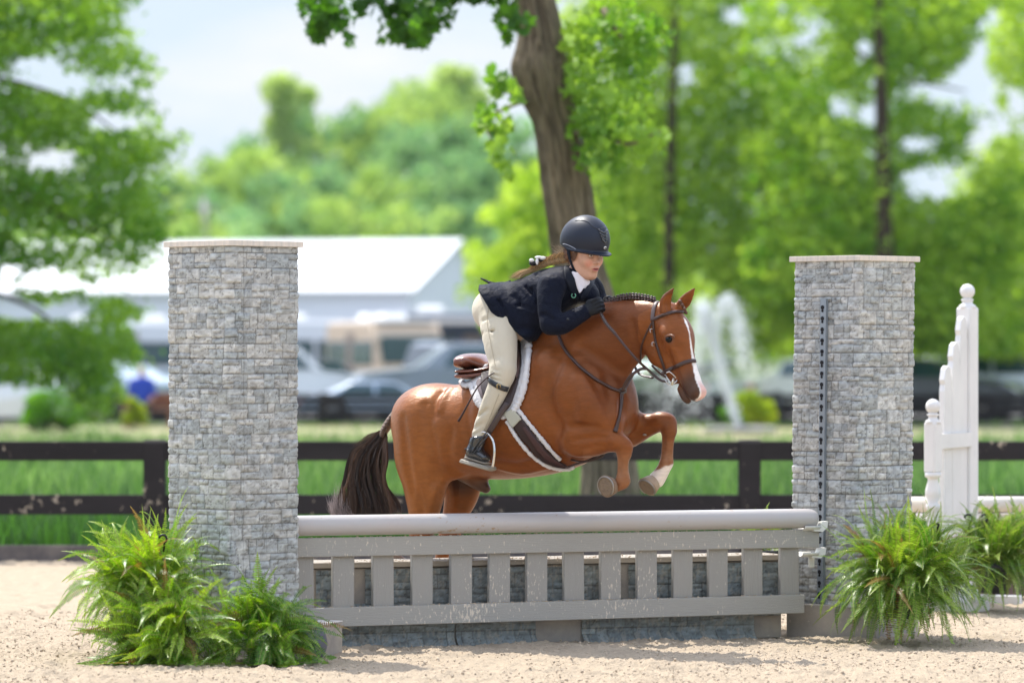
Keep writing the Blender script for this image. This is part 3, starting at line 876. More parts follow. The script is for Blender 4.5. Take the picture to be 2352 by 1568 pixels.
def shrub(u, v, d, w, h, label, cols, seed, n=1500):
    c = P(u, v, d)
    root = empty('shrub', (c.x, d, 0), label, 'shrub')
    cls = [(Vector((c.x + random.Random(seed + i).uniform(-1, 1) * w * .6, d + random.Random(seed + i + 9).uniform(-.3, .3), h * (.25 + .65 * random.Random(seed + i + 5).random()))), (w * .4, w * .4, h * .22)) for i in range(9)]
    crown_mesh('leaves', cls, n, .10, cols, seed, parent=root, local=False)
    mb = MB()
    for i in range(4): mb.tube([Vector((c.x + .05 * i - .1, d, -.03)), Vector((c.x + (i - 1.5) * w * .3, d, h * .6))], [.02, .008], 6)
    mb.build('stem', m_bark_d, root, True)
yg = ((.20, .32, .03), (.42, .50, .05))
shrub(1735, 930, 92, .55, .85, 'small yellow-green shrub just right of the fountain', yg, 71)
shrub(1690, 955, 93, .4, .5, 'low green shrub at the foot of the fountain', ((.06, .2, .02), (.16, .34, .04)), 72)
shrub(308, 940, 93, .35, .7, 'yellow-green shrub beside the seated person', yg, 73)
shrub(120, 940, 90, .9, 1.0, 'leafy green shrub by the parked white car on the left', ((.06, .2, .02), (.16, .34, .04)), 74)

# ---------------------------------------------------------------- fences
m_black = mat('fence_black', (.020, .017, .018), .62, spec=.2, var=.3, vscale=3, vstretch=(.3, 1, 1), bump=.004, bscale=20, bstretch=(.1, 1, 1), speck=((.32, .27, .21), 16, (1, 1, 1), .885))
def fence(d, u0, u1, rails, posts, pw, label, name='fence', skew=0):
    x0, x1 = P(u0, 0, d).x, P(u1, 0, d).x
    root = empty(name, ((x0 + x1) / 2, d, 0), label, 'fence')
    pxs = [P(u, 0, d).x for u in posts]
    for (vt, vb) in rails:
        zt, zb = P(0, vt, d).z, P(0, vb, d).z
        edges = [x0] + [p for p in pxs if x0 < p < x1] + [x1]
        for a, b in zip(edges[:-1], edges[1:]):
            mb = MB(); mb.box(((a + b) / 2, d - .045, (zt + zb) / 2), (abs(b - a) - .004, .03, zt - zb), bev=.004)
            mb.build('rail', m_black if vt != 1251 else mat('dusty_board', (.10, .09, .095), .8, spec=.2, var=.3, vscale=4, col2=(.17, .145, .125)), root)
    zt = P(0, rails[0][0] - 3, d).z
    for p in pxs:
        mb = MB(); mb.box((p, d + .04, zt / 2 - .05), (pw, .12, zt + .1), bev=.008)
        mb.box((p, d - .068, zt / 2 - .02), (pw * .95, .014, zt), bev=.003)
        mb.build('post', m_black, root)
    return root
fence(33.6, -1680, 3770, [(1013, 1057), (1135, 1181), (1251, 1294)], [-1680, -1010, -330, 355, 1040, 1722, 2405, 3088, 3770], .17, 'black three-rail board fence along the back of the sand arena')
fence(98, -200, 2600, [(905, 919), (922, 936), (939, 953), (956, 971)], [-150, 60, 290, 520, 742, 960, 1180, 1400, 1560, 1760, 1960, 2160, 2360, 2560], .2, 'far black fence in front of the parked vehicles')

# air between the jump and the far wood
mb = MB(); mb.box((0, 205, 17), (520, 450, 36.2))
hz = mb.build('haze', None)
tag(hz, kind='stuff')
hm = bpy.data.materials.new('haze_air'); hm.use_nodes = True
hn = hm.node_tree.nodes; hn.clear()
ho = hn.new('ShaderNodeOutputMaterial'); hv_ = hn.new('ShaderNodeVolumePrincipled')
hv_.inputs['Color'].default_value = (.86, .93, 1.0, 1); hv_.inputs['Density'].default_value = .0001; hv_.inputs['Anisotropy'].default_value = 0
hm.node_tree.links.new(hv_.outputs['Volume'], ho.inputs['Volume'])
hz.data.materials.append(hm)

# crumbs of sand caught on the boards are added with the jump
# ---------------------------------------------------------------- barn, pole, vehicles
m_white_m = mat('white_metal', (.76, .79, .86), .5, spec=.4)
m_roof = mat('white_roof', (.66, .68, .71), .35, spec=.5)
Gd = Vector((.30, .954, 0)); Ld = Vector((-.954, .30, 0))
C0 = P(940, 815, 240); C0.z = 0
def BN(l, g, z): return C0 + Ld * l + Gd * g + Vector((0, 0, z))
barn = empty('barn', C0, 'long low white metal barn with a bright white gable roof', 'barn')
EV, RD, GW, LL = 5.1, 7.95, 16.0, 46.0
mb = MB(); mb.add([BN(0, 0, -.3), BN(LL, 0, -.3), BN(LL, 0, EV), BN(0, 0, EV), BN(0, GW, -.3), BN(LL, GW, -.3), BN(LL, GW, EV), BN(0, GW, EV), BN(0, GW / 2, RD - .1), BN(LL, GW / 2, RD - .1)],
                  [(0, 3, 2, 1), (4, 5, 6, 7), (0, 4, 7, 8, 3), (1, 2, 9, 6, 5)])
mb.build('wall', m_white_m, barn)
for g0, g1 in ((-.5, GW / 2), (GW + .5, GW / 2)):
    mb = MB(); z0 = EV - .15
    mb.add([BN(-.5, g0, z0), BN(LL, g0, z0), BN(LL, g1, RD), BN(-.5, g1, RD), BN(-.5, g0, z0 + .16), BN(LL, g0, z0 + .16), BN(LL, g1, RD + .16), BN(-.5, g1, RD + .16)],
           [(0, 1, 2, 3), (7, 6, 5, 4), (0, 4, 5, 1), (1, 5, 6, 2), (2, 6, 7, 3), (3, 7, 4, 0)])
    mb.build('roof', m_roof, barn)
mb = MB(); mb.add([BN(-.05, 5.5, 0), BN(-.05, 10.5, 0), BN(-.05, 10.5, 3.4), BN(-.05, 5.5, 3.4), BN(.05, 5.5, 0), BN(.05, 10.5, 0), BN(.05, 10.5, 3.4), BN(.05, 5.5, 3.4)], [(0, 1, 2, 3), (4, 7, 6, 5), (0, 3, 7, 4), (1, 5, 6, 2), (2, 6, 7, 3), (0, 4, 5, 1)])
mb.build('door', mat('barn_door', (.55, .55, .56), .6), barn)
for l in (6, 14, 22, 30):
    mb = MB(); mb.add([BN(l, -.04, 1.6), BN(l + 2, -.04, 1.6), BN(l + 2, -.04, 2.8), BN(l, -.04, 2.8), BN(l, .04, 1.6), BN(l + 2, .04, 1.6), BN(l + 2, .04, 2.8), BN(l, .04, 2.8)], [(0, 3, 2, 1), (4, 5, 6, 7), (0, 4, 7, 3), (1, 2, 6, 5), (3, 7, 6, 2), (0, 1, 5, 4)])
    mb.build('window', mat('barn_window', (.30, .34, .38), .2), barn)
up = empty('utility_pole', P(475, 815, 236), 'pale thin pole rising behind the white barn roof', 'pole'); up.location.z = 0
mb = MB(); p = P(475, 455, 262); mb.tube([Vector((p.x + .1, 262, -.3)), Vector((p.x - .15, 262, p.z))], [.24, .16], 10); mb.build('mast', mat('pale_wood', (.42, .40, .38), .8), up, True)
mb = MB(); mb.box((p.x, 262, p.z - .6), (1.4, .14, .14), bev=.01); mb.build('crossarm', mat('pale_wood'), up)

m_glass = mat('vehicle_glass', (.015, .06, .07), .08, spec=.8)
m_tyre = mat('tyre', (.015, .015, .016), .8)
m_rim = mat('wheel_rim', (.5, .5, .52), .25, 1.0)
def wheel(parent, x, y, r, w=.22):
    mb = MB(); Mx = Matrix.Translation((x, y, r)) @ Matrix.Rotation(math.pi / 2, 4, 'X')
    mb.lathe((0, 0, 0), [(r * .62, -w / 2), (r * .95, -w / 2), (r, -w / 2 + .03), (r, w / 2 - .03), (r * .95, w / 2), (r * .62, w / 2)], 20, Mx)
    o = mb.build('wheel', m_tyre, parent, True, local=True)
    mb = MB(); mb.lathe((0, 0, 0), [(r * .1, -w / 2 - .01), (r * .6, -w / 2 + .01), (r * .6, w / 2 - .01), (r * .1, w / 2 + .01)], 14, Mx)
    mb.build('rim', m_rim, o, True, local=True)
def car(name, label, u, d, rz, col, L=4.6, W=1.8, H_=1.45, kind='car', flip=1, cat_='car'):
    p = P(u, 815, d)
    root = empty(name, (p.x, d, 0), label, cat_, rz=rz)
    paint = mat(name + '_paint_%d' % int(u + 500), col, .22, spec=.5, coat=.8, metal=.2)
    h = H_
    if kind == 'pickup': prof = [(-.5, .32), (-.5, .62), (-.485, .68), (-.20, .68), (-.17, 1.0), (.08, 1.0), (.20, .70), (.46, .62), (.5, .5), (.5, .22), (-.5, .22)]
    elif kind == 'suv': prof = [(-.5, .25), (-.5, .6), (-.46, .95), (-.40, 1.0), (.08, 1.0), (.20, .68), (.44, .60), (.5, .48), (.5, .2), (-.48, .2)]
    else: prof = [(-.5, .3), (-.49, .62), (-.44, .70), (-.33, .74), (-.20, .98), (-.02, 1.0), (.06, .97), (.19, .70), (.42, .62), (.5, .48), (.5, .2), (-.48, .2)]
    prof = [(x * L, z * h) for x, z in prof]
    mb = MB(); zs = [q[1] for q in prof]
    n = len(prof)
    V = []
    for s_, ins in ((-1, .0), (-1, .06), (1, .06), (1, .0)):
        for x, z in prof:
            t = max(0, z / h - .66) * .5
            yy = W / 2 - (ins and 0) - t * W * .35 - (.07 if ins == 0 else 0) * 0
            V.append((x * (1 if ins else .985), s_ * (yy - (0 if ins else -.0)) * (1 if ins == 0 else .93), z if ins == 0 else z * 1.0 + .0))
    # side panels slightly inset from a rounded shoulder
    V = []
    rings = [(-1, 1.0, .97), (-1, .93, 1.0), (1, .93, 1.0), (1, 1.0, .97)]
    for s_, wy, sc in rings:
        for x, z in prof:
            t = max(0, z / h - .64) * .42
            V.append((x * sc, s_ * W / 2 * wy * (1 - t), (z - h * .5) * sc + h * .5))
    f = [tuple(range(n)), tuple(range(4 * n - 1, 3 * n - 1, -1))]
    for r in range(3):
        for i in range(n): j = (i + 1) % n; f.append((r * n + i, (r + 1) * n + i, (r + 1) * n + j, r * n + j))
    mb.add(V, f); mb.build('body', paint, root, False, local=True)
    def glassbox(x0, x1, z0, z1, x2=None, x3=None, s_=0, nm='side_window'):
        mb = MB(); x2 = x0 if x2 is None else x2; x3 = x1 if x3 is None else x3
        t0, t1 = max(0, z0 / h - .64) * .42, max(0, z1 / h - .64) * .42
        y0, y1 = s_ * (W / 2 * (1 - t0) + .006), s_ * (W / 2 * (1 - t1) + .006)
        q = [(x0, y0, z0), (x1, y0, z0), (x3, y1, z1), (x2, y1, z1)]
        q += [(a, b - s_ * .03, c) for a, b, c in q]
        mb.add(q, [(0, 1, 2, 3), (4, 7, 6, 5), (0, 4, 5, 1), (1, 5, 6, 2), (2, 6, 7, 3), (3, 7, 4, 0)]); mb.build(nm, m_glass, root, local=True)
    zz0, zz1 = h * .70, h * .93
    for s_ in (-1, 1):
        if kind == 'pickup': glassbox(-.15 * L, .10 * L, zz0, zz1, -.145 * L, .045 * L, s_)
        elif kind == 'suv': glassbox(-.40 * L, -.18 * L, zz0, zz1, -.39 * L, -.18 * L, s_); glassbox(-.16 * L, .14 * L, zz0, zz1, -.16 * L, .07 * L, s_)
        else: glassbox(-.28 * L, -.07 * L, zz0, zz1, -.21 * L, -.07 * L, s_); glassbox(-.05 * L, .14 * L, zz0, zz1, -.05 * L, .06 * L, s_)
    xa, xb = (.205, .085) if kind != 'car' else (.19, .06)
    mb = MB(); ww = W * .40
    mb.add([((xa + .004) * L, -ww, h * .715), ((xa + .004) * L, ww, h * .715), ((xb + .006) * L, ww * .9, h * .965), ((xb + .006) * L, -ww * .9, h * .965)] + [((xa - .01) * L, -ww, h * .705), ((xa - .01) * L, ww, h * .705), ((xb - .008) * L, ww * .9, h * .955), ((xb - .008) * L, -ww * .9, h * .955)], [(0, 1, 2, 3), (4, 7, 6, 5), (0, 4, 5, 1), (1, 5, 6, 2), (2, 6, 7, 3), (3, 7, 4, 0)])
    mb.build('windscreen', m_glass, root, local=True)
    for s_ in (-1, 1):
        mb = MB(); mb.box((.485 * L, s_ * W * .37, h * .48), (.10, .30, .12), bev=.03); mb.build('headlight', mat('headlight', (.75, .78, .8), .1, spec=.8), root, local=True)
        mb = MB(); mb.box((-.485 * L, s_ * W * .38, h * .52), (.10, .26, .16), bev=.03); mb.build('tail_light', mat('tail_light', (.5, .02, .02), .2), root, local=True)
        for x in (-.31 * L, .32 * L): wheel(root, x, s_ * (W / 2 - .08), .34 if kind == 'car' else .39)
    mb = MB(); mb.box((.49 * L, 0, h * .26), (.12, W * .9, .16), bev=.04); mb.box((-.49 * L, 0, h * .26), (.12, W * .9, .16), bev=.04); mb.build('bumper', mat('bumper', (.10, .10, .11), .4), root, local=True)
    return root
white = (.75, .76, .78); silver = (.50, .54, .60); blk = (.02, .025, .03)
car('pickup_truck', 'grey-blue pickup truck parked behind the far fence, its nose left of the saddle', 1060, 108, math.pi + .12, (.20, .25, .31), 5.4, 1.95, 1.85, 'pickup', cat_='truck')
car('parked_car', 'white car partly hidden behind the left stone pillar', 640, 110, .25, white, 4.8, 1.9, 1.75, 'suv')
car('parked_car', 'low silver-blue car in front of the grey-blue pickup truck', 880, 101.5, .1, (.42, .52, .66), 3.9, 1.6, .98, 'car')
car('parked_car', 'white car parked just left of the right stone pillar', 1790, 112, .9, white, 4.6, 1.85, 1.5, 'car')
car('parked_car', 'dark grey car parked just right of the right stone pillar', 2140, 106, -.35, (.05, .06, .08), 4.6, 1.85, 1.5, 'car')
car('parked_car', 'pale silver car parked at the right edge of the picture', 2330, 109, .15, (.62, .68, .70), 4.7, 1.85, 1.6, 'suv')
car('parked_car', 'white car with a red tail light at the left edge', -20, 92, 2.9, white, 4.4, 1.8, 1.4, 'car')
car('parked_car', 'small white car seen past the pony nose', 1560, 114, .4, white, 4.4, 1.8, 1.45, 'car')

def motorhome(label, u, d, L, Hh, rz, wall, stripe, awn=True):
    p = P(u, 815, d)
    root = empty('motorhome', (p.x, d, 0), label, 'motorhome', rz=rz)
    W = 2.4
    mb = MB(); mb.prism([(-L / 2, .55), (L / 2 - .3, .55), (L / 2, .9), (L / 2, 1.5), (L / 2 - .45, Hh - .35), (L / 2 - .8, Hh), (-L / 2 + .15, Hh), (-L / 2, Hh - .2)], 0, W); 
    mb.build('body', wall, root, local=True, bevel=.06)
    mb = MB(); mb.box((0, 0, Hh + .03), (L - 1.2, W - .3, .06), bev=.02); mb.build('roof', mat('rv_roof', (.85, .85, .84), .3), root, local=True)
    for x in (-L * .25, L * .12):
        mb = MB(); mb.box((x, 0, Hh + .18), (.9, .8, .26), bev=.08); mb.build('air_conditioner', mat('rv_roof'), root, local=True)
    m_fr = mat('window_frame', (.10, .11, .12), .4)
    for i, (x, w) in enumerate(((-L * .38, .8), (-L * .18, 1.1), (L * .14, 1.2), (L * .33, .9))):
        mb = MB(); mb.box((x, -W / 2 - .01, Hh * .62), (w, .05, .8), bev=.02); f_ = mb.build('window', m_fr, root, local=True)
        mb = MB(); mb.box((x, -W / 2 - .03, Hh * .62), (w - .1, .03, .7), bev=.01); mb.build('pane', m_glass, f_, local=True)
    mb = MB(); mb.box((-L * .02, -W / 2 - .012, 1.45), (.7, .05, 1.75), bev=.02); dd_ = mb.build('door', mat('rv_door', (.22, .17, .14), .4), root, local=True)
    mb = MB(); mb.box((-L * .02 + .25, -W / 2 - .05, 1.4), (.1, .04, .04)); mb.build('handle', m_steel0, dd_, local=True)
    mb = MB(); mb.box((L / 2 - .1, 0, 1.75), (.3, W - .3, .9), bev=.05); mb.build('windscreen', m_glass, root, local=True)
    mb = MB(); mb.box((0, -W / 2 - .006, .95), (L - .4, .02, .14)); mb.build('stripe', stripe, root, local=True)
    for s_ in (-1, 1):
        for x in (-L * .3, L * .36): wheel(root, x, s_ * (W / 2 - .1), .42, .26)
    if awn:
        mb = MB(); mb.box((-L * .05, -W / 2 - .9, Hh - .22), (L * .6, 1.9, .05), bev=.01)
        mb.box((-L * .05, -W / 2 - 1.85, Hh - .27), (L * .6, .06, .2)); mb.build('awning', mat('awning', (.72, .68, .62), .8), root, local=True)
        for x in (-L * .34, L * .24):
            mb = MB(); mb.tube([Vector((x, -W / 2 - 1.8, 0)), Vector((x, -W / 2 - 1.8, Hh - .25))], .03, 6); mb.build('awning_pole', m_steel0, root, local=True)
m_steel0 = mat('steel_plain', (.5, .5, .5), .3, .9)
beige = mat('rv_beige', (.60, .47, .34), .4, spec=.4); rvw = mat('rv_white', (.66, .70, .74), .35, spec=.4)
motorhome('beige motorhome with dark windows seen between the left pillar and the pony', 885, 146, 5.2, 2.65, -1.2, beige, mat('rv_stripe', (.16, .30, .34), .4), False)
motorhome('tall white motorhome with its canopy behind the rider', 1100, 158, 7.0, 3.05, -.05, mat('rv_canopy_shade', (.05, .08, .14), .4), mat('rv_stripe_grey', (.3, .3, .3), .4))  # dark wall colour carries the shade under the canopy
motorhome('white motorhome with teal windows left of the left pillar', 300, 146, 6.0, 2.6, .1, rvw, mat('rv_stripe', (.16, .30, .34), .4), False)

motorhome('white motorhome with teal windows just right of the left pillar', 625, 156, 6.2, 2.75, .05, rvw, mat('rv_stripe', (.16, .30, .34), .4), False)
car('parked_car', 'dark car parked just right of the left pillar, left of the silver-blue car', 735, 113, .35, (.03, .04, .06), 4.4, 1.8, 1.45, 'car')
car('parked_car', 'black off-roader parked beyond the rider, behind the pickup truck', 1130, 122, .5, (.02, .03, .05), 4.7, 1.95, 1.95, 'suv')
car('parked_car', 'pale blue car left of the seated person in blue', 215, 108, 2.6, (.45, .55, .65), 4.5, 1.8, 1.45, 'car')
car('parked_car', 'dark blue car parked between the fountain and the white car', 1660, 120, 2.9, (.03, .05, .10), 4.5, 1.8, 1.45, 'car')
car('parked_car', 'white van-like car between the dark grey car and the standard', 2235, 120, 3.0, white, 4.6, 1.9, 1.75, 'suv')

# seated onlooker in blue
def small_person(u, d, label):
    root_p = P(u, 815, d); bx, by = root_p.x, d
    def q(x, y, z): return (bx + x, by + y, z)
    S = Sdf((bx - .5, by - .75, -.02), (bx + .5, by + .35, 1.45), .018)
    S.loft([(q(0, 0, .48), .17, .13), (q(0, -.02, .75), .17, .12), (q(0, -.03, .98), .19, .11)], (1, 0, 0), 4, .05)
    for s_ in (-1, 1):
        S.loft([(q(.10 * s_, 0, .46), .08, .08), (q(.12 * s_, -.42, .48), .06, .06)], (1, 0, 0), 3, .03)
        S.loft([(q(.12 * s_, -.42, .48), .06, .06), (q(.12 * s_, -.45, .08), .04, .04)], (1, 0, 0), 3, .03)
        S.loft([(q(.12 * s_, -.43, .04), .045, .035), (q(.12 * s_, -.60, .03), .04, .03)], (1, 0, 0), 3, .02)
        S.loft([(q(.20 * s_, -.02, .98), .06, .06), (q(.25 * s_, -.02, .72), .045, .045), (q(.17 * s_, -.24, .58), .035, .035)], (1, 0, 0), 4, .03)
        S.ell(q(.16 * s_, -.30, .56), (.035, .05, .02), k=.02)
    S.loft([(q(0, -.03, 1.02), .05, .05), (q(0, -.04, 1.14), .05, .055)], (1, 0, 0), 3, .03)
    S.ell(q(0, -.05, 1.25), (.075, .095, .115), k=.03); S.ell(q(0, -.15, 1.235), (.012, .02, .018), k=.02)
    a, b = S.mesh(1)
    o = mesh_arrays('person', a, b, mat('skin_plain', (.50, .28, .19), .5)); tag(o, label, 'person')
    S = Sdf((bx - .5, by - .75, .3), (bx + .5, by + .35, 1.45), .018)
    S.loft([(q(0, 0, .48), .19, .15), (q(0, -.02, .75), .19, .14), (q(0, -.03, 1.0), .21, .125)], (1, 0, 0), 4, .05)
    for s_ in (-1, 1): S.loft([(q(.20 * s_, -.02, .99), .08, .08), (q(.26 * s_, -.02, .74), .065, .065)], (1, 0, 0), 4, .03)
    a, b = S.mesh(1); mesh_arrays('shirt', a, b, mat('blue_shirt', (.02, .06, .42), .7), o)
    S = Sdf((bx - .5, by - .75, .0), (bx + .5, by + .35, 1.45), .018)
    for s_ in (-1, 1):
        S.loft([(q(.10 * s_, 0, .47), .10, .10), (q(.12 * s_, -.42, .49), .075, .075)], (1, 0, 0), 3, .03); S.loft([(q(.12 * s_, -.42, .49), .07, .07), (q(.12 * s_, -.45, .10), .055, .055)], (1, 0, 0), 3, .03)
    a, b = S.mesh(1); mesh_arrays('trousers', a, b, mat('dark_trousers', (.02, .022, .03), .8), o)
    S = Sdf((bx - .2, by - .3, 1.05), (bx + .2, by + .2, 1.45), .015)
    S.ell(q(0, -.02, 1.29), (.085, .09, .10), k=.02); S.ell(q(0, .04, 1.2), (.07, .05, .10), k=.02)
    a, b = S.mesh(1); mesh_arrays('hair', a, b, mat('dark_hair', (.03, .018, .012), .5), o)
small_person(326, 95, 'seated person in a blue shirt behind the fence on the left')
bx = P(340, 0, 95.3).x
bench = empty('bench', (bx, 95.3, 0), 'brown bench under the seated person in blue', 'bench')
mb = MB(); mb.box((bx, 95.2, .40), (1.1, .45, .05), bev=.01); mb.build('seat', mat('bench_brown', (.22, .09, .045), .6), bench)
mb = MB(); mb.box((bx, 95.5, .62), (1.1, .04, .3), bev=.01); mb.build('backrest', mat('bench_brown'), bench)
for dx in (-.48, .48):
    mb = MB(); mb.box((bx + dx, 95.3, .19), (.07, .45, .37), bev=.005); mb.build('leg', mat('bench_brown'), bench)

# fountain
rng = np.random.RandomState(9)
fx = P(1700, 0, 90).x
ft = empty('fountain', (fx, 90, 0), 'white water jets of a fountain rising past the pony nose', 'fountain')
mb = MB(); mb.lathe((fx, 90, -.02), [(.6, 0), (.72, .02), (.74, .12), (.66, .14), (.62, .05), (.1, .05), (.08, .16), (.03, .18)], 24); mb.build('basin', mat('basin_stone', (.4, .38, .34), .7), ft, True)
V = []; 
def jet(pts, n, spread):
    q = np.array(catmull([np.array(P(u, v, 90)) for u, v in pts], 30))
    t = rng.rand(n) ** .8 * (len(q) - 1.001); i = t.astype(int); fr_ = (t - i)[:, None]
    p = q[i] * (1 - fr_) + q[i + 1] * fr_
    w = (spread[0] + (spread[1] - spread[0]) * (t / len(q)))[:, None]
    return p + rng.randn(n, 3) * w * np.array([1, 1, 1.4])
pc = np.concatenate([jet([(1700, 995), (1682, 930), (1660, 860), (1640, 790), (1622, 735), (1612, 705)], 2600, (.03, .10)),
                     jet([(1612, 705), (1606, 780), (1600, 850), (1596, 930)], 700, (.10, .22)),
                     jet([(1645, 800), (1648, 740), (1662, 700), (1680, 705), (1694, 745), (1704, 790), (1712, 850)], 1500, (.06, .13)),
                     jet([(1620, 740), (1590, 800), (1560, 870), (1500, 940)], 900, (.12, .25))])
m_water = mat('water_drops', (.88, .90, .92), .15, spec=.6, trans=.3)
rr4 = .009 + .017 * rng.rand(len(pc)) ** 2
o = scatter_lumps('water_spray', pc, rr4, m_water)
del o['kind']; o['kind'] = 'stuff'; attach(o, ft)
# ---------------------------------------------------------------- stone sheet
def stone_field(w, h, step, seed, course=.079, tint=(.955, .985, 1.015)):
    """irregular coursed stones: returns x, z, relief and colour"""
    rg = random.Random(seed)
    xs = np.arange(0, w + step * .5, step); zs = np.arange(0, h + step * .5, step)
    X, Z = np.meshgrid(xs, zs, indexing='ij')
    R = np.zeros_like(X); C = np.zeros(X.shape + (3,)); C[:] = (.40, .41, .41)
    wob = .010 * (fbm(X * 9, Z * 9, oct=3, seed=seed) - .5); wob2 = .010 * (fbm(X * 9 + 50, Z * 9, oct=3, seed=seed + 1) - .5)
    pal = [(.36, .355, .335), (.42, .40, .36), (.29, .31, .315), (.24, .27, .275), (.47, .45, .41), (.32, .335, .33), (.40, .385, .35), (.27, .285, .27), (.20, .225, .23)]
    nrow = int(h / course) + 2
    for r in range(nrow):
        z0 = r * course; x = -rg.uniform(0, .08)
        while x < w:
            bw = rg.uniform(.06, .17); z1 = z0 + course
            cells = [(z0, z1)]
            if rg.random() < .78: sp = z0 + course * rg.uniform(.32, .68); cells = [(z0, sp), (sp, z1)]
            for (a, b) in cells:
                parts = [(x, x + bw)]
                if rg.random() < .5 and bw > .10: m_ = x + bw * rg.uniform(.35, .65); parts = [(x, m_), (m_, x + bw)]
                for (p, q) in parts:
                    i0, i1 = np.searchsorted(xs, [p - .012, q + .012]); j0, j1 = np.searchsorted(zs, [a - .012, b + .012])
                    if i1 <= i0 or j1 <= j0: continue
                    sx = X[i0:i1, j0:j1] + wob[i0:i1, j0:j1]; sz = Z[i0:i1, j0:j1] + wob2[i0:i1, j0:j1]
                    e = np.minimum(np.minimum(sx - p, q - sx), np.minimum(sz - a, b - sz))
                    ins = e > 0
                    hgt = .003 + .007 * rg.random(); tx, tz = rg.uniform(-.05, .05), rg.uniform(-.07, .07)
                    rel = hgt * np.clip(e / .010, 0, 1) ** .6 + tx * (sx - (p + q) / 2) + tz * (sz - (a + b) / 2)
                    col = (np.array(rg.choice(pal)) * .55 + np.array([.335, .335, .32]) * .45) * 1.42 * rg.uniform(.90, 1.10)
                    shade = np.clip(e / .0035, .0, 1)[..., None]
                    R[i0:i1, j0:j1] = np.where(ins, rel, R[i0:i1, j0:j1])
                    cc = col[None, None] * (.36 + .64 * shade)
                    C[i0:i1, j0:j1] = np.where(ins[..., None], cc, C[i0:i1, j0:j1])
            x += bw
    # chiselled cracks and mould lines of the panels
    n = fbm(X * 30, Z * 55, oct=4, seed=seed + 3, gain=.65); cr = np.abs(fbm(X * 17, Z * 30, oct=4, seed=seed + 4, gain=.6) - .5)
    R += .010 * (n - .5) - .004 * np.clip(.03 - cr, 0, 1) / .03
    C *= (.88 + 1.35 * (n - .5))[..., None]
    C *= (1 - .70 * np.clip(.020 - cr, 0, 1) / .020)[..., None]
    for k in range(1, int(h / course) + 1):
        ln = np.clip(1 - np.abs(Z - k * course + wob2 * .15) / .0022, 0, 1); R -= .003 * ln; C *= (1 - .60 * ln)[..., None]
    for xm in np.arange(.06, w, .165):
        xm = xm + rg.uniform(-.02, .02)
        ln = np.clip(1 - np.abs(X - xm + wob * .2) / .0017, 0, 1); R -= .002 * ln; C *= (1 - .55 * ln)[..., None]
    C *= np.array(tint)
    dirt = fbm(X * 3, Z * 3, oct=3, seed=seed + 8)
    C = C * (1 - .22 * dirt[..., None]) + np.array([.60, .53, .42]) * .22 * dirt[..., None]
    return X, Z, R, np.clip(C, 0.01, .9)
m_stone = mat('moulded_stone', attr='Col', rough=.62, spec=.3, bump=.002, bscale=120)
def sheet_faces(nx, nz):
    i = np.arange(nx * nz).reshape(nx, nz)
    return np.stack([i[:-1, :-1].ravel(), i[1:, :-1].ravel(), i[1:, 1:].ravel(), i[:-1, 1:].ravel()], 1)

m_capwood = mat('raw_wood', (.74, .68, .60), .75, spec=.2, var=.22, vscale=6, vstretch=(8, 8, 1), bump=.003, bscale=30, col2=(.62, .54, .46))
m_grey = mat('grey_paint', (.40, .38, .34), .62, spec=.3, var=.10, vscale=5, vstretch=(1, 1, 3), bump=.003, bscale=10, bstretch=(2, 2, 30), col2=(.34, .325, .29),
             speck=((.66, .58, .47), 75, (1, 1, .38), .865))
m_grey_v = mat('grey_paint_upright', (.39, .37, .33), .62, spec=.3, var=.12, vscale=9, vstretch=(6, 6, .7), bump=.004, bscale=14, bstretch=(12, 12, 1), col2=(.30, .28, .25),
             speck=((.62, .54, .44), 75, (1, 1, .4), .885))
m_grey_d = mat('grey_paint_base', (.32, .295, .265), .7, spec=.25, var=.15, vscale=6, bump=.002, bscale=20, col2=(.38, .33, .27), speck=((.55, .47, .38), 40, (1, 1, .6), .90))

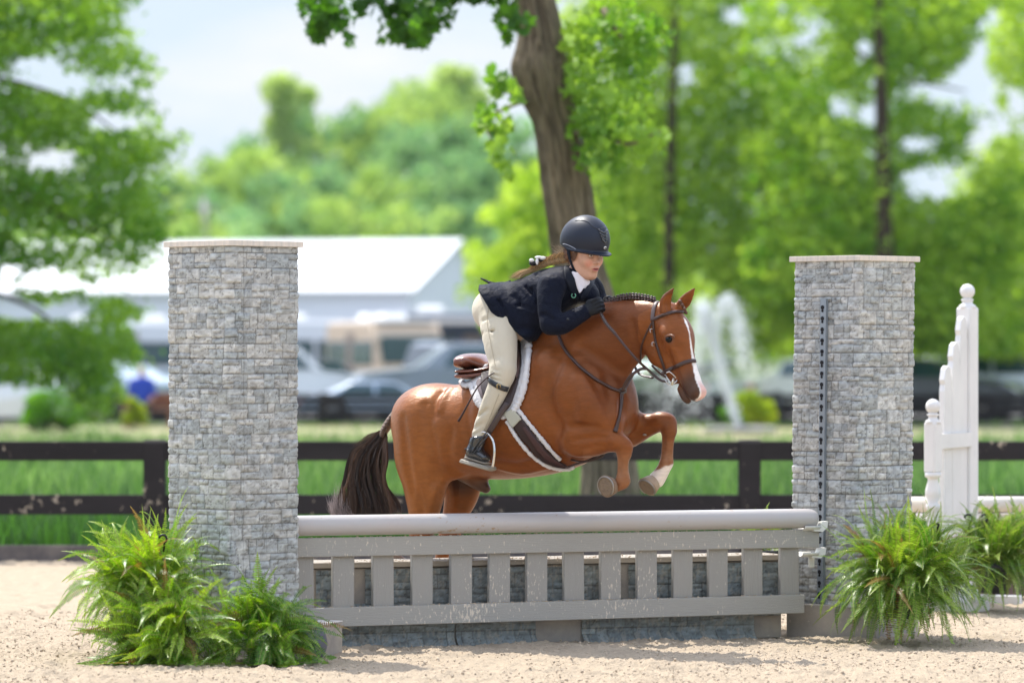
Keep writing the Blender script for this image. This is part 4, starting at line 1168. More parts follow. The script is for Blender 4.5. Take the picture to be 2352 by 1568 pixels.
def pillar(label, uc, d, alpha, s, z0, z1, lean, seed, capo, base=None):
    c = P(uc, 815, d)
    root = empty('stone_pillar', (c.x, d, 0), label, 'pillar')
    dl = Vector((-math.cos(alpha), math.sin(alpha), 0)); dr = Vector((math.sin(alpha), math.cos(alpha), 0))
    nl = Vector((-math.sin(alpha), -math.cos(alpha), 0)); nr = Vector((math.cos(alpha), -math.sin(alpha), 0))
    # walk around the square, soft corners, starting at the left corner
    X, Z, R, C = stone_field(4 * s, z1 - z0, .0056, seed)
    corners = [(-1, 0)]
    c2 = Vector((c.x, d, 0))
    A = [c2 + dl * s + dr * s, c2 + dl * s, c2, c2 + dr * s]
    t = X / s; k = np.clip(np.floor(t), 0, 3).astype(int); f = t - k
    A_ = np.array([list(q) for q in A]); B_ = np.roll(A_, -1, 0)
    N_ = np.array([list(-nr), list(nl), list(nr), list(-nl)])
    pos = A_[k] * (1 - f[..., None]) + B_[k] * f[..., None]
    # rounded corner: pull in near the corners, blend normals
    rc = .014
    ed = np.minimum(f, 1 - f) * s
    kn = np.where(f > .5, (k + 1) % 4, (k - 1) % 4)
    wgt = np.clip(.5 - ed / (2 * rc), 0, .5)[..., None]
    N = N_[k] * (1 - wgt) + N_[kn] * wgt; N /= np.linalg.norm(N, axis=-1)[..., None]
    pull = np.clip(rc - ed, 0, rc) ** 2 / rc * .42
    bulge = .006 * (fbm(X * 2.3, Z * 1.6, oct=3, seed=seed + 20) - .5) * 2
    pos = pos + N * (R - pull + bulge)[..., None]
    pos[..., 2] = z0 + Z; pos[..., 0] += lean * Z
    mesh_arrays('stone_cladding', pos.reshape(-1, 3), sheet_faces(*X.shape), m_stone, root, cols=C.reshape(-1, 3))
    h = z1; mid = c2 + (dl + dr) * (s / 2) + Vector((lean * (z1 - z0), 0, 0))
    ang = math.atan2(-dl.y, -dl.x)
    mb = MB(); mb.box((mid.x, mid.y, z1 + .015), (s + 2 * capo, s + 2 * capo, .030), rz=ang, bev=.002); mb.build('cap', m_capwood, root)
    return root, c2, dl, dr, nl, nr, mid, ang
LP = pillar('left grey stone-look pillar at the near end of the gate', 528, 22.92, math.radians(44.5), .486, .06, 2.150, 0, 101, .020)
RP = pillar('right grey stone-look pillar with the drilled metal track', 1965, 24.45, math.radians(45), .480, .17, 2.105, .0115, 202, .022)
for q, u_, hh in ((LP, 0, .07), (RP, 1, .185)):
    mb = MB(); mb.box((q[6].x - (0 if not u_ else .01), q[6].y, hh / 2 - .01), (.56, .56, hh + .02), rz=q[7] if not u_ else q[7] + .25, bev=.006); mb.build('plinth', m_grey_d, q[0])

# drilled metal track with its cups
root, c2, dl, dr, nl, nr, mid, ang = RP
trk = empty('jump_cup_track', c2 + dl * .27 + Vector((0, 0, .18)), 'blue-grey metal track with keyhole slots screwed to the right pillar', 'track')
mt = mat('galvanised', (.30, .34, .38), .45, .6)
def TR(a, z, o): return c2 + dl * a + nl * o + Vector((.0115 * (z - .17), 0, z))
mb = MB(); za, zb = .195, 1.895
for (a0, a1, o0, o1) in ((.222, .258, .024, .031), (.2165, .222, .012, .031)):
    V = [TR(a, z + 0 * a, o) for z in (za, zb) for a, o in ((a0, o0), (a1, o0), (a1, o1), (a0, o1))]
    mb.add(V, [(0, 1, 2, 3), (7, 6, 5, 4), (0, 4, 5, 1), (1, 5, 6, 2), (2, 6, 7, 3), (3, 7, 4, 0)])
mb.build('track_strip', mt, trk)
mb = MB()
z = zb - .055
while z > za + .03:
    cc = TR(.241, z, .0318)
    for (dz, r) in ((.006, .0125), (-.013, .0078)):
        V = []; n = 12
        for o_ in (0, .0012):
            for k in range(n): a = 2 * math.pi * k / n; V.append(cc + dl * math.cos(a) * r + Vector((0, 0, dz + math.sin(a) * r)) + nl * (o_ + (.0004 if r < .01 else 0)))
        mb.add(V, [tuple(range(n)), tuple(range(2 * n - 1, n - 1, -1))] + [(k, k + n, (k + 1) % n + n, (k + 1) % n) for k in range(n)])
    z -= .0617
mb.build('keyhole_slots', mat('slot_shade', (.008, .008, .010), .8), trk)  # raised dark discs: the shade inside the holes painted on

# ---------------------------------------------------------------- gate, pole, wall
GA = P(690, 815, 23.42); GB = P(1880, 815, 24.50); GA.z = GB.z = 0
g = (GB - GA).normalized(); grz = math.atan2(g.y, g.x); gn = Vector((g.y, -g.x, 0))
def gt(u):
    c = (u - 1176.0) / F
    return (c * GA.y - GA.x) / (g.x - c * g.y)
gate = empty('picket_gate', GA, 'grey wooden picket gate hung below the pole between the pillars', 'gate', rz=grz)
def gbox(name, u0, u1, z0, z1, y, th, m, par, tilt=0., x0=None, bev=.003):
    a = gt(u0) if x0 is None else x0; b = gt(u1)
    mb = MB(); mb.box((0, 0, 0), (b - a, th, z1 - z0), bev=bev)
    zc = (z0 + z1) / 2
    Mx = Matrix.Translation(((a + b) / 2, y, zc)) @ Matrix.Rotation(-tilt, 4, 'Y')
    mb.v = [tuple(Mx @ Vector(p)) for p in mb.v]
    return mb.build(name, m, par, local=True)
gbox('top_rail', 640, 1878, .505, .607, -.012, .024, m_grey, gate, .002)
gbox('bottom_rail', 640, 1844, .135, .238, -.012, .024, m_grey, gate, .006)
pk = [744, 785, 832.5, 886, 933, 985, 1031, 1082.5, 1128, 1181, 1224, 1276, 1318, 1369, 1411, 1461, 1503, 1553, 1594, 1643, 1684, 1732, 1773, 1820, 1860, 1907, 1952, 1998]
rg = random.Random(2)
for i in range(0, len(pk), 2):
    a, b = pk[i] / 1.0884, pk[i + 1] / 1.0884
    if i == 0: a = 683
    gbox('picket', a, b, .18, .56, .020 + rg.uniform(-.001, .001), .036, m_grey_v, gate, rg.uniform(-.006, .006))
pole = empty('jump_pole', GA + Vector((0, 0, .67)), 'round pale grey jump pole resting in white cups above the gate', 'jump pole', rz=grz)
m_pole = mat('pole_plastic', (.50, .485, .475), .34, spec=.4, var=.07, vscale=3, bump=.0006, bscale=30, col2=(.46, .42, .40), speck=((.40, .30, .21), 34, (.5, 1, 1), .90))
mb = MB(); x1 = gt(1878)
pr = [(x1 - 3.12, .03), (x1 - 3.11, .048)] + [(x1 - 3.10 + 3.02 * i / 30, .0545) for i in range(31)] + [(x1 - .062, .0535), (x1 - .040, .0500), (x1 - .022, .043), (x1 - .010, .033), (x1 - .003, .018), (x1, .004)]
Mp = Matrix.Translation((0, -.005, .0)) @ Matrix.Rotation(math.pi / 2, 4, 'Y')
mb.lathe((0, 0, 0), [(r, x) for x, r in pr], 40, Mp)
o = mb.build('pole', m_pole, pole, True, local=True)
m_cup = mat('cup_plastic', (.74, .73, .68), .45, spec=.4)
def cup(u, z, label, w=1.0):
    p = GA + g * gt(u)
    root = empty('jump_cup', (p.x, p.y, z), label, 'jump cup', rz=grz)
    mb = MB(); n = 9; V = []
    for x in (-.045 * w, .05 * w):
        for rr5 in (.058, .066):
            for k in range(n): a = math.radians(200 + 140 * k / (n - 1)); V.append((x, math.cos(a) * rr5 - .005, math.sin(a) * rr5 * .62 + .03))
    f = []
    for k in range(n - 1):
        f += [(k, k + 1, 2 * n + k + 1, 2 * n + k), (n + k, 3 * n + k, 3 * n + k + 1, n + k + 1), (k, n + k, n + k + 1, k + 1), (2 * n + k, 2 * n + k + 1, 3 * n + k + 1, 3 * n + k)]
    f += [(0, 2 * n, 3 * n, n), (n - 1, 2 * n - 1, 4 * n - 1, 3 * n - 1)]
    mb.add(V, f); mb.build('cradle', m_cup, root, True, local=True)
    mb = MB(); mb.prism([(-.02, -.012), (.035, -.016), (.062, .006), (.068, .042), (.030, .040), (.018, .012), (-.02, .004)], 0, .05, Matrix.Translation((.035 * w, -.02, 0))); mb.build('lip', m_cup, root, local=True)
    mb = MB(); mb.box((.045 * w, .03, -.035), (.035, .02, .075), bev=.006); mb.build('backplate', m_cup, root, local=True)
cup(1856, .612, 'upper white plastic cup holding the end of the round pole')
cup(1852, .465, 'lower white plastic cup behind the end of the gate')

wall = empty('wall_filler', GA + g * .1, 'low stone-look box wall standing behind the picket gate', 'jump filler', rz=grz)
wall.location = GA
wx0, wx1 = gt(735), gt(1817)
mb = MB(); mb.box(((wx0 + wx1) / 2, .27, .215), (wx1 - wx0, .28, .43), bev=.004); mb.build('box', m_grey_d, wall, local=True)
mb = MB(); mb.box(((wx0 + wx1) / 2, .26, .450), (wx1 - wx0 + .02, .33, .030), bev=.003); mb.build('top_board', mat('weathered_board', (.33, .29, .24), .75, var=.2, vscale=8, vstretch=(.5, 6, 6), bump=.002, bscale=40, bstretch=(.2, 1, 1), speck=((.6, .52, .42), 50, (1, 1, .6), .90)), wall, local=True)
def wallsheet(u0, u1, z0, z1, seed, flare=.0):
    a, b = gt(u0), gt(u1)
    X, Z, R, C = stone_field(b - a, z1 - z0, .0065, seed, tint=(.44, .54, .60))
    up_ = np.clip((Z - .18) / .2, 0, 1)[..., None]
    C = C * (1 - .0 * up_)
    sp = (fbm(X * 60, Z * 26, oct=3, seed=seed + 30, gain=.7) > .60)[..., None] * .28 + .0
    C = C * (1 - sp) + np.array([.50, .44, .34]) * sp
    dz = np.clip(.05 - Z, 0, .05)
    Yl = .128 - .004 - R - flare * dz * (1 + .6 * (fbm(X * 4, Z, oct=2, seed=seed) - .5)) - .010 * (fbm(X * 3, Z * 4, oct=2, seed=seed + 3) - .5)
    pos = np.stack([a + X, np.minimum(Yl, .125), z0 + Z], -1)
    mesh_arrays('stone_sheet', pos.reshape(-1, 3), sheet_faces(*X.shape), m_stone, wall, cols=C.reshape(-1, 3), local=True)
wallsheet(742, 818, .0, .425, 301, .5); wallsheet(818, 1062, .0, .24, 302, .6); wallsheet(855, 1245, .235, .425, 303); wallsheet(1064, 1248, .0, .24, 304, .9)
wallsheet(1250, 1352, .145, .42, 305); wallsheet(1355, 1752, .0, .24, 306, 1.0); wallsheet(1352, 1428, .235, .425, 307); wallsheet(1462, 1752, .235, .425, 308); wallsheet(1752, 1814, .125, .425, 309)

# loose edge board and pot beside the ferns
bd = empty('wood_block', P(738, 815, 23.0) * 1, 'white-topped wooden block end beside the dark pot', 'block'); bd.location.z = 0
p0 = P(722, 815, 22.95)
mb = MB(); mb.box((p0.x, p0.y + .05, .085), (.14, .5, .17), rz=math.radians(-16), bev=.003); mb.build('board', m_grey_d, bd)
mb = MB(); mb.box((p0.x, p0.y + .05, .174), (.142, .502, .006), rz=math.radians(-16)); mb.build('top_face', mat('board_top_white', (.66, .63, .60), .6), bd)

# ---------------------------------------------------------------- white standard to the right
m_wp = mat('white_paint', (.74, .72, .70), .45, spec=.4, var=.05, vscale=4, bump=.001, bscale=20, bstretch=(4, 4, .5), speck=((.45, .33, .20), 25, (1, 1, 1), 1.0))
DS = 27.6; q = F / DS
std = empty('jump_standard', P(2222, 815, DS), 'white jump standard with stepped pickets and ball-topped posts', 'jump standard'); std.location.z = 0
def zv(v, d=DS): return P(0, v, d).z
tall = Vector((P(2222, 0, 27.9).x, 27.9, 0)); small = Vector((P(2143, 0, 27.1).x, 27.1, 0))
wd = (tall - small).normalized(); wa = math.atan2(wd.y, wd.x)
mb = MB(); mb.box((tall.x, tall.y, zv(706, 27.9) / 2), (.105, .105, zv(706, 27.9)), rz=wa - .35, bev=.008); mb.build('post', m_wp, std)
mb = MB(); z0 = zv(706, 27.9); mb.lathe((tall.x, tall.y, z0 - .01), [(.055, 0), (.055, .02), (.045, .028), (.034, .034), (.034, .052), (.040, .056), (.040, .062), (.026, .068)] + [(.0475 * math.sin(t), .112 - .0475 * math.cos(t)) for t in np.linspace(.5, 3.1, 12)], 24); mb.build('finial_ball', m_wp, std, True)
z0 = zv(968, 27.1); zl = zv(1086, 27.1)
mb = MB(); mb.box((small.x, small.y, (z0 + zl) / 2), (.088, .088, z0 - zl), rz=wa - .35, bev=.012); mb.build('newel_block', m_wp, std)
mb = MB(); mb.lathe((small.x, small.y, z0 - .012), [(.050, 0), (.046, .018), (.030, .028), (.028, .046), (.037, .050), (.037, .058), (.024, .066)] + [(.046 * math.sin(t), .106 - .046 * math.cos(t)) for t in np.linspace(.5, 3.1, 12)], 24); mb.build('finial_ball', m_wp, std, True)
mb = MB(); mb.lathe((small.x, small.y, 0), [(.045, .0), (.045, .22), (.040, .30), (.026, zl - .42), (.038, zl - .34), (.040, zl - .28), (.036, zl - .225), (.044, zl - .215), (.044, zl - .195), (.030, zl - .185), (.050, zl - .14), (.047, zl - .10), (.032, zl - .045), (.034, zl - .03), (.050, zl - .022), (.050, zl + .004)], 24); mb.build('turned_baluster', m_wp, std, True)
tops = [839, 785, 726]
for i, tv_ in enumerate(tops):
    f = (.36, .60, .82)[i]; c = small.lerp(tall, f); zt = zv(tv_, c.y)
    mb = MB(); w = .095
    prof = [(-w, 0), (w, 0), (w, zt - .16), (w * .82, zt - .12), (w, zt - .09), (w * .6, zt - .02), (0, zt), (-w * .6, zt - .02), (-w, zt - .09), (-w * .82, zt - .12), (-w, zt - .16)]
    mb.prism(prof, 0, .035, Matrix.Translation(c) @ Matrix.Rotation(wa, 4, 'Z')); mb.build('picket', m_wp, std, bevel=.004)
mb = MB(); c = small.lerp(tall, .5)
for zc in (.35, zv(1010)):
    mb = MB(); mb.box((c.x + .03 * math.sin(wa), c.y - .03 * math.cos(wa), zc), ((tall - small).length, .03, .09), rz=wa); mb.build('crossbar', m_wp, std)
mb = MB(); mb.box((small.x, small.y, .03), (.09, .7, .06), rz=wa, bev=.005); mb.build('foot', m_wp, std)
mb = MB(); mb.box((tall.x, tall.y, .03), (.09, .7, .06), rz=wa, bev=.005); mb.build('foot', m_wp, std)
wpole = empty('jump_pole', P(2222, 1157, 28.15), 'white jump pole running behind the white standard', 'jump pole')
mb = MB(); a, b = P(2060, 1158, 28.25), P(2460, 1157, 28.0); mb.tube([a, b], .050, 24); mb.build('pole', mat('pole_white', (.72, .69, .64), .35, spec=.4, col2=(.66, .58, .46), vscale=2), wpole, True)
pl = empty('plank', P(2300, 1185, 28.1), 'narrow white plank just below the white pole', 'plank')
mb = MB(); c = P(2300, 1186, 28.15); mb.box(c, (1.1, .03, .045), bev=.004); mb.build('board', m_wp, pl)
bw = empty('brown_panel', P(2360, 815, 28.4), 'brown wooden jump panel behind the far right fern', 'jump panel'); bw.location.z = 0
mb = MB(); c = P(2350, 1250, 28.5); mb.box((c.x, 28.5, .27), (.75, .05, .50), bev=.005); mb.build('panel', mat('mauve_brown', (.20, .13, .11), .7, var=.2, vscale=6, vstretch=(6, 1, .6)), bw)

# ---------------------------------------------------------------- ferns
m_fern = mat('fern_leaf', attr='Col', rough=.38, spec=.45, trans=.38)
m_pot = mat('pot_plastic', (.045, .045, .055), .45, spec=.4, bump=.001, bscale=60)
def fern(label, u, v, d, R, n, seed, tiltv=(0, 0, 1), lightc=1.0, up_bias=0., pot=True, cols=((.065, .16, .018), (.22, .34, .045)), hook=None, Lr=(.55, 1.1), pw=.037):
    c = P(u, v, d)
    root = empty('fern', (c.x, d, 0), label, 'fern', 'potted ferns around the jump')
    rg = np.random.RandomState(seed)
    T = Vector(tiltv).normalized(); Q = Vector((0, 0, 1)).rotation_difference(T).to_matrix()
    V = []; Fq = []; Cc = []; ns = 0
    for i in range(n):
        az = rg.rand() * 2 * math.pi; el = math.radians(rg.uniform(-38, 86)) if rg.rand() > up_bias else math.radians(rg.uniform(45, 88))
        L = R * rg.uniform(*Lr); m_ = 30
        droop = rg.uniform(.5, 1.9) * (1.2 - .5 * el / 1.57)
        dirv = np.array(Q @ Vector((math.cos(az) * math.cos(el), math.sin(az) * math.cos(el), math.sin(el))))
        p = np.array(c) + np.array(Q @ Vector((math.cos(az), math.sin(az), 0))) * rg.rand() ** .6 * R * .42 + np.array(Q @ Vector((0, 0, 1))) * (rg.rand() - .35) * .14
        pts = []; sl = L / m_; bendax = rg.randn(3) * .7
        for k in range(m_):
            pts.append(p.copy()); p = p + dirv * sl
            dirv = dirv + np.array([0, 0, -1]) * droop * (1.0 + .8 * k / m_) / m_ + bendax / m_
            dirv /= np.linalg.norm(dirv)
        pts = np.array(pts)
        pts[:, 2] = np.maximum(pts[:, 2], .012 + .02 * rg.rand())
        tan = np.gradient(pts, axis=0); tan /= np.linalg.norm(tan, axis=1)[:, None] + 1e-9
        sv = np.array(Q @ Vector((-math.sin(az), math.cos(az), 0))) + .35 * rg.randn(3)
        side = sv[None] - tan * (tan @ sv)[:, None]; side /= np.linalg.norm(side, axis=1)[:, None] + 1e-9
        nr_ = np.cross(side, tan)
        col = np.array(cols[0]) * (1 - (q_ := rg.rand() ** 1.2)) + np.array(cols[1]) * q_
        if rg.rand() < .035: col = np.array([.20, .11, .035])
        # pinnae at 2.4 per segment
        mm = max(12, int(L / .0104)); ts = np.linspace(.06, 1, mm) ** .93 * (m_ - 1)
        i0 = np.minimum(ts.astype(int), m_ - 2); fr = (ts - i0)[:, None]
        bp_ = pts[i0] * (1 - fr) + pts[i0 + 1] * fr; tt = tan[i0]; ss_ = side[i0]; nn_ = nr_[i0]
        tn = ts / (m_ - 1)
        pl_ = pw * (np.clip(tn * 5, .3, 1) * (1 - tn ** 2.2) + .04) * rg.uniform(.7, 1.15)
        wv = .0036
        for sg in (-1, 1):
            lv = pl_ * (1 + .18 * rg.randn(mm)); cu = .25 + .35 * rg.rand()
            tip = bp_ + ss_ * sg * lv[:, None] + tt * (lv * .22)[:, None] - nn_ * (lv * cu)[:, None] * .5
            mid = bp_ + ss_ * sg * (lv * .45)[:, None] + tt * (lv * .05)[:, None]
            q4 = np.stack([bp_ - tt * wv * .5, bp_ + tt * wv * .5, mid + tt * wv * .95, tip, mid - tt * wv * .95], 1)
            V.append(q4.reshape(-1, 3)); b = ns + (np.arange(mm) * 5)[:, None]
            Fq.append(b + np.array([[0, 4, 2, 1]])); Fq.append(b + np.array([[4, 3, 2, 2]]))
            ns += mm * 5
            cv = col[None] * (.6 + .7 * rg.rand(mm, 1)); cv = cv * (1 + .35 * tn[:, None])
            Cc.append(np.repeat(cv, 5, 0))
        # midrib
        k3 = len(pts); w_ = .0016
        V.append(np.concatenate([pts - side * w_, pts + side * w_])); ii_ = np.arange(k3 - 1)
        Fq.append(np.stack([ns + ii_, ns + k3 + ii_, ns + k3 + ii_ + 1, ns + ii_ + 1], 1)); ns += 2 * k3
        Cc.append(np.repeat(np.array([[.30, .30, .09]]), 2 * k3, 0))
    quads = np.concatenate(Fq)
    tri = quads[:, 2] == quads[:, 3]
    allV = np.concatenate(V)
    faces = [tuple(f[:3]) if t_ else tuple(f) for f, t_ in zip(quads.tolist(), tri.tolist())]
    mesh_arrays('fronds', allV, faces, m_fern, root, smooth=False, cols=np.concatenate(Cc))
    if pot:
        mb = MB(); Mx = Matrix.Translation(c) @ Q.to_4x4()
        mb.lathe((0, 0, 0), [(.01, -.19), (.09, -.185), (.115, -.12), (.135, -.02), (.142, -.015), (.142, .0), (.125, .0), (.12, -.02), (.01, -.022)], 28, Mx); mb.build('pot', m_pot, root, True)
    if hook:
        for (hu, hv_, r) in hook:
            mb = MB(); hc = P(hu, hv_, d - .04); pts = [hc + Vector((math.cos(a) * r, 0, math.sin(a) * r)) for a in np.linspace(math.pi * .95, -math.pi * .35, 14)] + [hc + Vector((r * .1, .02, -r * 3.2))]
            mb.tube(pts, .0058, 8); mb.build('hook', mat('hook_black', (.01, .01, .012), .4), root, True)
yl = ((.085, .20, .018), (.30, .44, .05)); gd = ((.055, .155, .016), (.22, .37, .04))
fern('bushy upright fern at the left side of the left pillar', 335, 1345, 22.75, .42, 330, 1, (-.25, -.12, 1), up_bias=.35, cols=yl, hook=[(374, 1237, .020)], Lr=(.5, 1.05))
fern('low yellow-green fern spilling onto the sand in front of the left pillar', 380, 1468, 22.42, .40, 340, 2, (-.45, -.55, .6), cols=yl, up_bias=.1, hook=[(347, 1448, -.022)], Lr=(.45, 1.05))
fern('dark-potted fern tipped over at the foot of the left pillar', 605, 1468, 22.45, .37, 280, 3, (-.10, -.6, .6), cols=gd, up_bias=.1, Lr=(.45, 1.05), pot=False)
fern('large arching fern in front of the right pillar', 2082, 1338, 23.95, .45, 520, 4, (.05, -.1, 1), cols=((.055, .15, .016), (.24, .36, .05)), up_bias=.25, hook=[(2050, 1216, .023), (2152, 1206, .010)])
fern('softly blurred fern at the right edge behind the large fern', 2285, 1290, 26.9, .40, 300, 5, (.05, -.1, 1), cols=((.06, .15, .018), (.20, .30, .05)), up_bias=.35, hook=[(2224, 1190, .024), (2262, 1188, .020)])
fern('small fern peeping over the wall at the right end of the gate', 1762, 1262, 25.0, .20, 60, 6, (0, 0, 1), cols=yl, up_bias=.6)
pt = empty('flower_pot', P(708, 1480, 22.9), 'rounded dark grey pot lying on its side by the left pillar', 'pot')
mb = MB(); Mx = Matrix.Translation(P(693, 1474, 22.85)) @ Matrix.Rotation(math.radians(75), 4, 'Y') @ Matrix.Rotation(.5, 4, 'X')
mb.lathe((0, 0, 0), [(.01, -.02), (.05, -.015), (.085, .0), (.098, .03), (.104, .07), (.106, .075), (.108, .078), (.106, .082), (.09, .10), (.05, .115), (.01, .12)], 32, Mx)
mb.build('pot_body', mat('pot_grey', (.10, .10, .125), .5, spec=.4, bump=.0015, bscale=80, speck=((.35, .30, .25), 50, (1, 1, 1), .92)), pt, True)

# sand thrown onto the boards
cr = []; rgn = np.random.RandomState(4)
for (u0, u1, zt, yl_, n_) in ((690, 1875, .608, -.012, 420), (690, 1840, .239, -.014, 520), (760, 1810, .466, .2, 700)):
    for i in range(n_):
        t_ = gt(u0 + (u1 - u0) * rgn.rand() if rgn.rand() < .6 else u0 + (u1 - u0) * (.45 + .14 * rgn.randn()) % (u1 - u0))
        p = GA + g * t_ - gn * (yl_ + (.009 if yl_ < .1 else .12) * (rgn.rand() - .5) * 2)
        zz = zt + ((.006 * (t_ - gt(690)) if zt == .239 else .002 * (t_ - gt(690)) if zt == .608 else 0) - (.008 if zt == .239 else .002 if zt == .608 else 0))
        cr.append((p.x, p.y, zz))
cr = np.array(cr)
scatter_lumps('sand_crumbs', cr, .0016 + .0042 * rgn.rand(len(cr)) ** 3, mat('sand_clod'))
# ---------------------------------------------------------------- the horse
PSI = math.radians(28)
sPs, cPs = math.sin(PSI), math.cos(PSI)
LAT = Vector((-sPs, -cPs, 0))         # towards the horse's right side (near side)
FWD = Vector((cPs, -sPs, 0))
def dc(u): return 23.95 - (u - 1180.0) / 420.0 * math.tan(PSI)
def H(u, v, s=0.0):
    """point seen at u,v lying s metres to the near side of the horse's mid plane"""
    return P(u, v, dc(u + s * sPs * 420.0) - s * cPs)
def px(n): return n / 421.0
def hp(n, w): return math.sqrt(max((n / 421.0) ** 2 - (w * sPs) ** 2, .0004)) / cPs
def HL(lst, s=None):
    return [(H(a[0], a[1], a[2]), a[3], a[4]) for a in lst]

# head frame
PH = math.radians(50); AH = math.radians(28)
hf = Vector((math.cos(PH), -math.sin(PH), 0))
e1 = hf * math.sin(AH) + Vector((0, 0, -1)) * math.cos(AH)     # towards the muzzle
e2 = hf * math.cos(AH) + Vector((0, 0, 1)) * math.sin(AH)      # out of the nose bone
e3 = Vector((-math.sin(PH), -math.cos(PH), 0))                 # right side of the head
HO = H(1540, 722, .06)                                         # poll
def HD(u, v, c=0.0):
    """head point seen at u,v, c metres to the near side of the head's mid plane"""
    k = HO.y / F
    du = (u - 1540) * k - e3.x * c; dv = -(v - 722) * k
    # du = e1.x a + e2.x b ; dv = e1.z a + e2.z b
    det = e1.x * e2.z - e2.x * e1.z
    a = (du * e2.z - e2.x * dv) / det; b = (e1.x * dv - e1.z * du) / det
    return HO + e1 * a + e2 * b + e3 * c
HA = [e1, e2, e3]

G = Sdf((-.78, 22.75, .22), (1.12, 24.75, 2.06), .0072)
# trunk
G.loft([(H(965, 1000), .15, px(78)), (H(1005, 985), .225, px(98)), (H(1060, 985), .245, px(103)), (H(1130, 983), .262, px(118)),
        (H(1200, 962), .268, px(136)), (H(1280, 938), .25, px(142)), (H(1350, 915), .215, px(126)), (H(1392, 905), .16, px(96))], LAT, 6, .05)
# croup and loin
G.ell(H(985, 950, 0), (.20, .17, .15), (FWD, LAT, (0, 0, 1)), .08)
G.loft([(H(1200, 820), .05, px(34)), (H(1260, 800), .06, px(50)), (H(1320, 790), .07, px(60))], LAT, 5, .08)     # withers
# neck
G.loft([(H(1300, 868, 0), .16, px(118)), (H(1350, 815, .0), .125, px(104)), (H(1404, 780, .01), .100, px(90)), (H(1452, 756, .03), .085, px(70)),
        (H(1498, 736, .05), .076, px(48)), (H(1520, 732, .055), .06, px(32))], LAT, 6, .05)
# shoulder, chest
G.loft([(H(1262, 840, .13), .09, .09), (H(1320, 900, .17), .10, .14), (H(1375, 960, .17), .09, .13), (H(1400, 985, .15), .07, .09)], LAT, 5, .07)
G.loft([(H(1395, 880, -.12), .10, .13), (H(1425, 960, -.12), .09, .10)], LAT, 5, .07)
G.ell(H(1405, 945, .03), (.13, .14, .17), (FWD, LAT, (0, 0, 1)), .06)
# near hind leg
G.loft([(H(985, 960, .10), .13, hp(72, .13)), (H(972, 1040, .12), .125, hp(68, .125)), (H(976, 1100, .13), .10, hp(55, .10)),
        (H(975, 1150, .13), .075, hp(43, .075)), (H(972, 1190, .13), .055, hp(33, .055)), (H(968, 1235, .13), .042, hp(28, .042))], LAT, 6, .05)
G.loft([(H(968, 1235, .13), .042, .062), (H(962, 1275, .13), .03, .036), (H(957, 1310, .13), .03, .034)], LAT, 4, .02)
G.loft([(H(957, 1312, .13), .035, .034), (H(938, 1302, .13), .032, .032), (H(924, 1296, .13), .045, .04)], LAT, 4, .015)
# stifle fold
G.loft([(H(1030, 1040, .15), .07, .10), (H(1045, 1080, .11), .04, .05)], LAT, 4, .08)
# far hind leg
G.loft([(H(1030, 1010, -.12), .12, .17), (H(1055, 1080, -.13), .10, .14), (H(1060, 1130, -.13), .08, .105), (H(1046, 1180, -.13), .055, .075), (H(1031, 1235, -.13), .042, .06)], LAT, 6, .04)
G.loft([(H(1031, 1235, -.13), .042, .058), (H(1012, 1285, -.13), .03, .035), (H(1000, 1325, -.13), .03, .035)], LAT, 4, .02)
G.loft([(H(1000, 1325, -.13), .035, .035), (H(985, 1340, -.13), .033, .033), (H(975, 1352, -.13), .045, .045)], LAT, 4, .015)
# sheath
G.loft([(H(1065, 1085, 0), .06, .05), (H(1100, 1108, 0), .045, .042), (H(1116, 1122, 0), .03, .026)], LAT, 4, .03)
# near fore leg
G.loft([(H(1322, 1000, .17), .085, hp(46, .085)), (H(1352, 1014, .18), .07, hp(35, .07)), (H(1392, 1016, .18), .05, hp(23, .05)), (H(1418, 1014, .18), .045, hp(18, .045))], LAT, 5, .05)
G.loft([(H(1416, 1016, .18), .042, .046), (H(1434, 1024, .18), .043, .046), (H(1434, 1042, .18), .036, .040)], LAT, 4, .03)
G.loft([(H(1433, 1040, .18), .034, .038), (H(1431, 1065, .18), .026, .031), (H(1431, 1090, .18), .027, .034)], LAT, 4, .012)
G.ell(H(1431, 1104, .18), (.042, .034, .038), (FWD, LAT, (0, 0, 1)), .02)
G.loft([(H(1428, 1110, .18), .032, .034), (H(1412, 1117, .18), .032, .033)], LAT, 3, .015)
# far fore leg
G.loft([(H(1400, 985, -.14), .10, .12), (H(1440, 990, -.15), .075, .095), (H(1482, 978, -.15), .055, .066), (H(1518, 968, -.15), .046, .048)], LAT, 5, .05)
G.loft([(H(1516, 966, -.15), .044, .046), (H(1535, 968, -.15), .044, .045), (H(1537, 990, -.15), .038, .042)], LAT, 4, .025)
G.loft([(H(1537, 988, -.15), .036, .041), (H(1534, 1018, -.15), .028, .034), (H(1532, 1046, -.15), .028, .034)], LAT, 4, .012)
G.ell(H(1531, 1062, -.15), (.040, .035, .034), (FWD, LAT, (0, 0, 1)), .02)
G.loft([(H(1528, 1070, -.15), .033, .036), (H(1515, 1092, -.15), .036, .042), (H(1508, 1101, -.15), .038, .047)], LAT, 3, .012)
# tail dock
TD = [(H(962, 945, 0), .05, .045), (H(935, 943, 0), .034, .032), (H(908, 955, 0), .030, .029), (H(888, 980, 0), .026, .026), (H(876, 1003, 0), .02, .022)]
G.loft(TD, LAT, 5, .03)
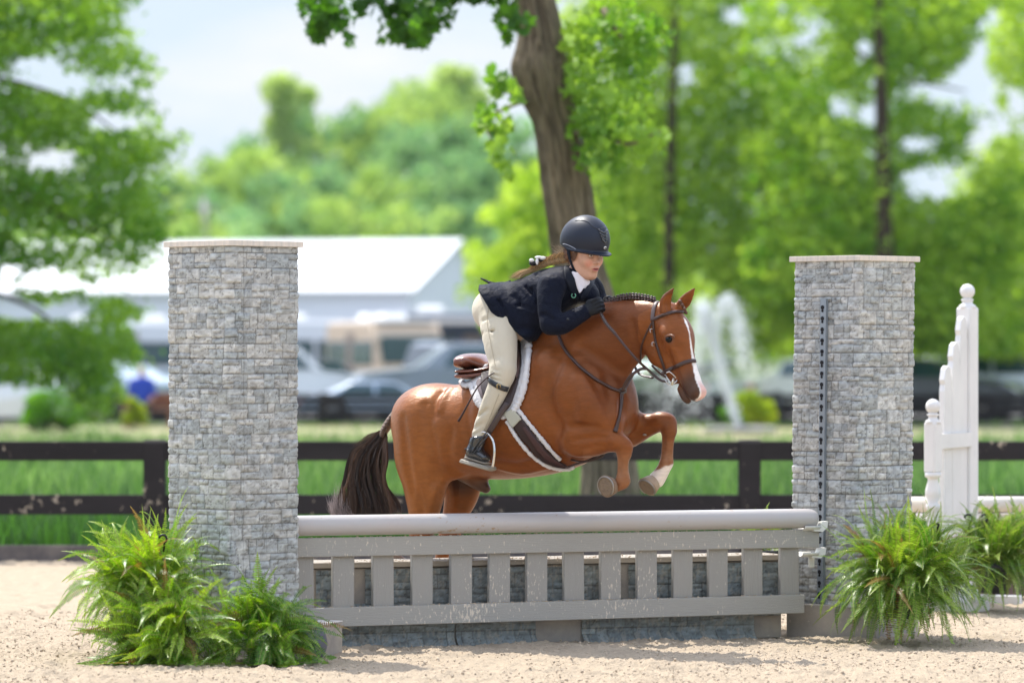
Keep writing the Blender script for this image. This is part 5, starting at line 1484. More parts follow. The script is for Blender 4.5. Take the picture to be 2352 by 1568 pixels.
# head
G.loft([(HD(1530, 725), .072, .085), (HD(1552, 770), .095, .098), (HD(1564, 812), .062, .080), (HD(1576, 848), .050, .062), (HD(1587, 880), .052, .056),
        (HD(1594, 902), .046, .044)], e3, 6, .03)
for sd in (1, -1):
    G.ell(HD(1510 if sd > 0 else 1534, 802, .04 * sd), (.098, .084, .036), HA, .035)
    G.loft([(HD(1542 - 12 * sd, 832, .034 * sd), .022, .05), (HD(1558 - 7 * sd, 872, .024 * sd), .02, .034)], e3, 4, .03)
    # orbit
    G.ell(HD(1552 - 24 * sd, 768, .080 * sd), (.042, .034, .030), HA, .028)
    G.loft([(HD(1558 - 16 * sd, 790, .06 * sd), .012, .012), (HD(1572 - 12 * sd, 838, .045 * sd), .009, .009)], e3, 4, .03)
    # ears
    if sd > 0: ep = [(1529, 716), (1527, 697), (1534, 680), (1545, 663)]; ed = HD(1529, 716, .055) ; cc = [.055, .06, .06, .058]
    else: ep = [(1562, 706), (1573, 692), (1583, 678), (1595, 662)]; cc = [-.05, -.055, -.06, -.065]
    ax = Vector((.55, -.3, 0)) if sd > 0 else Vector((.75, -.25, .25))
    G.loft([(HD(ep[0][0], ep[0][1], cc[0]), .030, .030), (HD(ep[1][0], ep[1][1], cc[1]), .034, .022), (HD(ep[2][0], ep[2][1], cc[2]), .024, .016), (HD(ep[3][0], ep[3][1], cc[3]), .006, .006)], ax, 5, .012)
    q = [HD(a[0], a[1], c) + Vector((.016, -.026, .004)) for a, c in zip(ep, cc)]
    G.loft([(q[0], .012, .014), (q[1], .018, .016), (q[2], .011, .012)], ax, 5, .008, 'sub')
# chin, lips
G.loft([(HD(1566, 893), .030, .026), (HD(1574, 912), .030, .024), (HD(1578, 920), .024, .016)], e3, 4, .02)
G.ell(HD(1603, 898), (.035, .028, .046), HA, .03)
# eye hollow, nostrils, mouth
G.ell(HD(1534, 779, .112), (.022, .015, .012), HA, .012, 'sub')
G.ell(HD(1600, 778, -.10), (.02, .015, .012), HA, .012, 'sub')
G.loft([(HD(1578, 892, .066), .016, .012), (HD(1583, 904, .064), .014, .010)], e3, 4, .014, 'sub')
G.ell(HD(1606, 893, -.05), (.015, .012, .012), HA, .012, 'sub')
G.loft([(HD(1556, 893, .05), .012, .003), (HD(1566, 906, .052), .014, .003), (HD(1578, 921, .045), .012, .003)], e3, 4, .008, 'sub')
HV, HF_ = G.mesh(1)
HB = bvh_of(HV, HF_)
def groove(uvs, r, k=.03, dep=.45):
    pts, nr = surf_path(HB, uvs, r * (1 - dep) * 1.0, 3)
    n_ = len(pts); G.loft([(p, r * (.4 + .6 * math.sin(math.pi * (i + .5) / n_)), r * (.4 + .6 * math.sin(math.pi * (i + .5) / n_))) for i, p in enumerate(pts)], LAT, 1, k, 'sub')
def ridge(uvs, r, k=.03, dep=.55):
    pts, nr = surf_path(HB, uvs, -r * dep, 3)
    n_ = len(pts); G.loft([(p, r * (.5 + .5 * math.sin(math.pi * (i + .5) / n_)), r * (.5 + .5 * math.sin(math.pi * (i + .5) / n_))) for i, p in enumerate(pts)], LAT, 1, k)
# muscles and tendons
groove([(1036, 990), (1028, 1030), (1036, 1065), (1052, 1088)], .020, .04)        # flank
groove([(925, 960), (930, 1010), (938, 1070), (950, 1130)], .014, .04)           # back of the thigh
groove([(975, 930), (985, 990), (1000, 1050), (998, 1110)], .012, .05)
ridge([(1000, 1120), (992, 1150), (986, 1180)], .014, .03)
groove([(962, 1120), (968, 1160), (970, 1190)], .010, .025)
groove([(1290, 820), (1262, 880), (1262, 930), (1285, 985)], .016, .06)          # behind the shoulder
groove([(1330, 830), (1370, 880), (1395, 930)], .014, .06)                       # shoulder blade front
ridge([(1330, 870), (1345, 920), (1340, 960)], .03, .06, .7)
groove([(1290, 975), (1320, 980), (1350, 978), (1392, 985)], .013, .025)          # top of the forearm
groove([(1316, 1012), (1350, 1006), (1392, 1004)], .008, .02)
groove([(1330, 1036), (1360, 1026), (1400, 1020)], .007, .018)
ridge([(1300, 1030), (1322, 1042), (1345, 1040)], .02, .03)
groove([(1396, 870), (1402, 920), (1396, 965)], .014, .05)
groove([(1432, 915), (1428, 950), (1418, 985)], .012, .04)
groove([(1335, 800), (1380, 830), (1420, 860)], .012, .06)                       # jugular groove
groove([(1452, 740), (1462, 790), (1462, 830)], .016, .035)                      # behind the jaw
groove([(1425, 1050), (1424, 1085)], .007, .012); ridge([(1440, 1045), (1438, 1088)], .006, .012)
groove([(1527, 1000), (1525, 1045)], .007, .012)
groove([(1440, 1000), (1470, 992), (1500, 985)], .008, .02)
ridge([(1150, 1075), (1200, 1085), (1250, 1075)], .008, .03); groove([(1130, 1060), (1190, 1068), (1240, 1052)], .010, .04)
groove([(1080, 900), (1070, 950), (1075, 1000)], .010, .05)
groove([(1020, 900), (1005, 925), (995, 955)], .012, .05); ridge([(1035, 893), (1018, 915), (1010, 940)], .016, .04)
ridge([(1545, 795), (1558, 815), (1566, 835)], .007, .015)                       # facial crest
groove([(1536, 800), (1540, 830), (1548, 850)], .008, .02)
groove([(1516, 768), (1522, 790)], .006, .02)
ridge([(1563, 852), (1572, 872)], .005, .012)
HV, HF_ = G.mesh(2)
HB = bvh_of(HV, HF_)
del G

def proj(V):
    d = V[:, 1]
    return V[:, 0] * F / d + 1176, 815 - (V[:, 2] - CH) * F / d
hu, hv = proj(HV)
rel = HV - np.array(HO)
ha = rel @ np.array(e1); hb = rel @ np.array(e2); hc = rel @ np.array(e3)
ctr = np.array(H(1180, 950, 0)); hs = (HV - ctr) @ np.array(LAT)
n1 = fbm(HV[:, 0] * 5, HV[:, 1] * 5, HV[:, 2] * 5, 4, 3)
n2 = fbm(HV[:, 0] * 28, HV[:, 1] * 28, HV[:, 2] * 28, 3, 9)
def smooth(a, b, x): t = np.clip((x - a) / (b - a), 0, 1); return t * t * (3 - 2 * t)
base = np.array([.185, .052, .012]); dark = np.array([.070, .016, .006]); rump_lit = np.array([.30, .105, .026])
C = base[None] * (1 + .35 * (n1 - .5))[:, None]
def blend(col, w):
    global C
    C = C * (1 - w[:, None]) + np.array(col)[None] * w[:, None]
is_head = (ha > -.06) & (hu > 1466) & (hv < 945) & (hb > -.2) & (np.abs(hc) < .2)
rear = smooth(1150, 960, hu) * (hv > 860)
blend(rump_lit, .95 * rear * (n1))  # light on the rump, put into the coat colour
blend(dark, .55 * smooth(1280, 1400, hu) * smooth(1000, 900, hv) * (~is_head))  # shade over neck and chest, darkened into the coat colour
# legs: dusty and darker below the knee
lf = (hu > 1395) & (hv > 940) & (hs < -.05) & (~is_head)
ln = (hu > 1340) & (hv > 985) & (hs > .05) & (~is_head)
dust = np.array([.33, .17, .09])
blend([.14, .055, .03], .75 * lf * smooth(1508, 1530, hu) * smooth(950, 975, hv) * (n2 * 1.3).clip(0, 1))
blend(dust, .55 * lf * smooth(1000, 1030, hv) * n2 * 1.5)
blend(dust, .45 * ln * smooth(1025, 1060, hv) * (.5 + n2))
sock = lf & (hv + .35 * (hu - 1530) > 1070 + 4 * (n2 - .5))
blend([.80, .72, .64], smooth(1069, 1073, hv + .38 * (hu - 1530) + 6 * (n2 - .5)) * lf)
# tail dock greyish brown, sheath dark
blend([.20, .135, .095], smooth(938, 915, hu + .0 * hv) * (hv < 1030) * (hu > 860) * (hv > 915) * (np.abs(hs) < .06))
pa, pb = np.array(H(1052, 1098, -.02)), np.array(H(1118, 1126, 0))
tt_ = np.clip(((HV - pa) @ (pb - pa)) / ((pb - pa) @ (pb - pa)), 0, 1); dsh = np.linalg.norm(HV - (pa + tt_[:, None] * (pb - pa)), axis=1)
blend([.040, .024, .020], .92 * smooth(.13, .045, dsh + .03 * (n1 - .5)) * smooth(1082, 1104, hv - .12 * (hu - 1080)) * smooth(.10, .04, hs))
# head markings
muz = smooth(.34, .42, ha + .25 * hb) * is_head
blend([.035, .027, .027], .92 * muz)
blend([.05, .022, .014], .5 * smooth(.28, .38, ha + .3 * hb) * is_head)
bw = np.interp(ha, [.05, .09, .14, .20, .27, .34, .40, .52], [0, .009, .005, .005, .009, .022, .045, .06])
bc = np.interp(ha, [.05, .16, .24, .34, .40, .52], [-.012, -.004, -.004, -.010, -.028, -.038])
onf = (hb > -.02) & is_head
dd = (bw - np.abs(hc - bc) + .004 * (n2 - .5))
blend([.82, .77, .72], smooth(-.0015, .0015, dd) * onf * (ha > .05))
pink = smooth(.40, .46, ha) * smooth(.018, .006, hc) * is_head * (hb > -.035)
blend([.70, .43, .37], pink)
blend([.10, .06, .05], .55 * smooth(.035, .02, np.linalg.norm(HV - np.array(HD(1534, 779, .095)), axis=1)))
ear_in = np.zeros(len(HV))
for q in (HD(1538, 692, .06) + Vector((.016, -.02, 0)), HD(1584, 688, -.057) + Vector((.016, -.02, 0))):
    ear_in = np.maximum(ear_in, smooth(.022, .012, np.linalg.norm(HV - np.array(q), axis=1)))
blend([.05, .02, .012], .6 * ear_in)
C = C * (.94 + .12 * n2)[:, None]

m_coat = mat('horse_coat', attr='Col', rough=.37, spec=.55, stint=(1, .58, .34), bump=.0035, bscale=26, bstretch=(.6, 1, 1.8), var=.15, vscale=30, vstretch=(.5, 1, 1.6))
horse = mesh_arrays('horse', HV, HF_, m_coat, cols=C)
tag(horse, 'chestnut pony with a thin white blaze and braided mane jumping over the gate', 'horse')

# eye
eb = MB()
ec = HD(1534.5, 779, .090)
M = Matrix.Translation(ec)
eb.lathe((0, 0, 0), [(.0185 * math.sin(t), -.0185 * math.cos(t)) for t in np.linspace(.05, 3.09, 12)], 18, M)
o = eb.build('eye', mat('eye_dark', (.005, .004, .004), .10, spec=.25), horse, True)
lid = MB()
lp = [HD(1534.5 + 11 * math.cos(a), 778 + 7.5 * math.sin(a) - 2.5 * math.cos(a), .100) for a in np.linspace(-3.3, .15, 10)]
lid.tube(lp, [.003, .005, .006, .007, .007, .007, .007, .006, .005, .003], 8)
lid.build('eyelid', mat('eyelid', (.16, .06, .025), .4), horse, True)

# hooves
def hoof(cu, cv, s, toe, m, label, k_=1.0):
    """toe: (du,dv) direction from the coronet to the ground face"""
    mb = MB()
    t = Vector((toe[0], toe[1], toe[2])).normalized()
    front = (Vector((0, 0, 1)) - t * t.z).normalized(); side = t.cross(front)
    rings = []
    c0 = H(cu, cv, s)
    prof = [tuple(q_ * k_ for q_ in t_) for t_ in [(0, .036, .036, 0), (.006, .040, .040, 0), (.03, .045, .046, .004), (.055, .050, .053, .009), (.058, .047, .050, .009), (.052, .03, .032, .009), (.05, .005, .005, .009)]]
    V = []; f = []; n = 20
    for (d, w, l, off) in prof:
        for k in range(n):
            a = 2 * math.pi * k / n
            ww = w * (1 - .12 * (math.cos(a) < -.6))
            V.append(c0 + t * d + side * math.sin(a) * ww + front * (math.cos(a) * l + off))
    for i in range(len(prof) - 1):
        for k in range(n): f.append((i * n + k, i * n + (k + 1) % n, (i + 1) * n + (k + 1) % n, (i + 1) * n + k))
    mb.add(V, f)
    o = mb.build('hoof', m, horse, True)
    mb = MB(); V = [c0 + t * .0615 * k_ + front * .009 * k_]; 
    for k in range(n): a = 2 * math.pi * k / n; V.append(c0 + (t * .0605 + side * math.sin(a) * .040 + front * (math.cos(a) * .043 + .009)) * k_)
    mb.add(V, [(0, k + 1, (k + 1) % n + 1) for k in range(n)])
    attach(mb.build('hoof_sole', mat('sole_dirt', (.36, .26, .17), .9, var=.5, vscale=45, bump=.012, bscale=60, col2=(.12, .085, .06)), None, True), o)
    # shoe
    sb = MB(); pts = []
    for a in np.linspace(-2.45, 2.45, 20):
        pts.append(c0 + (t * .061 + side * math.sin(a) * .043 + front * (math.cos(a) * .047 + .009)) * k_)
    sb.tube(pts, .0055, 6, flat=.7)
    attach(sb.build('horseshoe', mat('shoe_steel', (.35, .32, .29), .45, 1.0), None, True), o)
    return o
m_hoof = mat('hoof_horn', (.30, .19, .11), .6, var=.35, vscale=40, bump=.003, bscale=60, col2=(.16, .11, .08))
m_hoof2 = mat('hoof_horn_pale', (.50, .38, .25), .6, var=.3, vscale=40, bump=.003, bscale=60, col2=(.25, .17, .12))
hoof(1407, 1115, .18, (-.52, -.80, -.18), m_hoof, '', 1.15)
hoof(1502, 1104, -.15, (-.50, -.58, -.60), m_hoof2, '', 1.15)
hoof(926, 1297, .13, (-.8, .3, .25), m_hoof, '')
hoof(976, 1350, -.13, (-.6, .3, -.7), m_hoof, '')
# castor / chestnut on far foreleg
cb = MB(); p, nn = hit(HB, 1481, 997)
if p:
    cb.lathe((0, 0, 0), [(.001, 0), (.006, .003), (.007, .006), (.004, .009), (.001, .010)], 10, Matrix.Translation(p) @ nn.to_track_quat('Z', 'Y').to_matrix().to_4x4() @ Matrix.Diagonal((1.6, .9, 1, 1)))
    cb.build('leg_chestnut', mat('callus', (.30, .25, .20), .7), horse, True)

# braided mane
m_mane = mat('mane_hair', (.035, .017, .013), .42, spec=.5, bump=.004, bscale=90, col2=(.075, .04, .03), vscale=60)
mane_px = [(a_, b_ - 3) for a_, b_ in [(1392, 696), (1403, 691.5), (1413, 688), (1422, 685), (1431, 683), (1439.5, 682), (1448, 681.3), (1456, 681.2), (1464, 681.8), (1472, 683), (1480, 684.2), (1488, 685.8), (1496, 687.6), (1503, 690)]]
rr = random.Random(4)
cm = catmull([np.array(p, float) for p in mane_px], 4)
dist = [0]
for a, b in zip(cm[:-1], cm[1:]): dist.append(dist[-1] + float(np.hypot(*(b - a))))
nb_ = 17
for i in range(nb_):
    dd_ = dist[-1] * i / (nb_ - 1)
    u = np.interp(dd_, dist, [c[0] for c in cm]); v = np.interp(dd_, dist, [c[1] for c in cm])
    s0 = np.interp(u, [1390, 1450, 1503], [.0, .02, .045]) + .012
    mb = MB()
    r = .0098 + rr.uniform(-.0008, .0012)
    c = H(u, v + 1.5, s0 + .01)
    # a folded knot: three stacked turns
    for j, (dz, sc) in enumerate(((.011, .8), (.0, 1.0), (-.013, .95))):
        R = Matrix.Translation(c + Vector((rr.uniform(-.001, .001), -.004 * j, dz))) @ Matrix.Diagonal((r * sc, r * 1.35 * sc, .0095 * sc, 1))
        mb.lathe((0, 0, 0), [(math.sin(t), -math.cos(t)) for t in np.linspace(.1, 3.04, 8)], 10, R)
    mb.build('mane_braid', m_mane, horse, True)
mb = MB()
mb.tube([H(a[0], a[1] + 5, .03) for a in catmull([np.array(p, float) for p in mane_px], 2)], .011, 8)
mb.build('mane_crest', mat('mane_root', (.07, .03, .018), .5), horse, True)
mb = MB()
for i in range(7):
    t = i / 6
    c = HD(1556 + 14 * t, 697 + 26 * t, -.004 + .004 * (-1) ** i) + e2 * .022
    mb.lathe((0, 0, 0), [(.010 * (1 - .4 * t) * math.sin(q), -.010 * math.cos(q)) for q in np.linspace(.1, 3.04, 7)], 10, Matrix.Translation(c))
mb.build('forelock_braid', mat('forelock', (.10, .04, .02), .45, bump=.003, bscale=120), horse, True)

# tail hair
rng = np.random.RandomState(11)
def strands(guides, n, seglen, w0, jit):
    V = []; Fc = []; Cc = []
    return
def hair_mesh(name, paths, w, m, parent, cols):
    """each path (k,3); thin three-sided strands"""
    V = []; Fq = []; Cc = []
    base_i = 0
    for p, c, ww in zip(paths, cols, w):
        k = len(p)
        t = np.gradient(p, axis=0); t /= np.linalg.norm(t, axis=1)[:, None] + 1e-9
        a = np.cross(t, np.array([.3, 1, .1])); a /= np.linalg.norm(a, axis=1)[:, None] + 1e-9
        b = np.cross(t, a)
        r = ww * np.interp(np.linspace(0, 1, k), [0, .6, 1], [1, .8, .12])
        for q in range(3):
            an = 2.094 * q
            V.append(p + (a * math.cos(an) + b * math.sin(an)) * r[:, None])
            Cc.append(np.repeat(np.array(c)[None], k, 0))
        i = np.arange(k - 1)
        for q in range(3):
            q2 = (q + 1) % 3
            Fq.append(np.stack([base_i + q * k + i, base_i + q2 * k + i, base_i + q2 * k + i + 1, base_i + q * k + i + 1], 1))
        base_i += 3 * k
    return mesh_arrays(name, np.concatenate(V), np.concatenate(Fq), m, parent, cols=np.concatenate(Cc))
dock = catmull([np.array(H(925, 946, 0)), np.array(H(905, 957, 0)), np.array(H(888, 980, 0)), np.array(H(876, 1003, 0))], 8)
paths = []; cols = []; ws = []
def tailhair(uvs, s, jit, col, w, n=16):
    q = [np.array(H(a, b, s + c)) for (a, b, c) in uvs]
    paths.append(np.array(catmull(q, max(3, n // (len(q) - 1)))) ); cols.append(col); ws.append(w)
NT = 2000; NL = 46
LK = rng.randn(NL, 8)
for i in range(NT):
    L_ = int(rng.randint(NL)); f = min(max((L_ + .5 + rng.randn() * .55) / NL, 0), 1); f2 = rng.rand(); g_ = LK[L_]
    st = dock[int(rng.randint(18, len(dock)))]
    s0 = g_[4] * .028 + (rng.rand() - .5) * .02
    u0 = 1176 + st[0] * F / st[1]; v0 = 815 - (st[2] - CH) * F / st[1]
    j = lambda a: rng.randn() * a
    side_ = (f - .5) * 2
    m1 = (806 + f * 80 + g_[0] * 3 + j(1.2), 1042 + 12 * f + g_[1] * 5 + j(2))
    m2 = (793 + f * 92 + g_[2] * 5 + j(1.6) + (6 * f if f > .7 else 0), 1102 + g_[1] * 5 + j(3))
    m3 = (790 + f * 112 + g_[3] * 5 + j(2.2), 1150 + j(3))
    e = (789 + f * 122 + g_[3] * 6 + g_[5] * 3 + j(3), 1186 + 16 * rng.rand() - 26 * f2 * f2)
    if f < .10 and g_[6] > 0: m3 = (m3[0] - 2, 1120); e = (790 + j(4), 1140 + 20 * rng.rand())
    q = [st + rng.randn(3) * .005]
    q.append(np.array(H(u0 - 17 + (f - .4) * 36 + j(1), v0 + 17 + rng.rand() * 4, s0 * .5)))
    for mm_, k_ in ((m1, 1), (m2, 1.2), (m3, 1.4), (e, 1.5)): q.append(np.array(H(*mm_, s0 * k_)))
    paths.append(np.array(catmull(q, 4)))
    k = rng.rand(); lk = 1 / (1 + math.exp(-1.6 * g_[7]))
    cc = np.array([.026, .015, .011]) + np.array([.24, .12, .06]) * lk ** 2 * (.35 + .8 * k) * (.35 + .65 * abs(side_)) + np.array([.16, .13, .11]) * (rng.rand() < .035)
    cols.append(cc); ws.append(.0010 + .0012 * rng.rand())
for i in range(260):          # wind-blown upper wisps
    st = dock[int(rng.randint(18, len(dock)))]
    u0 = 1176 + st[0] * F / st[1]; v0 = 815 - (st[2] - CH) * F / st[1]
    e = (808 + rng.rand() * 34, 1020 + rng.rand() * 45)
    s0 = (rng.rand() - .5) * .08
    q = [st, np.array(H(u0 - 18 + rng.randn() * 2, v0 + 6, s0 * .5)), np.array(H((u0 + e[0]) / 2 - 2, (v0 + e[1]) / 2 - 6 + rng.randn() * 2, s0)), np.array(H(*e, s0))]
    paths.append(np.array(catmull(q, 5))); cols.append(np.array([.12, .065, .04]) * (.4 + rng.rand())); ws.append(.0010 + .0008 * rng.rand())
m_tail = mat('tail_hair', attr='Col', rough=.38, spec=.5)
tail = hair_mesh('tail', paths, ws, m_tail, horse, cols)
paths = []; cols = []; ws = []
for i in range(300):          # grey sun-bleached ends lifting to the left
    b = (760 + rng.rand() * 50, 1178 + rng.rand() * 14)
    h = rng.rand() ** 1.6
    tip = (b[0] - 12 + rng.randn() * 7 + (797 - b[0]) * .3, b[1] - 18 - 62 * h * math.exp(-((b[0] - 785) / 22) ** 2) - 12 * rng.rand())
    s0 = (rng.rand() - .5) * .12
    q = [np.array(H(b[0] + 14, b[1] + 8, s0)), np.array(H(b[0], b[1] - 6, s0)), np.array(H((b[0] + tip[0]) / 2 - 2, (b[1] + tip[1]) / 2 - 4, s0)), np.array(H(*tip, s0))]
    paths.append(np.array(catmull(q, 4))); cols.append(np.array([.36, .29, .28]) * (.4 + .9 * rng.rand())); ws.append(.0009 + .0009 * rng.rand())
hair_mesh('tail_tip', paths, ws, m_tail, horse, cols)
# braided upper part of the tail
mb = MB()
for i, p in enumerate(catmull([np.array(H(898, 958, .05)), np.array(H(882, 984, .045)), np.array(H(877, 1000, .03))], 7)):
    mb.lathe((0, 0, 0), [(.016 * math.sin(t), -.009 * math.cos(t)) for t in np.linspace(.1, 3.04, 7)], 10, Matrix.Translation(Vector(p)) @ Matrix.Rotation(.7 * (-1) ** i, 4, 'Y'))
mb.build('tail_braid', mat('tail_braid', (.075, .045, .035), .5, bump=.004, bscale=90, col2=(.16, .11, .08), vscale=50), horse, True)

# ---------------------------------------------------------------- tack
m_leather = mat('tack_leather', (.045, .020, .015), .38, spec=.5, bump=.0008, bscale=120, var=.12, vscale=25)
m_leather_dk = mat('flap_leather', (.028, .013, .010), .42, spec=.5, bump=.001, bscale=90, var=.15, vscale=12)
m_saddle = mat('saddle_leather', (.17, .055, .032), .27, spec=.6, coat=.35, bump=.0006, bscale=80, var=.10, vscale=10)
m_fleece = mat('white_fleece', (.78, .76, .76), .95, spec=.1, bump=.012, bscale=120, detail=6)
m_steel = mat('polished_steel', (.62, .60, .57), .18, 1.0)
m_brass = mat('brass', (.65, .48, .22), .25, 1.0)

# saddle pad
pad = empty('saddle_pad', H(1160, 880, .27), 'white fleece saddle pad under the brown saddle', 'saddle pad')
patch('pad_panel', HB, [(1064, 884), (1100, 866), (1150, 850), (1190, 800), (1210, 768), (1217, 790), (1217, 835), (1206, 890), (1194, 925), (1180, 950), (1160, 962), (1142, 958), (1135, 940), (1110, 935), (1098, 915), (1090, 890), (1076, 893)],
      .006, .012, m_fleece, pad, 3)
def fleece_edge(bvh, uvs, r, parent, seed, off=.014):
    pts, nr = surf_path(bvh, uvs, off, 14)
    rg = random.Random(seed)
    mb = MB(); mb.tube(pts, [r * rg.uniform(.78, 1.2) for _ in pts], 9, flat=.8, up=[tuple(n) for n in nr]); return mb.build('fleece_edge', m_fleece, parent, True)
fleece_edge(HB, [(1212, 768), (1217, 790), (1217, 830), (1207, 882), (1194, 922), (1181, 946)], .021, pad, 1)
fleece_edge(HB, [(1181, 948), (1160, 957), (1143, 957)], .013, pad, 2)
fleece_edge(HB, [(1058, 879), (1072, 890), (1086, 888), (1092, 905), (1100, 925), (1112, 938)], .016, pad, 3)
fleece_edge(HB, [(1062, 876), (1085, 872), (1112, 858), (1128, 850)], .018, pad, 4, .03)

# saddle
sad = empty('saddle', H(1130, 850, 0), 'brown leather jumping saddle beneath the rider', 'saddle')
S = Sdf(H(1040, 930, 0) - Vector((.0, .35, .0)), H(1240, 760, 0) + Vector((.05, .35, .05)), .006)
S.loft([(H(1079, 828, .0), .165, .040), (H(1100, 826, .0), .16, .034), (H(1130, 838, .0), .12, .030), (H(1165, 838, .0), .10, .030), (H(1195, 810, .0), .09, .034), (H(1208, 795, 0), .06, .026)], LAT, 6, .02)
S.loft([(H(1075, 833, 0), .17, .034), (H(1092, 832, 0), .168, .034)], LAT, 4, .02)
seat_v, seat_f = S.mesh(2)
mesh_arrays('seat', seat_v, seat_f, m_saddle, sad)
for (v0, r, s_, nm) in ((853, .016, .185, 'cantle_panel'), (863, .020, .188, 'lower_panel')):
    S = Sdf(H(1040, 930, 0) - Vector((.0, .35, .0)), H(1240, 760, 0) + Vector((.05, .35, .05)), .006)
    S.loft([(H(1080, v0, .0), s_, r), (H(1110, v0 - 1, .0), s_ - .01, r), (H(1150, v0 - 8, 0), .15, r)], LAT, 5, .01)
    a, b = S.mesh(2); mesh_arrays(nm, a, b, m_saddle, sad)
patch('flap', HB, [(1108, 862), (1150, 850), (1185, 800), (1200, 782), (1205, 800), (1204, 850), (1190, 905), (1176, 938), (1162, 948), (1145, 944), (1130, 925), (1112, 905)], .024, .006, m_leather_dk, sad, 3)
patch('knee_roll', HB, [(1190, 800), (1201, 790), (1204, 812), (1203, 850), (1194, 880), (1187, 860), (1188, 825)], .034, .010, mat('knee_roll_leather', (.075, .032, .022), .35, spec=.5, bump=.001, bscale=60), sad, 3)
patch('rear_flap', HB, [(1098, 880), (1112, 872), (1120, 900), (1114, 925), (1104, 905)], .024, .005, mat('worn_leather', (.16, .12, .12), .4, spec=.5), sad, 3)

# girth
gir = empty('girth', H(1230, 1010, .27), 'brown girth with white fleece edges and an elastic strip', 'girth')
patch('girth_band', HB, [(1166, 950), (1190, 942), (1215, 975), (1260, 1030), (1300, 1062), (1318, 1066), (1290, 1070), (1250, 1058), (1205, 1015), (1180, 980)], .012, .010, mat('girth_brown', (.030, .014, .013), .45, bump=.0008, bscale=80), gir, 3)
patch('elastic', HB, [(1158, 948), (1184, 936), (1205, 962), (1180, 984)], .026, .004, mat('elastic', (.42, .41, .33), .8, bump=.001, bscale=60, bstretch=(1, 1, .1)), gir, 2.5, curve=False)
patch('centre_strap', HB, [(1200, 980), (1212, 978), (1262, 1035), (1300, 1062), (1290, 1064), (1245, 1042)], .024, .004, mat('girth_strap', (.055, .022, .022), .4), gir, 2.5)
for a in ([(1192, 942), (1215, 970), (1240, 1000), (1265, 1030), (1287, 1052)], [(1166, 966), (1190, 1005), (1225, 1045), (1262, 1068), (1300, 1074), (1318, 1068)]):
    fleece_edge(HB, a, .012, gir, len(a), .012)
bk = MB()
p, nn = hit(HB, 1233, 1008)
bk.tube([p + nn * .02 + Vector(q) for q in ((-.01, 0, .012), (.012, 0, -.012), (.02, 0, -.004), (.0, 0, .018), (-.01, 0, .012))], .0025, 6)
bk.build('buckle', m_steel, gir, True)

# breastplate
bp = empty('breastplate', H(1400, 900, .2), 'brown leather breastplate strapped around the pony chest', 'breastplate')
mb = MB()
pts, nr = surf_path(HB, [(1284, 770), (1296, 800), (1325, 838), (1362, 868), (1400, 890), (1424, 899)], .006)
mb.tube(pts, .0088, 8); mb.build('shoulder_strap', m_leather, bp, True)
mb = MB()
pts, nr = surf_path(HB, [(1426, 900), (1436, 890), (1445, 872), (1452, 858)], .006)
mb.tube(pts, .008, 8); mb.build('neck_strap', m_leather, bp, True)
mb = MB()
pts, nr = surf_path(HB, [(1427, 902), (1425, 930), (1420, 960), (1412, 992)], .006)
ribbon(mb, pts, nr, .024, .006)
mb.build('chest_strap', m_leather, bp, True)
mb = MB()
cpt, cn = hit(HB, 1427, 899)
mb.tube([cpt + cn * .012 + Vector((.020 * math.cos(a), 0, .012 * math.sin(a))) for a in np.linspace(0, 6.28, 13)], .005, 6)
mb.build('ring', mat('rubber_ring', (.10, .085, .07), .5), bp, True)
mb = MB()
mp_ = [H(1430, 898, .14), H(1437, 880, .15), H(1450, 862, .16), H(1470, 848, .15), H(1486, 846, .14)]
mp_ = [Vector(q) for q in catmull([np.array(p) for p in mp_], 5)]
ribbon(mb, mp_, [Vector((0, -1, .2))] * len(mp_), .017, .005); mb.build('martingale_strap', m_leather, bp, True)
mb = MB()
gp = [Vector(q) for q in catmull([np.array(H(1300, 1073, .13)), np.array(H(1335, 1062, .14)), np.array(H(1365, 1055, .13)), np.array(H(1384, 1046, .12)), np.array(H(1400, 1022, .1))], 6)]
ribbon(mb, gp, [Vector((0, -.6, -.8))] * len(gp), .014, .006)
gp2 = [Vector(q) for q in catmull([np.array(H(1312, 1056, .10)), np.array(H(1340, 1060, .11)), np.array(H(1362, 1052, .11)), np.array(H(1384, 1038, .1))], 6)]
ribbon(mb, gp2, [Vector((0, -.6, -.8))] * len(gp2), .016, .006)
mb.build('girth_attachment', m_leather, bp, True)

# bridle
bri = empty('bridle', HD(1530, 720, .1), 'dark brown leather bridle on the pony head', 'bridle')
def strap(name, uvs, w, t=.005, off=.004, parent=bri, m=m_leather, bvh=HB):
    mb = MB(); pts, nr = surf_path(bvh, uvs, off); ribbon(mb, pts, nr, w, t); return mb.build(name, m, parent, True)
strap('crownpiece', [(1509, 693), (1503, 705), (1500, 722), (1499, 736)], .024, m=mat('worn_strap', (.12, .085, .08), .4))
strap('browband', [(1498, 735), (1512, 729), (1530, 721), (1550, 717), (1568, 716), (1576, 718)], .018, .007, .005)
strap('cheekpiece', [(1500, 736), (1503, 760), (1507, 785), (1515, 812), (1523, 835), (1528, 852)], .017)
strap('throatlash', [(1497, 742), (1485, 765), (1474, 795), (1471, 830)], .010, .005, .003)
strap('noseband', [(1596, 829), (1588, 829), (1572, 833), (1555, 841), (1538, 849), (1522, 858)], .021, .008, .005)
strap('chin_strap', [(1497, 838), (1508, 850), (1520, 860), (1530, 866)], .012)
for (u, v) in ((1501, 758), (1506, 790)):
    mb = MB(); p, nn = hit(HB, u, v); p = p + nn * .011
    mb.tube([p + Vector((a, 0, b)) for a, b in ((-.011, .009), (.011, .009), (.011, -.009), (-.011, -.009), (-.011, .009))], .002, 6)
    mb.build('buckle', m_steel, bri, True)
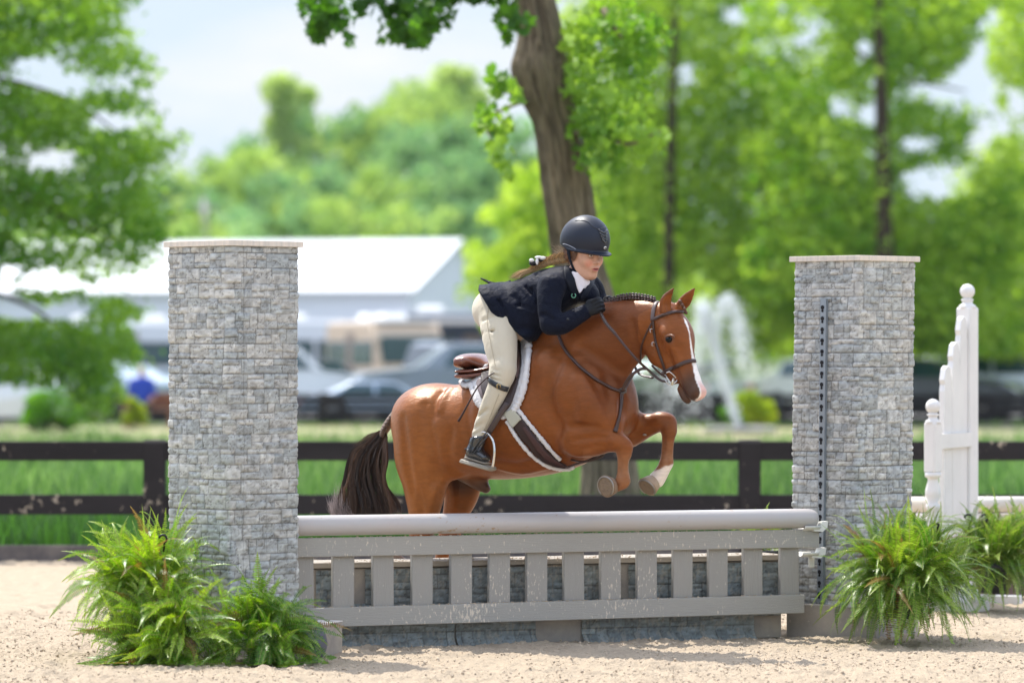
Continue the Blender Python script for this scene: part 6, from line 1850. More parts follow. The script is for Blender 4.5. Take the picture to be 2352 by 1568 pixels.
mb = MB()     # D-shaped bit ring
bp_, bn = hit(HB, 1543, 866)
if bp_ is None: bp_ = HD(1543, 866, .04)
yb = HD(1543, 868, .05).y - .006
def at_y(u, v, y): return P(u, v, y)
mb.tube([at_y(a, b, yb) for a, b in ((1530, 856), (1537, 853), (1544, 858), (1556, 870), (1554, 876), (1548, 880), (1540, 884), (1533, 880), (1527, 870))], .0038, 8)
mb.build('bit_ring', m_steel, bri, True)
mb = MB(); mb.tube([at_y(1548, 868, yb + .004), at_y(1543, 884, yb)], .0078, 8); mb.build('bit_shank', mat('bit_nickel', (.68, .62, .50), .3, 1.0), bri, True)
mb = MB(); mb.tube([at_y(1547, 873, yb + .004), at_y(1556, 878, yb + .02), at_y(1566, 882, yb + .04)], .005, 6); mb.build('mouthpiece', mat('bit_nickel', (.68, .62, .50), .3, 1.0), bri, True)
mb = MB()
hand_r = H(1376, 712, .13)
pts = [hand_r, H(1392, 742, .17), H(1412, 765, .19), H(1440, 800, .2), H(1465, 828, .19)] + [Vector(HD(1492, 852, .085)), Vector(HD(1515, 872, .075)), at_y(1533, 876, yb)]
pts = [Vector(q) for q in catmull([np.array(p) for p in pts], 5)]
ribbon(mb, pts, [Vector((-.4, -1, .25)).normalized()] * len(pts), [.018 if i < 11 else .014 for i in range(len(pts))], .005)
mb.build('rein', m_leather, bri, True)
mb = MB()      # laced grip on the rein
for i in range(0, 9):
    p = pts[i + 1] if i + 1 < len(pts) else pts[-1]
    q = pts[i + 2]
    mb.tube([p + Vector((-.006, -.006, .006)), (p + q) / 2 + Vector((.007, -.006, -.004))], .0025, 5)
mb.build('rein_lacing', mat('lacing', (.09, .075, .07), .5), bri, True)
mb = MB()
pts = [H(1402, 700, -.12), H(1436, 760, -.14), H(1462, 850, -.12), H(1500, 868, -.05)]
pts = [Vector(q) for q in catmull([np.array(p) for p in pts], 5)]
ribbon(mb, pts, [Vector((.3, -1, .25)).normalized()] * len(pts), .016, .005)
mb.build('rein', m_leather, bri, True)
# ---------------------------------------------------------------- the rider
RH = math.radians(50)                     # head turned a little more to the camera
rf = Vector((math.cos(RH), -math.sin(RH), 0)); rr_ = Vector((-math.sin(RH), -math.cos(RH), 0)); ru = Vector((0, 0, 1))
RHO = H(1343, 588, .0)
_k = RHO.y / F
tilt = math.radians(8)
rf2 = (rf * math.cos(tilt) - ru * math.sin(tilt)).normalized(); ru2 = rr_.cross(rf2) * -1
ru2 = (ru * math.cos(tilt) + rf * math.sin(tilt)).normalized()
RA = [rf2, rr_, ru2]
def FC(f, r, u): return RHO + rf2 * f + rr_ * r + ru2 * u

def limbs(S, grow, which):
    g = grow
    def lo(lst, n=5, k=.03, L=LAT): S.loft([(H(a[0], a[1], a[2]), a[3] + g, a[4] + g) for a in lst], L, n, k)
    if 'legs' in which:
        # near leg: hip, thigh, knee, calf
        lo([(1150, 715, .10, .085, px(48)), (1146, 745, .15, .080, px(45)), (1150, 790, .205, .074, px(40)), (1155, 830, .245, .060, px(33)), (1152, 862, .272, .052, px(28))], 6, .03)
        lo([(1157, 850, .270, .055, px(27)), (1148, 880, .285, .050, px(25)), (1134, 915, .292, .046, px(23.5)), (1118, 950, .292, .038, px(20)), (1106, 978, .290, .033, px(17)), (1099, 1000, .288, .033, px(16))], 6, .03)
        # far leg
        lo([(1160, 715, -.10, .085, .10), (1185, 790, -.20, .074, .085), (1205, 850, -.27, .055, .06)], 5, .03)
        lo([(1200, 850, -.27, .055, .058), (1185, 920, -.29, .05, .05), (1165, 1000, -.29, .035, .035)], 5, .02)
        lo([(1140, 712, 0, .155, px(52)), (1170, 700, 0, .14, px(50))], 4, .05)
    if 'torso' in which:
        lo([(1150, 708, 0, .150, px(50)), (1185, 700, 0, .135, px(50)), (1228, 688, 0, .145, px(54)), (1268, 672, 0, .155, px(54)), (1302, 655, 0, .15, px(42)), (1320, 640, 0, .09, px(30))], 6, .03)
    if 'near_arm' in which:
        lo([(1268, 655, .155, .058, px(30)), (1262, 685, .185, .054, px(27)), (1262, 715, .205, .050, px(25)), (1267, 742, .22, .046, px(23))], 5, .03)
        lo([(1264, 744, .22, .046, px(22)), (1290, 744, .21, .044, px(21)), (1318, 730, .185, .036, px(18)), (1344, 716, .155, .030, px(14.5))], 5, .02)
    if 'far_arm' in which:
        lo([(1345, 650, -.13, .055, .06), (1362, 665, -.17, .05, .055), (1372, 690, -.19, .045, .045)], 5, .03)
        lo([(1372, 690, -.19, .045, .042), (1378, 705, -.15, .04, .035), (1385, 708, -.09, .03, .026)], 5, .02)

FEET = ((.288, 1099, 1004), (-.29, 1165, 1005))
def fc_feet(S, g, feet=FEET):
    for s_, u0, v0 in feet:
        S.loft([(H(u0, v0, s_), .034 + g, .036 + g), (H(u0 - 6, v0 + 20, s_), .034 + g, .038 + g), (H(u0 - 12, v0 + 33, s_), .030 + g, .030 + g)], LAT, 4, .02)
        S.loft([(H(u0 - 14, v0 + 32, s_), .030 + g, .028 + g), (H(u0 + 2, v0 + 38, s_ + .005), .036 + g, .028 + g), (H(u0 + 17, v0 + 47, s_ + .012), .036 + g, .018 + g)], LAT, 4, .02)

def hand(S, g, far=False):
    """closed fist on the rein: palm, four curled fingers, thumb on top"""
    if not far:
        w = H(1344, 716, .155); c = H(1362, 707, .145); sgn = 1
    else:
        w = H(1385, 708, -.09); c = H(1392, 702, -.07); sgn = -1
    d = (c - w).normalized(); out = LAT * sgn
    upv = (Vector((0, 0, 1)) - d * d.z).normalized()
    S.loft([(w, .028 + g, .026 + g), (w + (c - w) * .6, .022 + g, .034 + g), (c + d * .012, .020 + g, .040 + g)], out, 4, .012)
    for i in range(4):       # index on top, little finger low
        a = c + d * .018 + upv * (.030 - .0195 * i) + out * .012
        ln = (.036, .040, .038, .030)[i]
        b = a + d * ln * .75 + out * .004
        e = b + d * .006 - out * .026 - upv * .004
        f_ = e - d * .024 - out * .006 - upv * .003
        S.loft([(a, .0095 + g * .6, .0095 + g * .6), (b, .0092 + g * .6, .0092 + g * .6), (e, .0086 + g * .6, .0086 + g * .6), (f_, .008 + g * .5, .008 + g * .5)], upv, 3, .005)
    t0 = w + d * .022 + upv * .024
    S.loft([(t0, .012 + g, .012 + g), (t0 + d * .022 + upv * .014 + out * .004, .0105 + g * .6, .0105 + g * .6), (t0 + d * .052 + upv * .010 - out * .006, .0085 + g * .6, .0085 + g * .6)], out, 4, .008)

def head(S):
    S.ell(FC(-.012, 0, .062), (.108, .088, .098), RA, .02)
    S.ell(FC(.022, 0, .0), (.078, .070, .085), RA, .04)
    S.ell(FC(.030, 0, -.055), (.060, .053, .060), RA, .03)
    for sd in (1, -1):
        S.loft([(FC(-.018, .064 * sd, -.03), .018, .026), (FC(.012, .058 * sd, -.072), .016, .018), (FC(.056, .026 * sd, -.100), .016, .016)], rr_, 5, .03)
        S.ell(FC(.064, .038 * sd, -.016), (.025, .026, .024), RA, .03)      # cheek
        S.ell(FC(.076, .034 * sd, .038), (.022, .030, .012), RA, .02)       # brow
        S.ell(FC(.098, .033 * sd, .014), (.013, .020, .013), RA, .012, 'sub')
        S.ell(FC(.077, .033 * sd, .014), (.0145, .0145, .0125), RA, .004)     # eyeball
        S.loft([(FC(.086, .017 * sd, .020), .003, .003), (FC(.093, .033 * sd, .025), .0035, .0035), (FC(.083, .050 * sd, .017), .003, .003)], ru2, 4, .006)
        S.ell(FC(-.012, .078 * sd, -.002), (.019, .008, .030), RA, .008)
        S.ell(FC(-.006, .087 * sd, .0), (.009, .006, .017), RA, .006, 'sub')
    S.ell(FC(.062, 0, -.098), (.026, .024, .020), RA, .025)                 # chin
    S.loft([(FC(.086, 0, .030), .009, .010), (FC(.100, 0, .002), .010, .012), (FC(.119, 0, -.021), .012, .011)], rr_, 5, .012)
    for sd in (1, -1):
        S.ell(FC(.100, .013 * sd, -.026), (.011, .008, .008), RA, .007)
        S.ell(FC(.108, .008 * sd, -.034), (.004, .0035, .004), RA, .004, 'sub')
    S.ell(FC(.084, 0, -.056), (.020, .028, .020), RA, .015)
    S.ell(FC(.101, 0, -.052), (.008, .025, .0055), RA, .005)
    S.ell(FC(.100, 0, -.066), (.009, .018, .007), RA, .005)
    S.ell(FC(.107, 0, -.0595), (.009, .021, .0034), RA, .003, 'sub')
    S.loft([(FC(-.02, 0, -.02), .052, .055), (FC(-.035, 0, -.09), .048, .052), (H(1312, 645, 0), .06, .06)], rr_, 5, .03)

lo_, hi_ = H(1040, 1080, .30) - Vector((.05, .12, .05)), H(1440, 480, -.25) + Vector((.05, .35, .05))
lo_ = Vector((lo_.x, 23.15, lo_.z)); hi_ = Vector((hi_.x, 24.6, hi_.z))
S = Sdf(lo_, hi_, .006)
limbs(S, -.022, ('legs', 'near_arm', 'far_arm')); limbs(S, -.05, ('torso',))
fc_feet(S, -.012); hand(S, -.003); hand(S, -.003, True)
S.loft([(H(1312, 648, 0), .10, .05), (H(1325, 628, 0), .055, .055)], LAT, 4, .04)
BV, BF = S.mesh(1)
# the head again at a finer grain, joined by replacing the coarse head with the fine one
S = Sdf(lo_, hi_, .006); del S
hl = RHO - Vector((.17, .17, .20)); hh_ = RHO + Vector((.17, .17, .20))
S = Sdf(hl, hh_, .0032); head(S)
FV, FF = S.mesh(1)
V = np.concatenate([BV, FV]); Fq = np.concatenate([BF, FF + len(BV)])
skin = np.array([.56, .315, .215])
Cc = np.repeat(skin[None], len(V), 0)
r_ = V - np.array(RHO)
pf, pr, pu = r_ @ np.array(rf2), r_ @ np.array(rr_), r_ @ np.array(ru2)
def cblend(Cc, col, w): return Cc * (1 - w[:, None]) + np.array(col)[None] * w[:, None]
for sd in (1, -1):
    d = np.sqrt((pf - .085) ** 2 + (pr - .040 * sd) ** 2 + (pu + .030) ** 2)
    Cc = cblend(Cc, (.70, .27, .20), .55 * smooth(.034, .008, d))
d = np.sqrt(((pr) / .025) ** 2 + ((pu + .0600) / .0100) ** 2)
Cc = cblend(Cc, (.52, .15, .13), .85 * smooth(1.15, .8, d) * (pf > .094))
d = np.sqrt(((pr) / .020) ** 2 + ((pu + .0597) / .0036) ** 2)
Cc = cblend(Cc, (.10, .02, .02), .9 * smooth(1.2, .8, d) * (pf > .090))
for sd in (1, -1):
    d = np.sqrt(((pr - .033 * sd) / .016) ** 2 + ((pu - .0295 + .25 * abs(0)) / .004) ** 2)
    Cc = cblend(Cc, (.20, .10, .06), .8 * smooth(1.4, .7, d) * (pf > .075))
    d = np.sqrt((pr - .033 * sd) ** 2 + (pu - .014) ** 2)
    Cc = cblend(Cc, (.68, .62, .58), smooth(.0145, .012, np.sqrt((pr - .033 * sd) ** 2 + ((pu - .014) * 1.7) ** 2)) * (pf > .082) * (pf < .0935))
    Cc = cblend(Cc, (.05, .035, .03), smooth(.0068, .005, d) * (pf > .084) * (pf < .094))
    d = np.abs(pu - .0215 + 25 * (pr - .033 * sd) ** 2)
    Cc = cblend(Cc, (.06, .035, .025), .85 * smooth(.0035, .0015, d) * (np.abs(pr - .033 * sd) < .017) * (pf > .072))
m_skin = mat('skin', attr='Col', rough=.48, spec=.35, sss=.0, var=.05, vscale=60)
person = mesh_arrays('person', V, Fq, m_skin, cols=Cc)
tag(person, 'young rider in navy show coat and beige breeches crouching over the pony neck', 'person')

# breeches
m_breech = mat('breeches_cloth', (.56, .50, .385), .85, spec=.2, sheen=.3, bump=.012, bscale=9, bstretch=(1, 1, .6), detail=6)
S = Sdf(lo_, Vector((hi_.x, hi_.y, H(1140, 640, 0).z)), .006)
limbs(S, .002, ('legs',))
# knee folds, seam
for (u, v, r) in ((1128, 858, .011), (1126, 868, .012), (1128, 846, .009)):
    S.loft([(H(u, v, .33), r, .004), (H(u + 24, v + 8, .345), r, .004)], LAT, 3, .012, 'sub')
for (a, b) in (((1085, 1000), (1118, 982)), ((1088, 984), (1110, 972)), ((1100, 955), (1118, 940)), ((1106, 768), (1135, 760)), ((1110, 735), (1140, 722)), ((1112, 790), (1128, 800))):
    S.loft([(H(a[0], a[1], .31 if a[1] > 900 else .2), .006, .006), (H(b[0], b[1], .33 if a[1] > 900 else .25), .006, .006)], LAT, 3, .02, 'sub')
S.cut(H(1090, 1008, .29), (-.15, 0, -1))
a, b = S.mesh(2)
breeches = mesh_arrays('breeches', a, b, m_breech, person)
PBV = bvh_of(a, b)
strap('garter_strap', [(1120, 866), (1128, 876), (1140, 884), (1154, 891), (1166, 894)], .029, .006, .003, person, mat('black_leather', (.014, .015, .019), .28, spec=.6, bump=.0006, bscale=60), PBV)
mb = MB(); p, nn = hit(PBV, 1146, 887)
if p:
    p = p + nn * .010
    mb.tube([p + Vector((x, 0, z)) for x, z in ((-.009, .013), (.009, .008), (.009, -.012), (-.009, -.008), (-.009, .013))], .0025, 6)
    mb.build('garter_buckle', m_brass, person, True)
mb = MB()
pts, nr = surf_path(PBV, [(1146, 905), (1136, 930), (1124, 960), (1112, 988)], .001); mb.tube(pts, .0022, 5)
pts, nr = surf_path(PBV, [(1122, 705), (1120, 745), (1128, 790), (1138, 840)], .001); mb.tube(pts, .002, 5)
mb.build('seam', mat('seam_thread', (.44, .38, .28), .9), person, True)

# boots
m_boot = mat('boot_leather', (.010, .011, .014), .16, spec=.7, coat=.5, bump=.0014, bscale=35)
for ft_ in FEET:
    S = Sdf(H(1040, 1090, .38) - Vector((0, .1, 0)), Vector((H(1240, 990, 0).x, hi_.y, H(1100, 985, .29).z)), .005)
    fc_feet(S, .006, (ft_,)); s_, u0, v0 = ft_
    S.loft([(H(u0, v0 + 2, s_), .039, .041), (H(u0 - 3, v0 + 10, s_), .040, .043)], LAT, 3, .01)
    S.cut(H(u0, v0 - 3, s_), (-.12, 0, 1))
    if s_ > 0:
        for v_ in (1008, 1015, 1022):
            S.loft([(H(1085, v_, .34), .003, .003), (H(1115, v_ - 2, .345), .003, .003)], LAT, 3, .006, 'sub')
    a, b = S.mesh(1)
    bo = mesh_arrays('boot', a, b, m_boot, person)
    mb = MB(); pts = [H(u0 - 25, v0 + 45, s_), H(u0 - 5, v0 + 52, s_ + .004), H(u0 + 22, v0 + 60, s_ + .012)]
    mb.tube([Vector(q) for q in catmull([np.array(p) for p in pts], 4)], .034, 10, flat=.18, up=[(0, 0, 1)] * 9)
    attach(mb.build('sole', mat('sole', (.30, .26, .21), .6), None, True), bo)
mb = MB()
mb.tube([H(1117, 993, .335), H(1100, 1015, .335), H(1084, 1038, .335)], .0045, 6); mb.tube([H(1121, 999, .338), H(1104, 1021, .338), H(1090, 1040, .335)], .004, 6)
mb.tube([H(1068, 1030, .31), H(1080, 1036, .335)], .005, 6)
mb.build('spur_strap', mat('black_leather', (.014, .015, .019), .28), person, True)

# stirrup
st = empty('stirrup', H(1108, 1040, .29), 'silver stirrup iron hanging on a brown leather around the black boot', 'stirrup')
mb = MB()
fr = [(1066, 1058), (1078, 1030), (1090, 1006), (1102, 994), (1112, 992), (1124, 999), (1133, 1013), (1136, 1035), (1134, 1058), (1131, 1073)]
ss = [.25, .26, .28, .30, .31, .325, .335, .34, .34, .34]
pts = [Vector(q) for q in catmull([np.array(H(u, v, s_)) for (u, v), s_ in zip(fr, ss)], 4)]
mb.tube(pts, [.0075] * len(pts), 8)
mb.build('frame', m_steel, st, True)
mb = MB()
c1, c2 = H(1066, 1059, .29), H(1130, 1077, .30)
D_ = (c2 - c1); nrm = Vector((0, 0, 1))
for off, w, t_ in ((0, .05, .012), (.008, .046, .008)):
    mb.tube([c1 + Vector((0, 0, off)), c2 + Vector((0, 0, off))], w, 10, flat=t_ / w, up=[(0, 0, 1)] * 2)
mb.build('tread', mat('tread', (.30, .27, .22), .45, bump=.002, bscale=200), st, True)
mb = MB()
pts = [H(1165, 925, .30), H(1152, 945, .31), H(1138, 968, .315), (H(1122, 994, .31))]
pts = [Vector(q) for q in catmull([np.array(p) for p in pts], 4)]
ribbon(mb, pts, [(LAT + Vector((.3, 0, 0))).normalized()] * len(pts), .032, .008)
mb.build('stirrup_leather', mat('stirrup_strap', (.055, .035, .032), .4, spec=.5), st, True)

# coat
m_coatcl = mat('navy_cloth', (.0050, .0068, .0160), .6, spec=.08, sheen=.03, bump=.022, bscale=9, detail=5, var=.25, vscale=30)
S = Sdf(Vector((H(1080, 700, .3).x, 23.2, H(1270, 790, .2).z)), Vector((H(1420, 600, -.2).x, 24.6, H(1300, 585, 0).z)), .0052)
limbs(S, .007, ('torso', 'near_arm', 'far_arm'))
S.loft([(H(1150, 700, 0), .165, px(52)), (H(1185, 712, 0), .158, px(58)), (H(1215, 720, .02), .16, px(52)), (H(1245, 712, .02), .158, px(48))], LAT, 5, .03)
# skirt of the coat flaring back over the hip
S.loft([(H(1106, 680, .08), .12, px(26)), (H(1136, 700, .10), .14, px(44)), (H(1170, 722, .11), .11, px(42)), (H(1188, 742, .14), .07, px(26))], LAT, 5, .03)
S.loft([(H(1330, 668, -.02), .10, px(24)), (H(1352, 675, -.06), .09, px(24))], LAT, 4, .04)
S.loft([(H(1235, 745, .02), .15, px(22)), (H(1205, 765, .03), .13, px(14))], LAT, 4, .04)
S.loft([(H(1180, 760, .13), .07, px(14)), (H(1200, 770, .12), .08, px(17)), (H(1222, 770, .11), .08, px(14))], LAT, 4, .03)
# gather lines
rg = random.Random(8)
for (u, v, u2, v2, s_) in ((1196, 668, 1214, 690, .12), (1210, 660, 1226, 684, .13), (1222, 664, 1236, 700, .15), (1190, 700, 1222, 712, .17), (1180, 680, 1196, 704, .15),
                       (1236, 690, 1240, 730, .20), (1275, 735, 1292, 765, .27), (1290, 722, 1302, 752, .26), (1252, 700, 1272, 708, .26), (1248, 722, 1270, 732, .26), (1145, 690, 1165, 740, .2), (1168, 700, 1182, 745, .21), (1150, 672, 1172, 664, .08)):
    S.loft([(H(u, v, s_), .006, .005), (H((u + u2) / 2 + 3, (v + v2) / 2, s_ + .012), .008, .006), (H(u2, v2, s_), .005, .005)], LAT, 3, .022, 'sub')
S.loft([(H(1318, 622, .01), .042, .05), (H(1330, 612, .01), .055, .06)], LAT, 4, .01, 'sub')
S.cut(H(1128, 717, .1), (-.86, 0, -.51)); S.cut(H(1128, 717, .1), (-.63, 0, -.78)); S.cut(H(1099, 665, .1), (-1, 0, .1))
CV, CF = S.mesh(1)
mesh_arrays('show_coat', CV, CF, m_coatcl, person)
CB = bvh_of(CV, CF)
mb = MB()    # pointed coat tail lifted by the wind
tl = [H(1104, 639, .02), H(1128, 650, .02), H(1150, 655, .01), H(1172, 652, .0)]
tl = [Vector(q) for q in catmull([np.array(p) for p in tl], 5)]
ribbon(mb, tl, [Vector((.2, -.8, .6)).normalized()] * len(tl), [.006 + .048 * (i / (len(tl) - 1)) for i in range(len(tl))], .006)
mb.build('coat_tail', m_coatcl, person, True)
# shirt, lapels, pin
m_shirt = mat('white_shirt', (.78, .74, .78), .8, spec=.2, bump=.004, bscale=14)
S = Sdf(H(1290, 690, .15) - Vector((.05, .15, .05)), H(1390, 590, -.1) + Vector((.05, .2, .05)), .0045)
S.loft([(H(1322, 612, .01), .052, .056), (H(1324, 632, .015), .062, .066), (H(1328, 652, .01), .072, .066)], LAT, 5, .02)
for v_ in (618, 628, 638): S.loft([(H(1310, v_, .085), .003, .003), (H(1342, v_ + 8, .075), .003, .003)], LAT, 3, .008, 'sub')
S.cut(H(1320, 612, .0), Vector((-.62, -.1, .72)))
a, b = S.mesh(1); mesh_arrays('shirt_collar', a, b, m_shirt, person)
patch('shirt_front', CB, [(1308, 622), (1318, 640), (1323, 660), (1331, 678), (1340, 664), (1350, 646), (1356, 634), (1340, 628)], .003, .004, m_shirt, person, 2, curve=False)
m_lapel = mat('lapel_cloth', (.007, .009, .017), .5, spec=.15)
patch('lapel', CB, [(1296, 612), (1308, 616), (1318, 640), (1323, 662), (1330, 684), (1326, 700), (1312, 674), (1303, 662), (1296, 645)], .006, .004, m_lapel, person, 2, curve=False)
patch('lapel', CB, [(1356, 636), (1366, 644), (1358, 664), (1346, 682), (1336, 694), (1331, 684), (1342, 664)], .006, .004, m_lapel, person, 2, curve=False)
mb = MB(); p, nn = hit(CB, 1316, 676)
if p:
    p = p + nn * .014
    mb.tube([p + Vector((.011 * math.sin(a), -.001, -.012 * math.cos(a) )) for a in np.linspace(-2.6, 2.6, 14)], .0028, 6)
    mb.build('horseshoe_pin', mat('pin_green', (.20, .50, .33), .3, .6), person, True)
for (u, v) in ((1316, 713), (1304, 733)):
    mb = MB(); p, nn = hit(CB, u, v)
    if p: mb.lathe((0, 0, 0), [(.001, 0), (.008, .001), (.008, .004), (.001, .005)], 10, Matrix.Translation(p) @ nn.to_track_quat('Z', 'Y').to_matrix().to_4x4())
    if mb.n: mb.build('coat_button', mat('button', (.02, .02, .025), .25), person, True)

# gloves
m_glove = mat('glove', (.010, .011, .014), .5, spec=.2, bump=.002, bscale=40)
for far in (False, True):
    c = H(1366, 706, .14) if not far else H(1392, 702, -.07)
    S = Sdf(c - Vector((.11, .10, .10)), c + Vector((.10, .10, .09)), .0034)
    hand(S, .0025, far)
    w = H(1344, 716, .155) if not far else H(1385, 708, -.09)
    S.loft([(w - (c - w).normalized() * .012, .034, .034), (w + (c - w).normalized() * .01, .031, .031)], LAT, 3, .006)
    a, b = S.mesh(1); mesh_arrays('glove', a, b, m_glove, person)

# helmet
m_helm = mat('helmet_shell', (.010, .014, .027), .45, spec=.35, bump=.0004, bscale=200)
m_gloss = mat('helmet_gloss', (.006, .007, .010), .07, spec=.8)
ht = math.radians(11)
hfw = (rf * math.cos(ht) - ru * math.sin(ht)).normalized(); hup = (ru * math.cos(ht) + rf * math.sin(ht)).normalized()
HC = H(1347, 552, 0)
def HM(f, r, u): return HC + hfw * f + rr_ * r + hup * u
S = Sdf(HC - Vector((.23, .23, .15)), HC + Vector((.23, .23, .18)), .0036)
S.ell(HM(-.004, 0, .004), (.142, .122, .132), [hfw, rr_, hup], .01)
S.ell(HM(-.05, 0, -.012), (.094, .108, .10), [hfw, rr_, hup], .04)
S.cut(HM(0, 0, -.050), (hup * -1 + hfw * -.10))
S.loft([(HM(-.10, 0, -.044), .06, .008), (HM(.0, 0, -.052), .122, .008), (HM(.095, 0, -.050), .098, .007), (HM(.150, 0, -.052), .062, .006), (HM(.172, 0, -.055), .03, .005)], rr_, 6, .016)
S.ell(HM(-.004, 0, -.075), (.118, .098, .060), [hfw, rr_, hup], .008, 'sub')
a, b = S.mesh(1)
helmet = mesh_arrays('helmet', a, b, m_helm, person)
HMB = bvh_of(a, b)
mb = MB()
pts, nr = surf_path(HMB, [(1321, 507), (1335, 506), (1350, 510), (1362, 521), (1376, 526), (1389, 521)], .0005); mb.tube(pts, .0022, 6)
attach(mb.build('shell_seam', m_gloss, None, True), helmet)
for k in range(4):
    mb = MB(); v0 = 530 + 7.2 * k; hw = 13 - 2.0 * k
    pts, nr = surf_path(HMB, [(1386 - hw + k, v0 - 3), (1386 + k, v0 + 5), (1386 + hw * .55 + k, v0 - 2)], .002, 4)
    ribbon(mb, pts, nr, .010, .006)
    attach(mb.build('vent', m_gloss, None, True), helmet)
mb = MB(); p, nn = hit(HMB, 1389.5, 569)
if p:
    Mx = Matrix.Translation(p) @ nn.to_track_quat('Z', 'Y').to_matrix().to_4x4()
    mb.lathe((0, 0, 0), [(.001, 0), (.009, 0), (.009, .002), (.001, .003)], 16, Mx @ Matrix.Diagonal((1.25, .95, 1, 1)))
    attach(mb.build('badge', mat('badge_white', (.75, .73, .70), .3), None, True), helmet)
    mb = MB(); mb.lathe((0, 0, 0), [(.001, .003), (.0055, .003), (.0055, .004), (.001, .0042)], 16, Mx @ Matrix.Diagonal((1.35, .7, 1, 1)))
    attach(mb.build('badge_centre', mat('badge_dark', (.10, .10, .11), .3), None, True), helmet)
mb = MB()
pts, nr = surf_path(HMB, [(1293, 560), (1303, 562), (1316, 568), (1323, 573)], .001); mb.tube(pts, .002, 6)
attach(mb.build('rim_piping', mat('piping_silver', (.4, .42, .46), .25, .8), None, True), helmet)
mb = MB()
hp_ = [FC(-.024, .096, .05), FC(-.018, .095, .0), FC(.0, .086, -.05), FC(.026, .064, -.096), FC(.044, .022, -.122), FC(.044, -.02, -.122)]
hp_ = [Vector(q) for q in catmull([np.array(p) for p in hp_], 5)]
ribbon(mb, hp_, [(rr_ + rf * .3 - ru * .2).normalized()] * len(hp_), .015, .004)
hp2 = [FC(-.045, .092, .045), FC(-.035, .094, .01), FC(-.018, .094, -.02)]
ribbon(mb, hp2, [rr_] * 3, .010, .003)
attach(mb.build('chin_harness', m_lapel, None, True), helmet)

# hair: plait over the shoulder, bow, loose end
m_hair = mat('blonde_hair', attr='Col', rough=.42, spec=.5)
paths = []; cols = []; ws = []
ax_ = [np.array(q) for q in catmull([np.array(H(1303, 590, .03)), np.array(H(1280, 594, .02)), np.array(H(1258, 600, .02)), np.array(H(1238, 609, .02)), np.array(H(1218, 622, .015))], 12)]
nA = len(ax_)
for st_ in range(3):
    ctrs = []
    for i, p in enumerate(ax_):
        ph = i / (nA - 1) * 2 * math.pi * 4.2 + st_ * 2.094
        r = .019 * (1 - .3 * i / nA)
        tdir = ax_[min(i + 1, nA - 1)] - ax_[max(i - 1, 0)]; tdir /= np.linalg.norm(tdir)
        up_ = np.array([0, 0, 1.]) - tdir * tdir[2]; up_ /= np.linalg.norm(up_); sd_ = np.cross(tdir, up_)
        ctrs.append(p + up_ * math.sin(ph) * r * 1.15 + sd_ * math.sin(2 * ph) * r * .55)
    ctrs = np.array(ctrs)
    for j in range(70):
        o_ = rng.randn(3) * .0042
        paths.append(ctrs + o_ + rng.randn(nA, 3) * .0003); k = rng.rand()
        cols.append(np.array([.50, .32, .15]) * (.45 + .9 * k) + np.array([.18, .13, .07]) * (k > .8)); ws.append(.0012)
for i in range(340):
    o_ = rng.randn(3) * np.array([.006, .012, .006])
    st0 = ax_[-1] + o_
    e_ = np.array(H(1182 + rng.randn() * 7, 640 + rng.randn() * 4 - 3, .02 + rng.randn() * .03))
    mid = (st0 + e_) / 2 + rng.randn(3) * .004 + np.array([0, 0, .006])
    paths.append(np.array(catmull([st0, mid, e_], 5))); cols.append(np.array([.62, .44, .24]) * (.5 + .9 * rng.rand())); ws.append(.0010)
for i in range(420):   # roots below the helmet, over and behind the ear
    a0 = FC(-.06 - .04 * rng.rand(), .078 - .05 * rng.rand(), .02 + .02 * rng.randn() * .5)
    if i % 3 == 0: a0 = FC(.025 - .03 * rng.rand(), .079, .045)
    e_ = Vector(ax_[int(rng.randint(0, 4))]) + Vector(rng.randn(3) * .006)
    mid = FC(-.045, .088, -.004 + .01 * rng.randn())
    paths.append(np.array(catmull([np.array(a0), np.array(mid), np.array(e_)], 5))); cols.append(np.array([.24, .11, .05]) * (.5 + .9 * rng.rand())); ws.append(.0013)
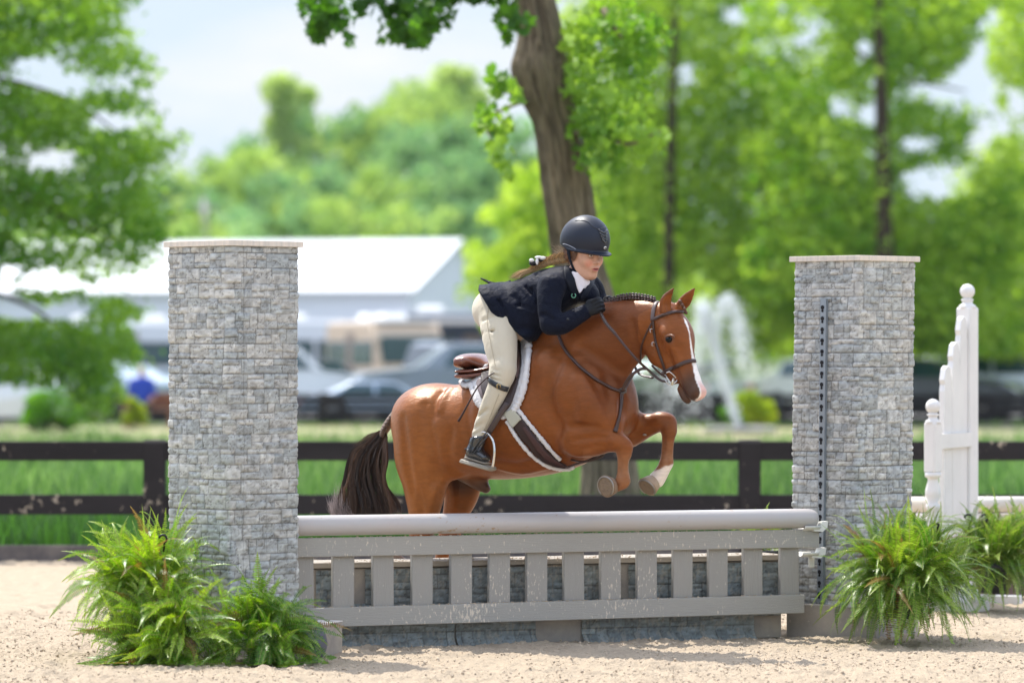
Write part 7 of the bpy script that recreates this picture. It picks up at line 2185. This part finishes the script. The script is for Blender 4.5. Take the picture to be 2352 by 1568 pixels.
for i in range(260):   # temple hair in front of the ear
    a0 = FC(.045 - .055 * rng.rand(), .074 + .008 * rng.rand(), .05); b0 = FC(.022 - .04 * rng.rand(), .083, .012 * rng.randn() + .006); e0 = FC(-.035, .086, -.02 + .015 * rng.randn())
    paths.append(np.array(catmull([np.array(a0), np.array(b0), np.array(e0)], 5))); cols.append(np.array([.15, .065, .03]) * (.5 + .9 * rng.rand())); ws.append(.0012)
for i in range(60):    # flyaways
    a0 = np.array(H(1300 + rng.randn() * 4, 582 + rng.randn() * 5, .03)); 
    e_ = np.array(H(1268 - rng.rand() * 22 + 14, 566 - rng.rand() * 26 + 16, .03 + rng.randn() * .03))
    if rng.rand() < .5: e_ = np.array(H(1262 + rng.rand() * 20, 590 + rng.randn() * 3, .03))
    paths.append(np.array(catmull([a0, (a0 + e_) / 2 + np.array([.004, 0, .012]) * rng.randn(), e_], 5))); cols.append(np.array([.40, .28, .16])); ws.append(.0005)
hair_mesh('hair', paths, ws, m_hair, person, cols)
mb = MB()
c = H(1232, 602, .05)
for dx, dz, rx, rz_ in ((-.018, -.006, .022, .015), (.020, .014, .022, .013)):
    mb.lathe((0, 0, 0), [(math.sin(t), -math.cos(t)) for t in np.linspace(.1, 3.04, 8)], 12, Matrix.Translation(c + Vector((dx, 0, dz))) @ Matrix.Diagonal((rx, .016, rz_, 1)))
mb.build('hair_bow', mat('bow_black', (.012, .012, .016), .4, bump=.003, bscale=50), person, True)
mb = MB()
for dx, dz, rx, rz_ in ((-.026, .010, .014, .010), (.004, .004, .009, .020), (.034, .022, .018, .010), (.012, .026, .022, .008)):
    mb.lathe((0, 0, 0), [(math.sin(t), -math.cos(t)) for t in np.linspace(.1, 3.04, 8)], 12, Matrix.Translation(c + Vector((dx, -.012, dz))) @ Matrix.Diagonal((rx, .010, rz_, 1)))
mb.build('bow_trim', mat('bow_white', (.8, .78, .76), .6), person, True)

# riding crop
mb = MB()
cp = [H(1150, 850, .31), H(1125, 862, .34), H(1098, 888, .35), H(1082, 915, .35), H(1063, 950, .34), H(1053, 967, .33)]
cp = [Vector(q) for q in catmull([np.array(p) for p in cp], 5)]
mb.tube(cp, [.0035 + .004 * (i / len(cp)) ** 2 for i in range(len(cp))], 7)
o = mb.build('riding_crop', mat('crop_leather', (.035, .014, .012), .45), None, True)
tag(o, 'thin dark riding crop hanging beside the rider calf', 'riding crop')
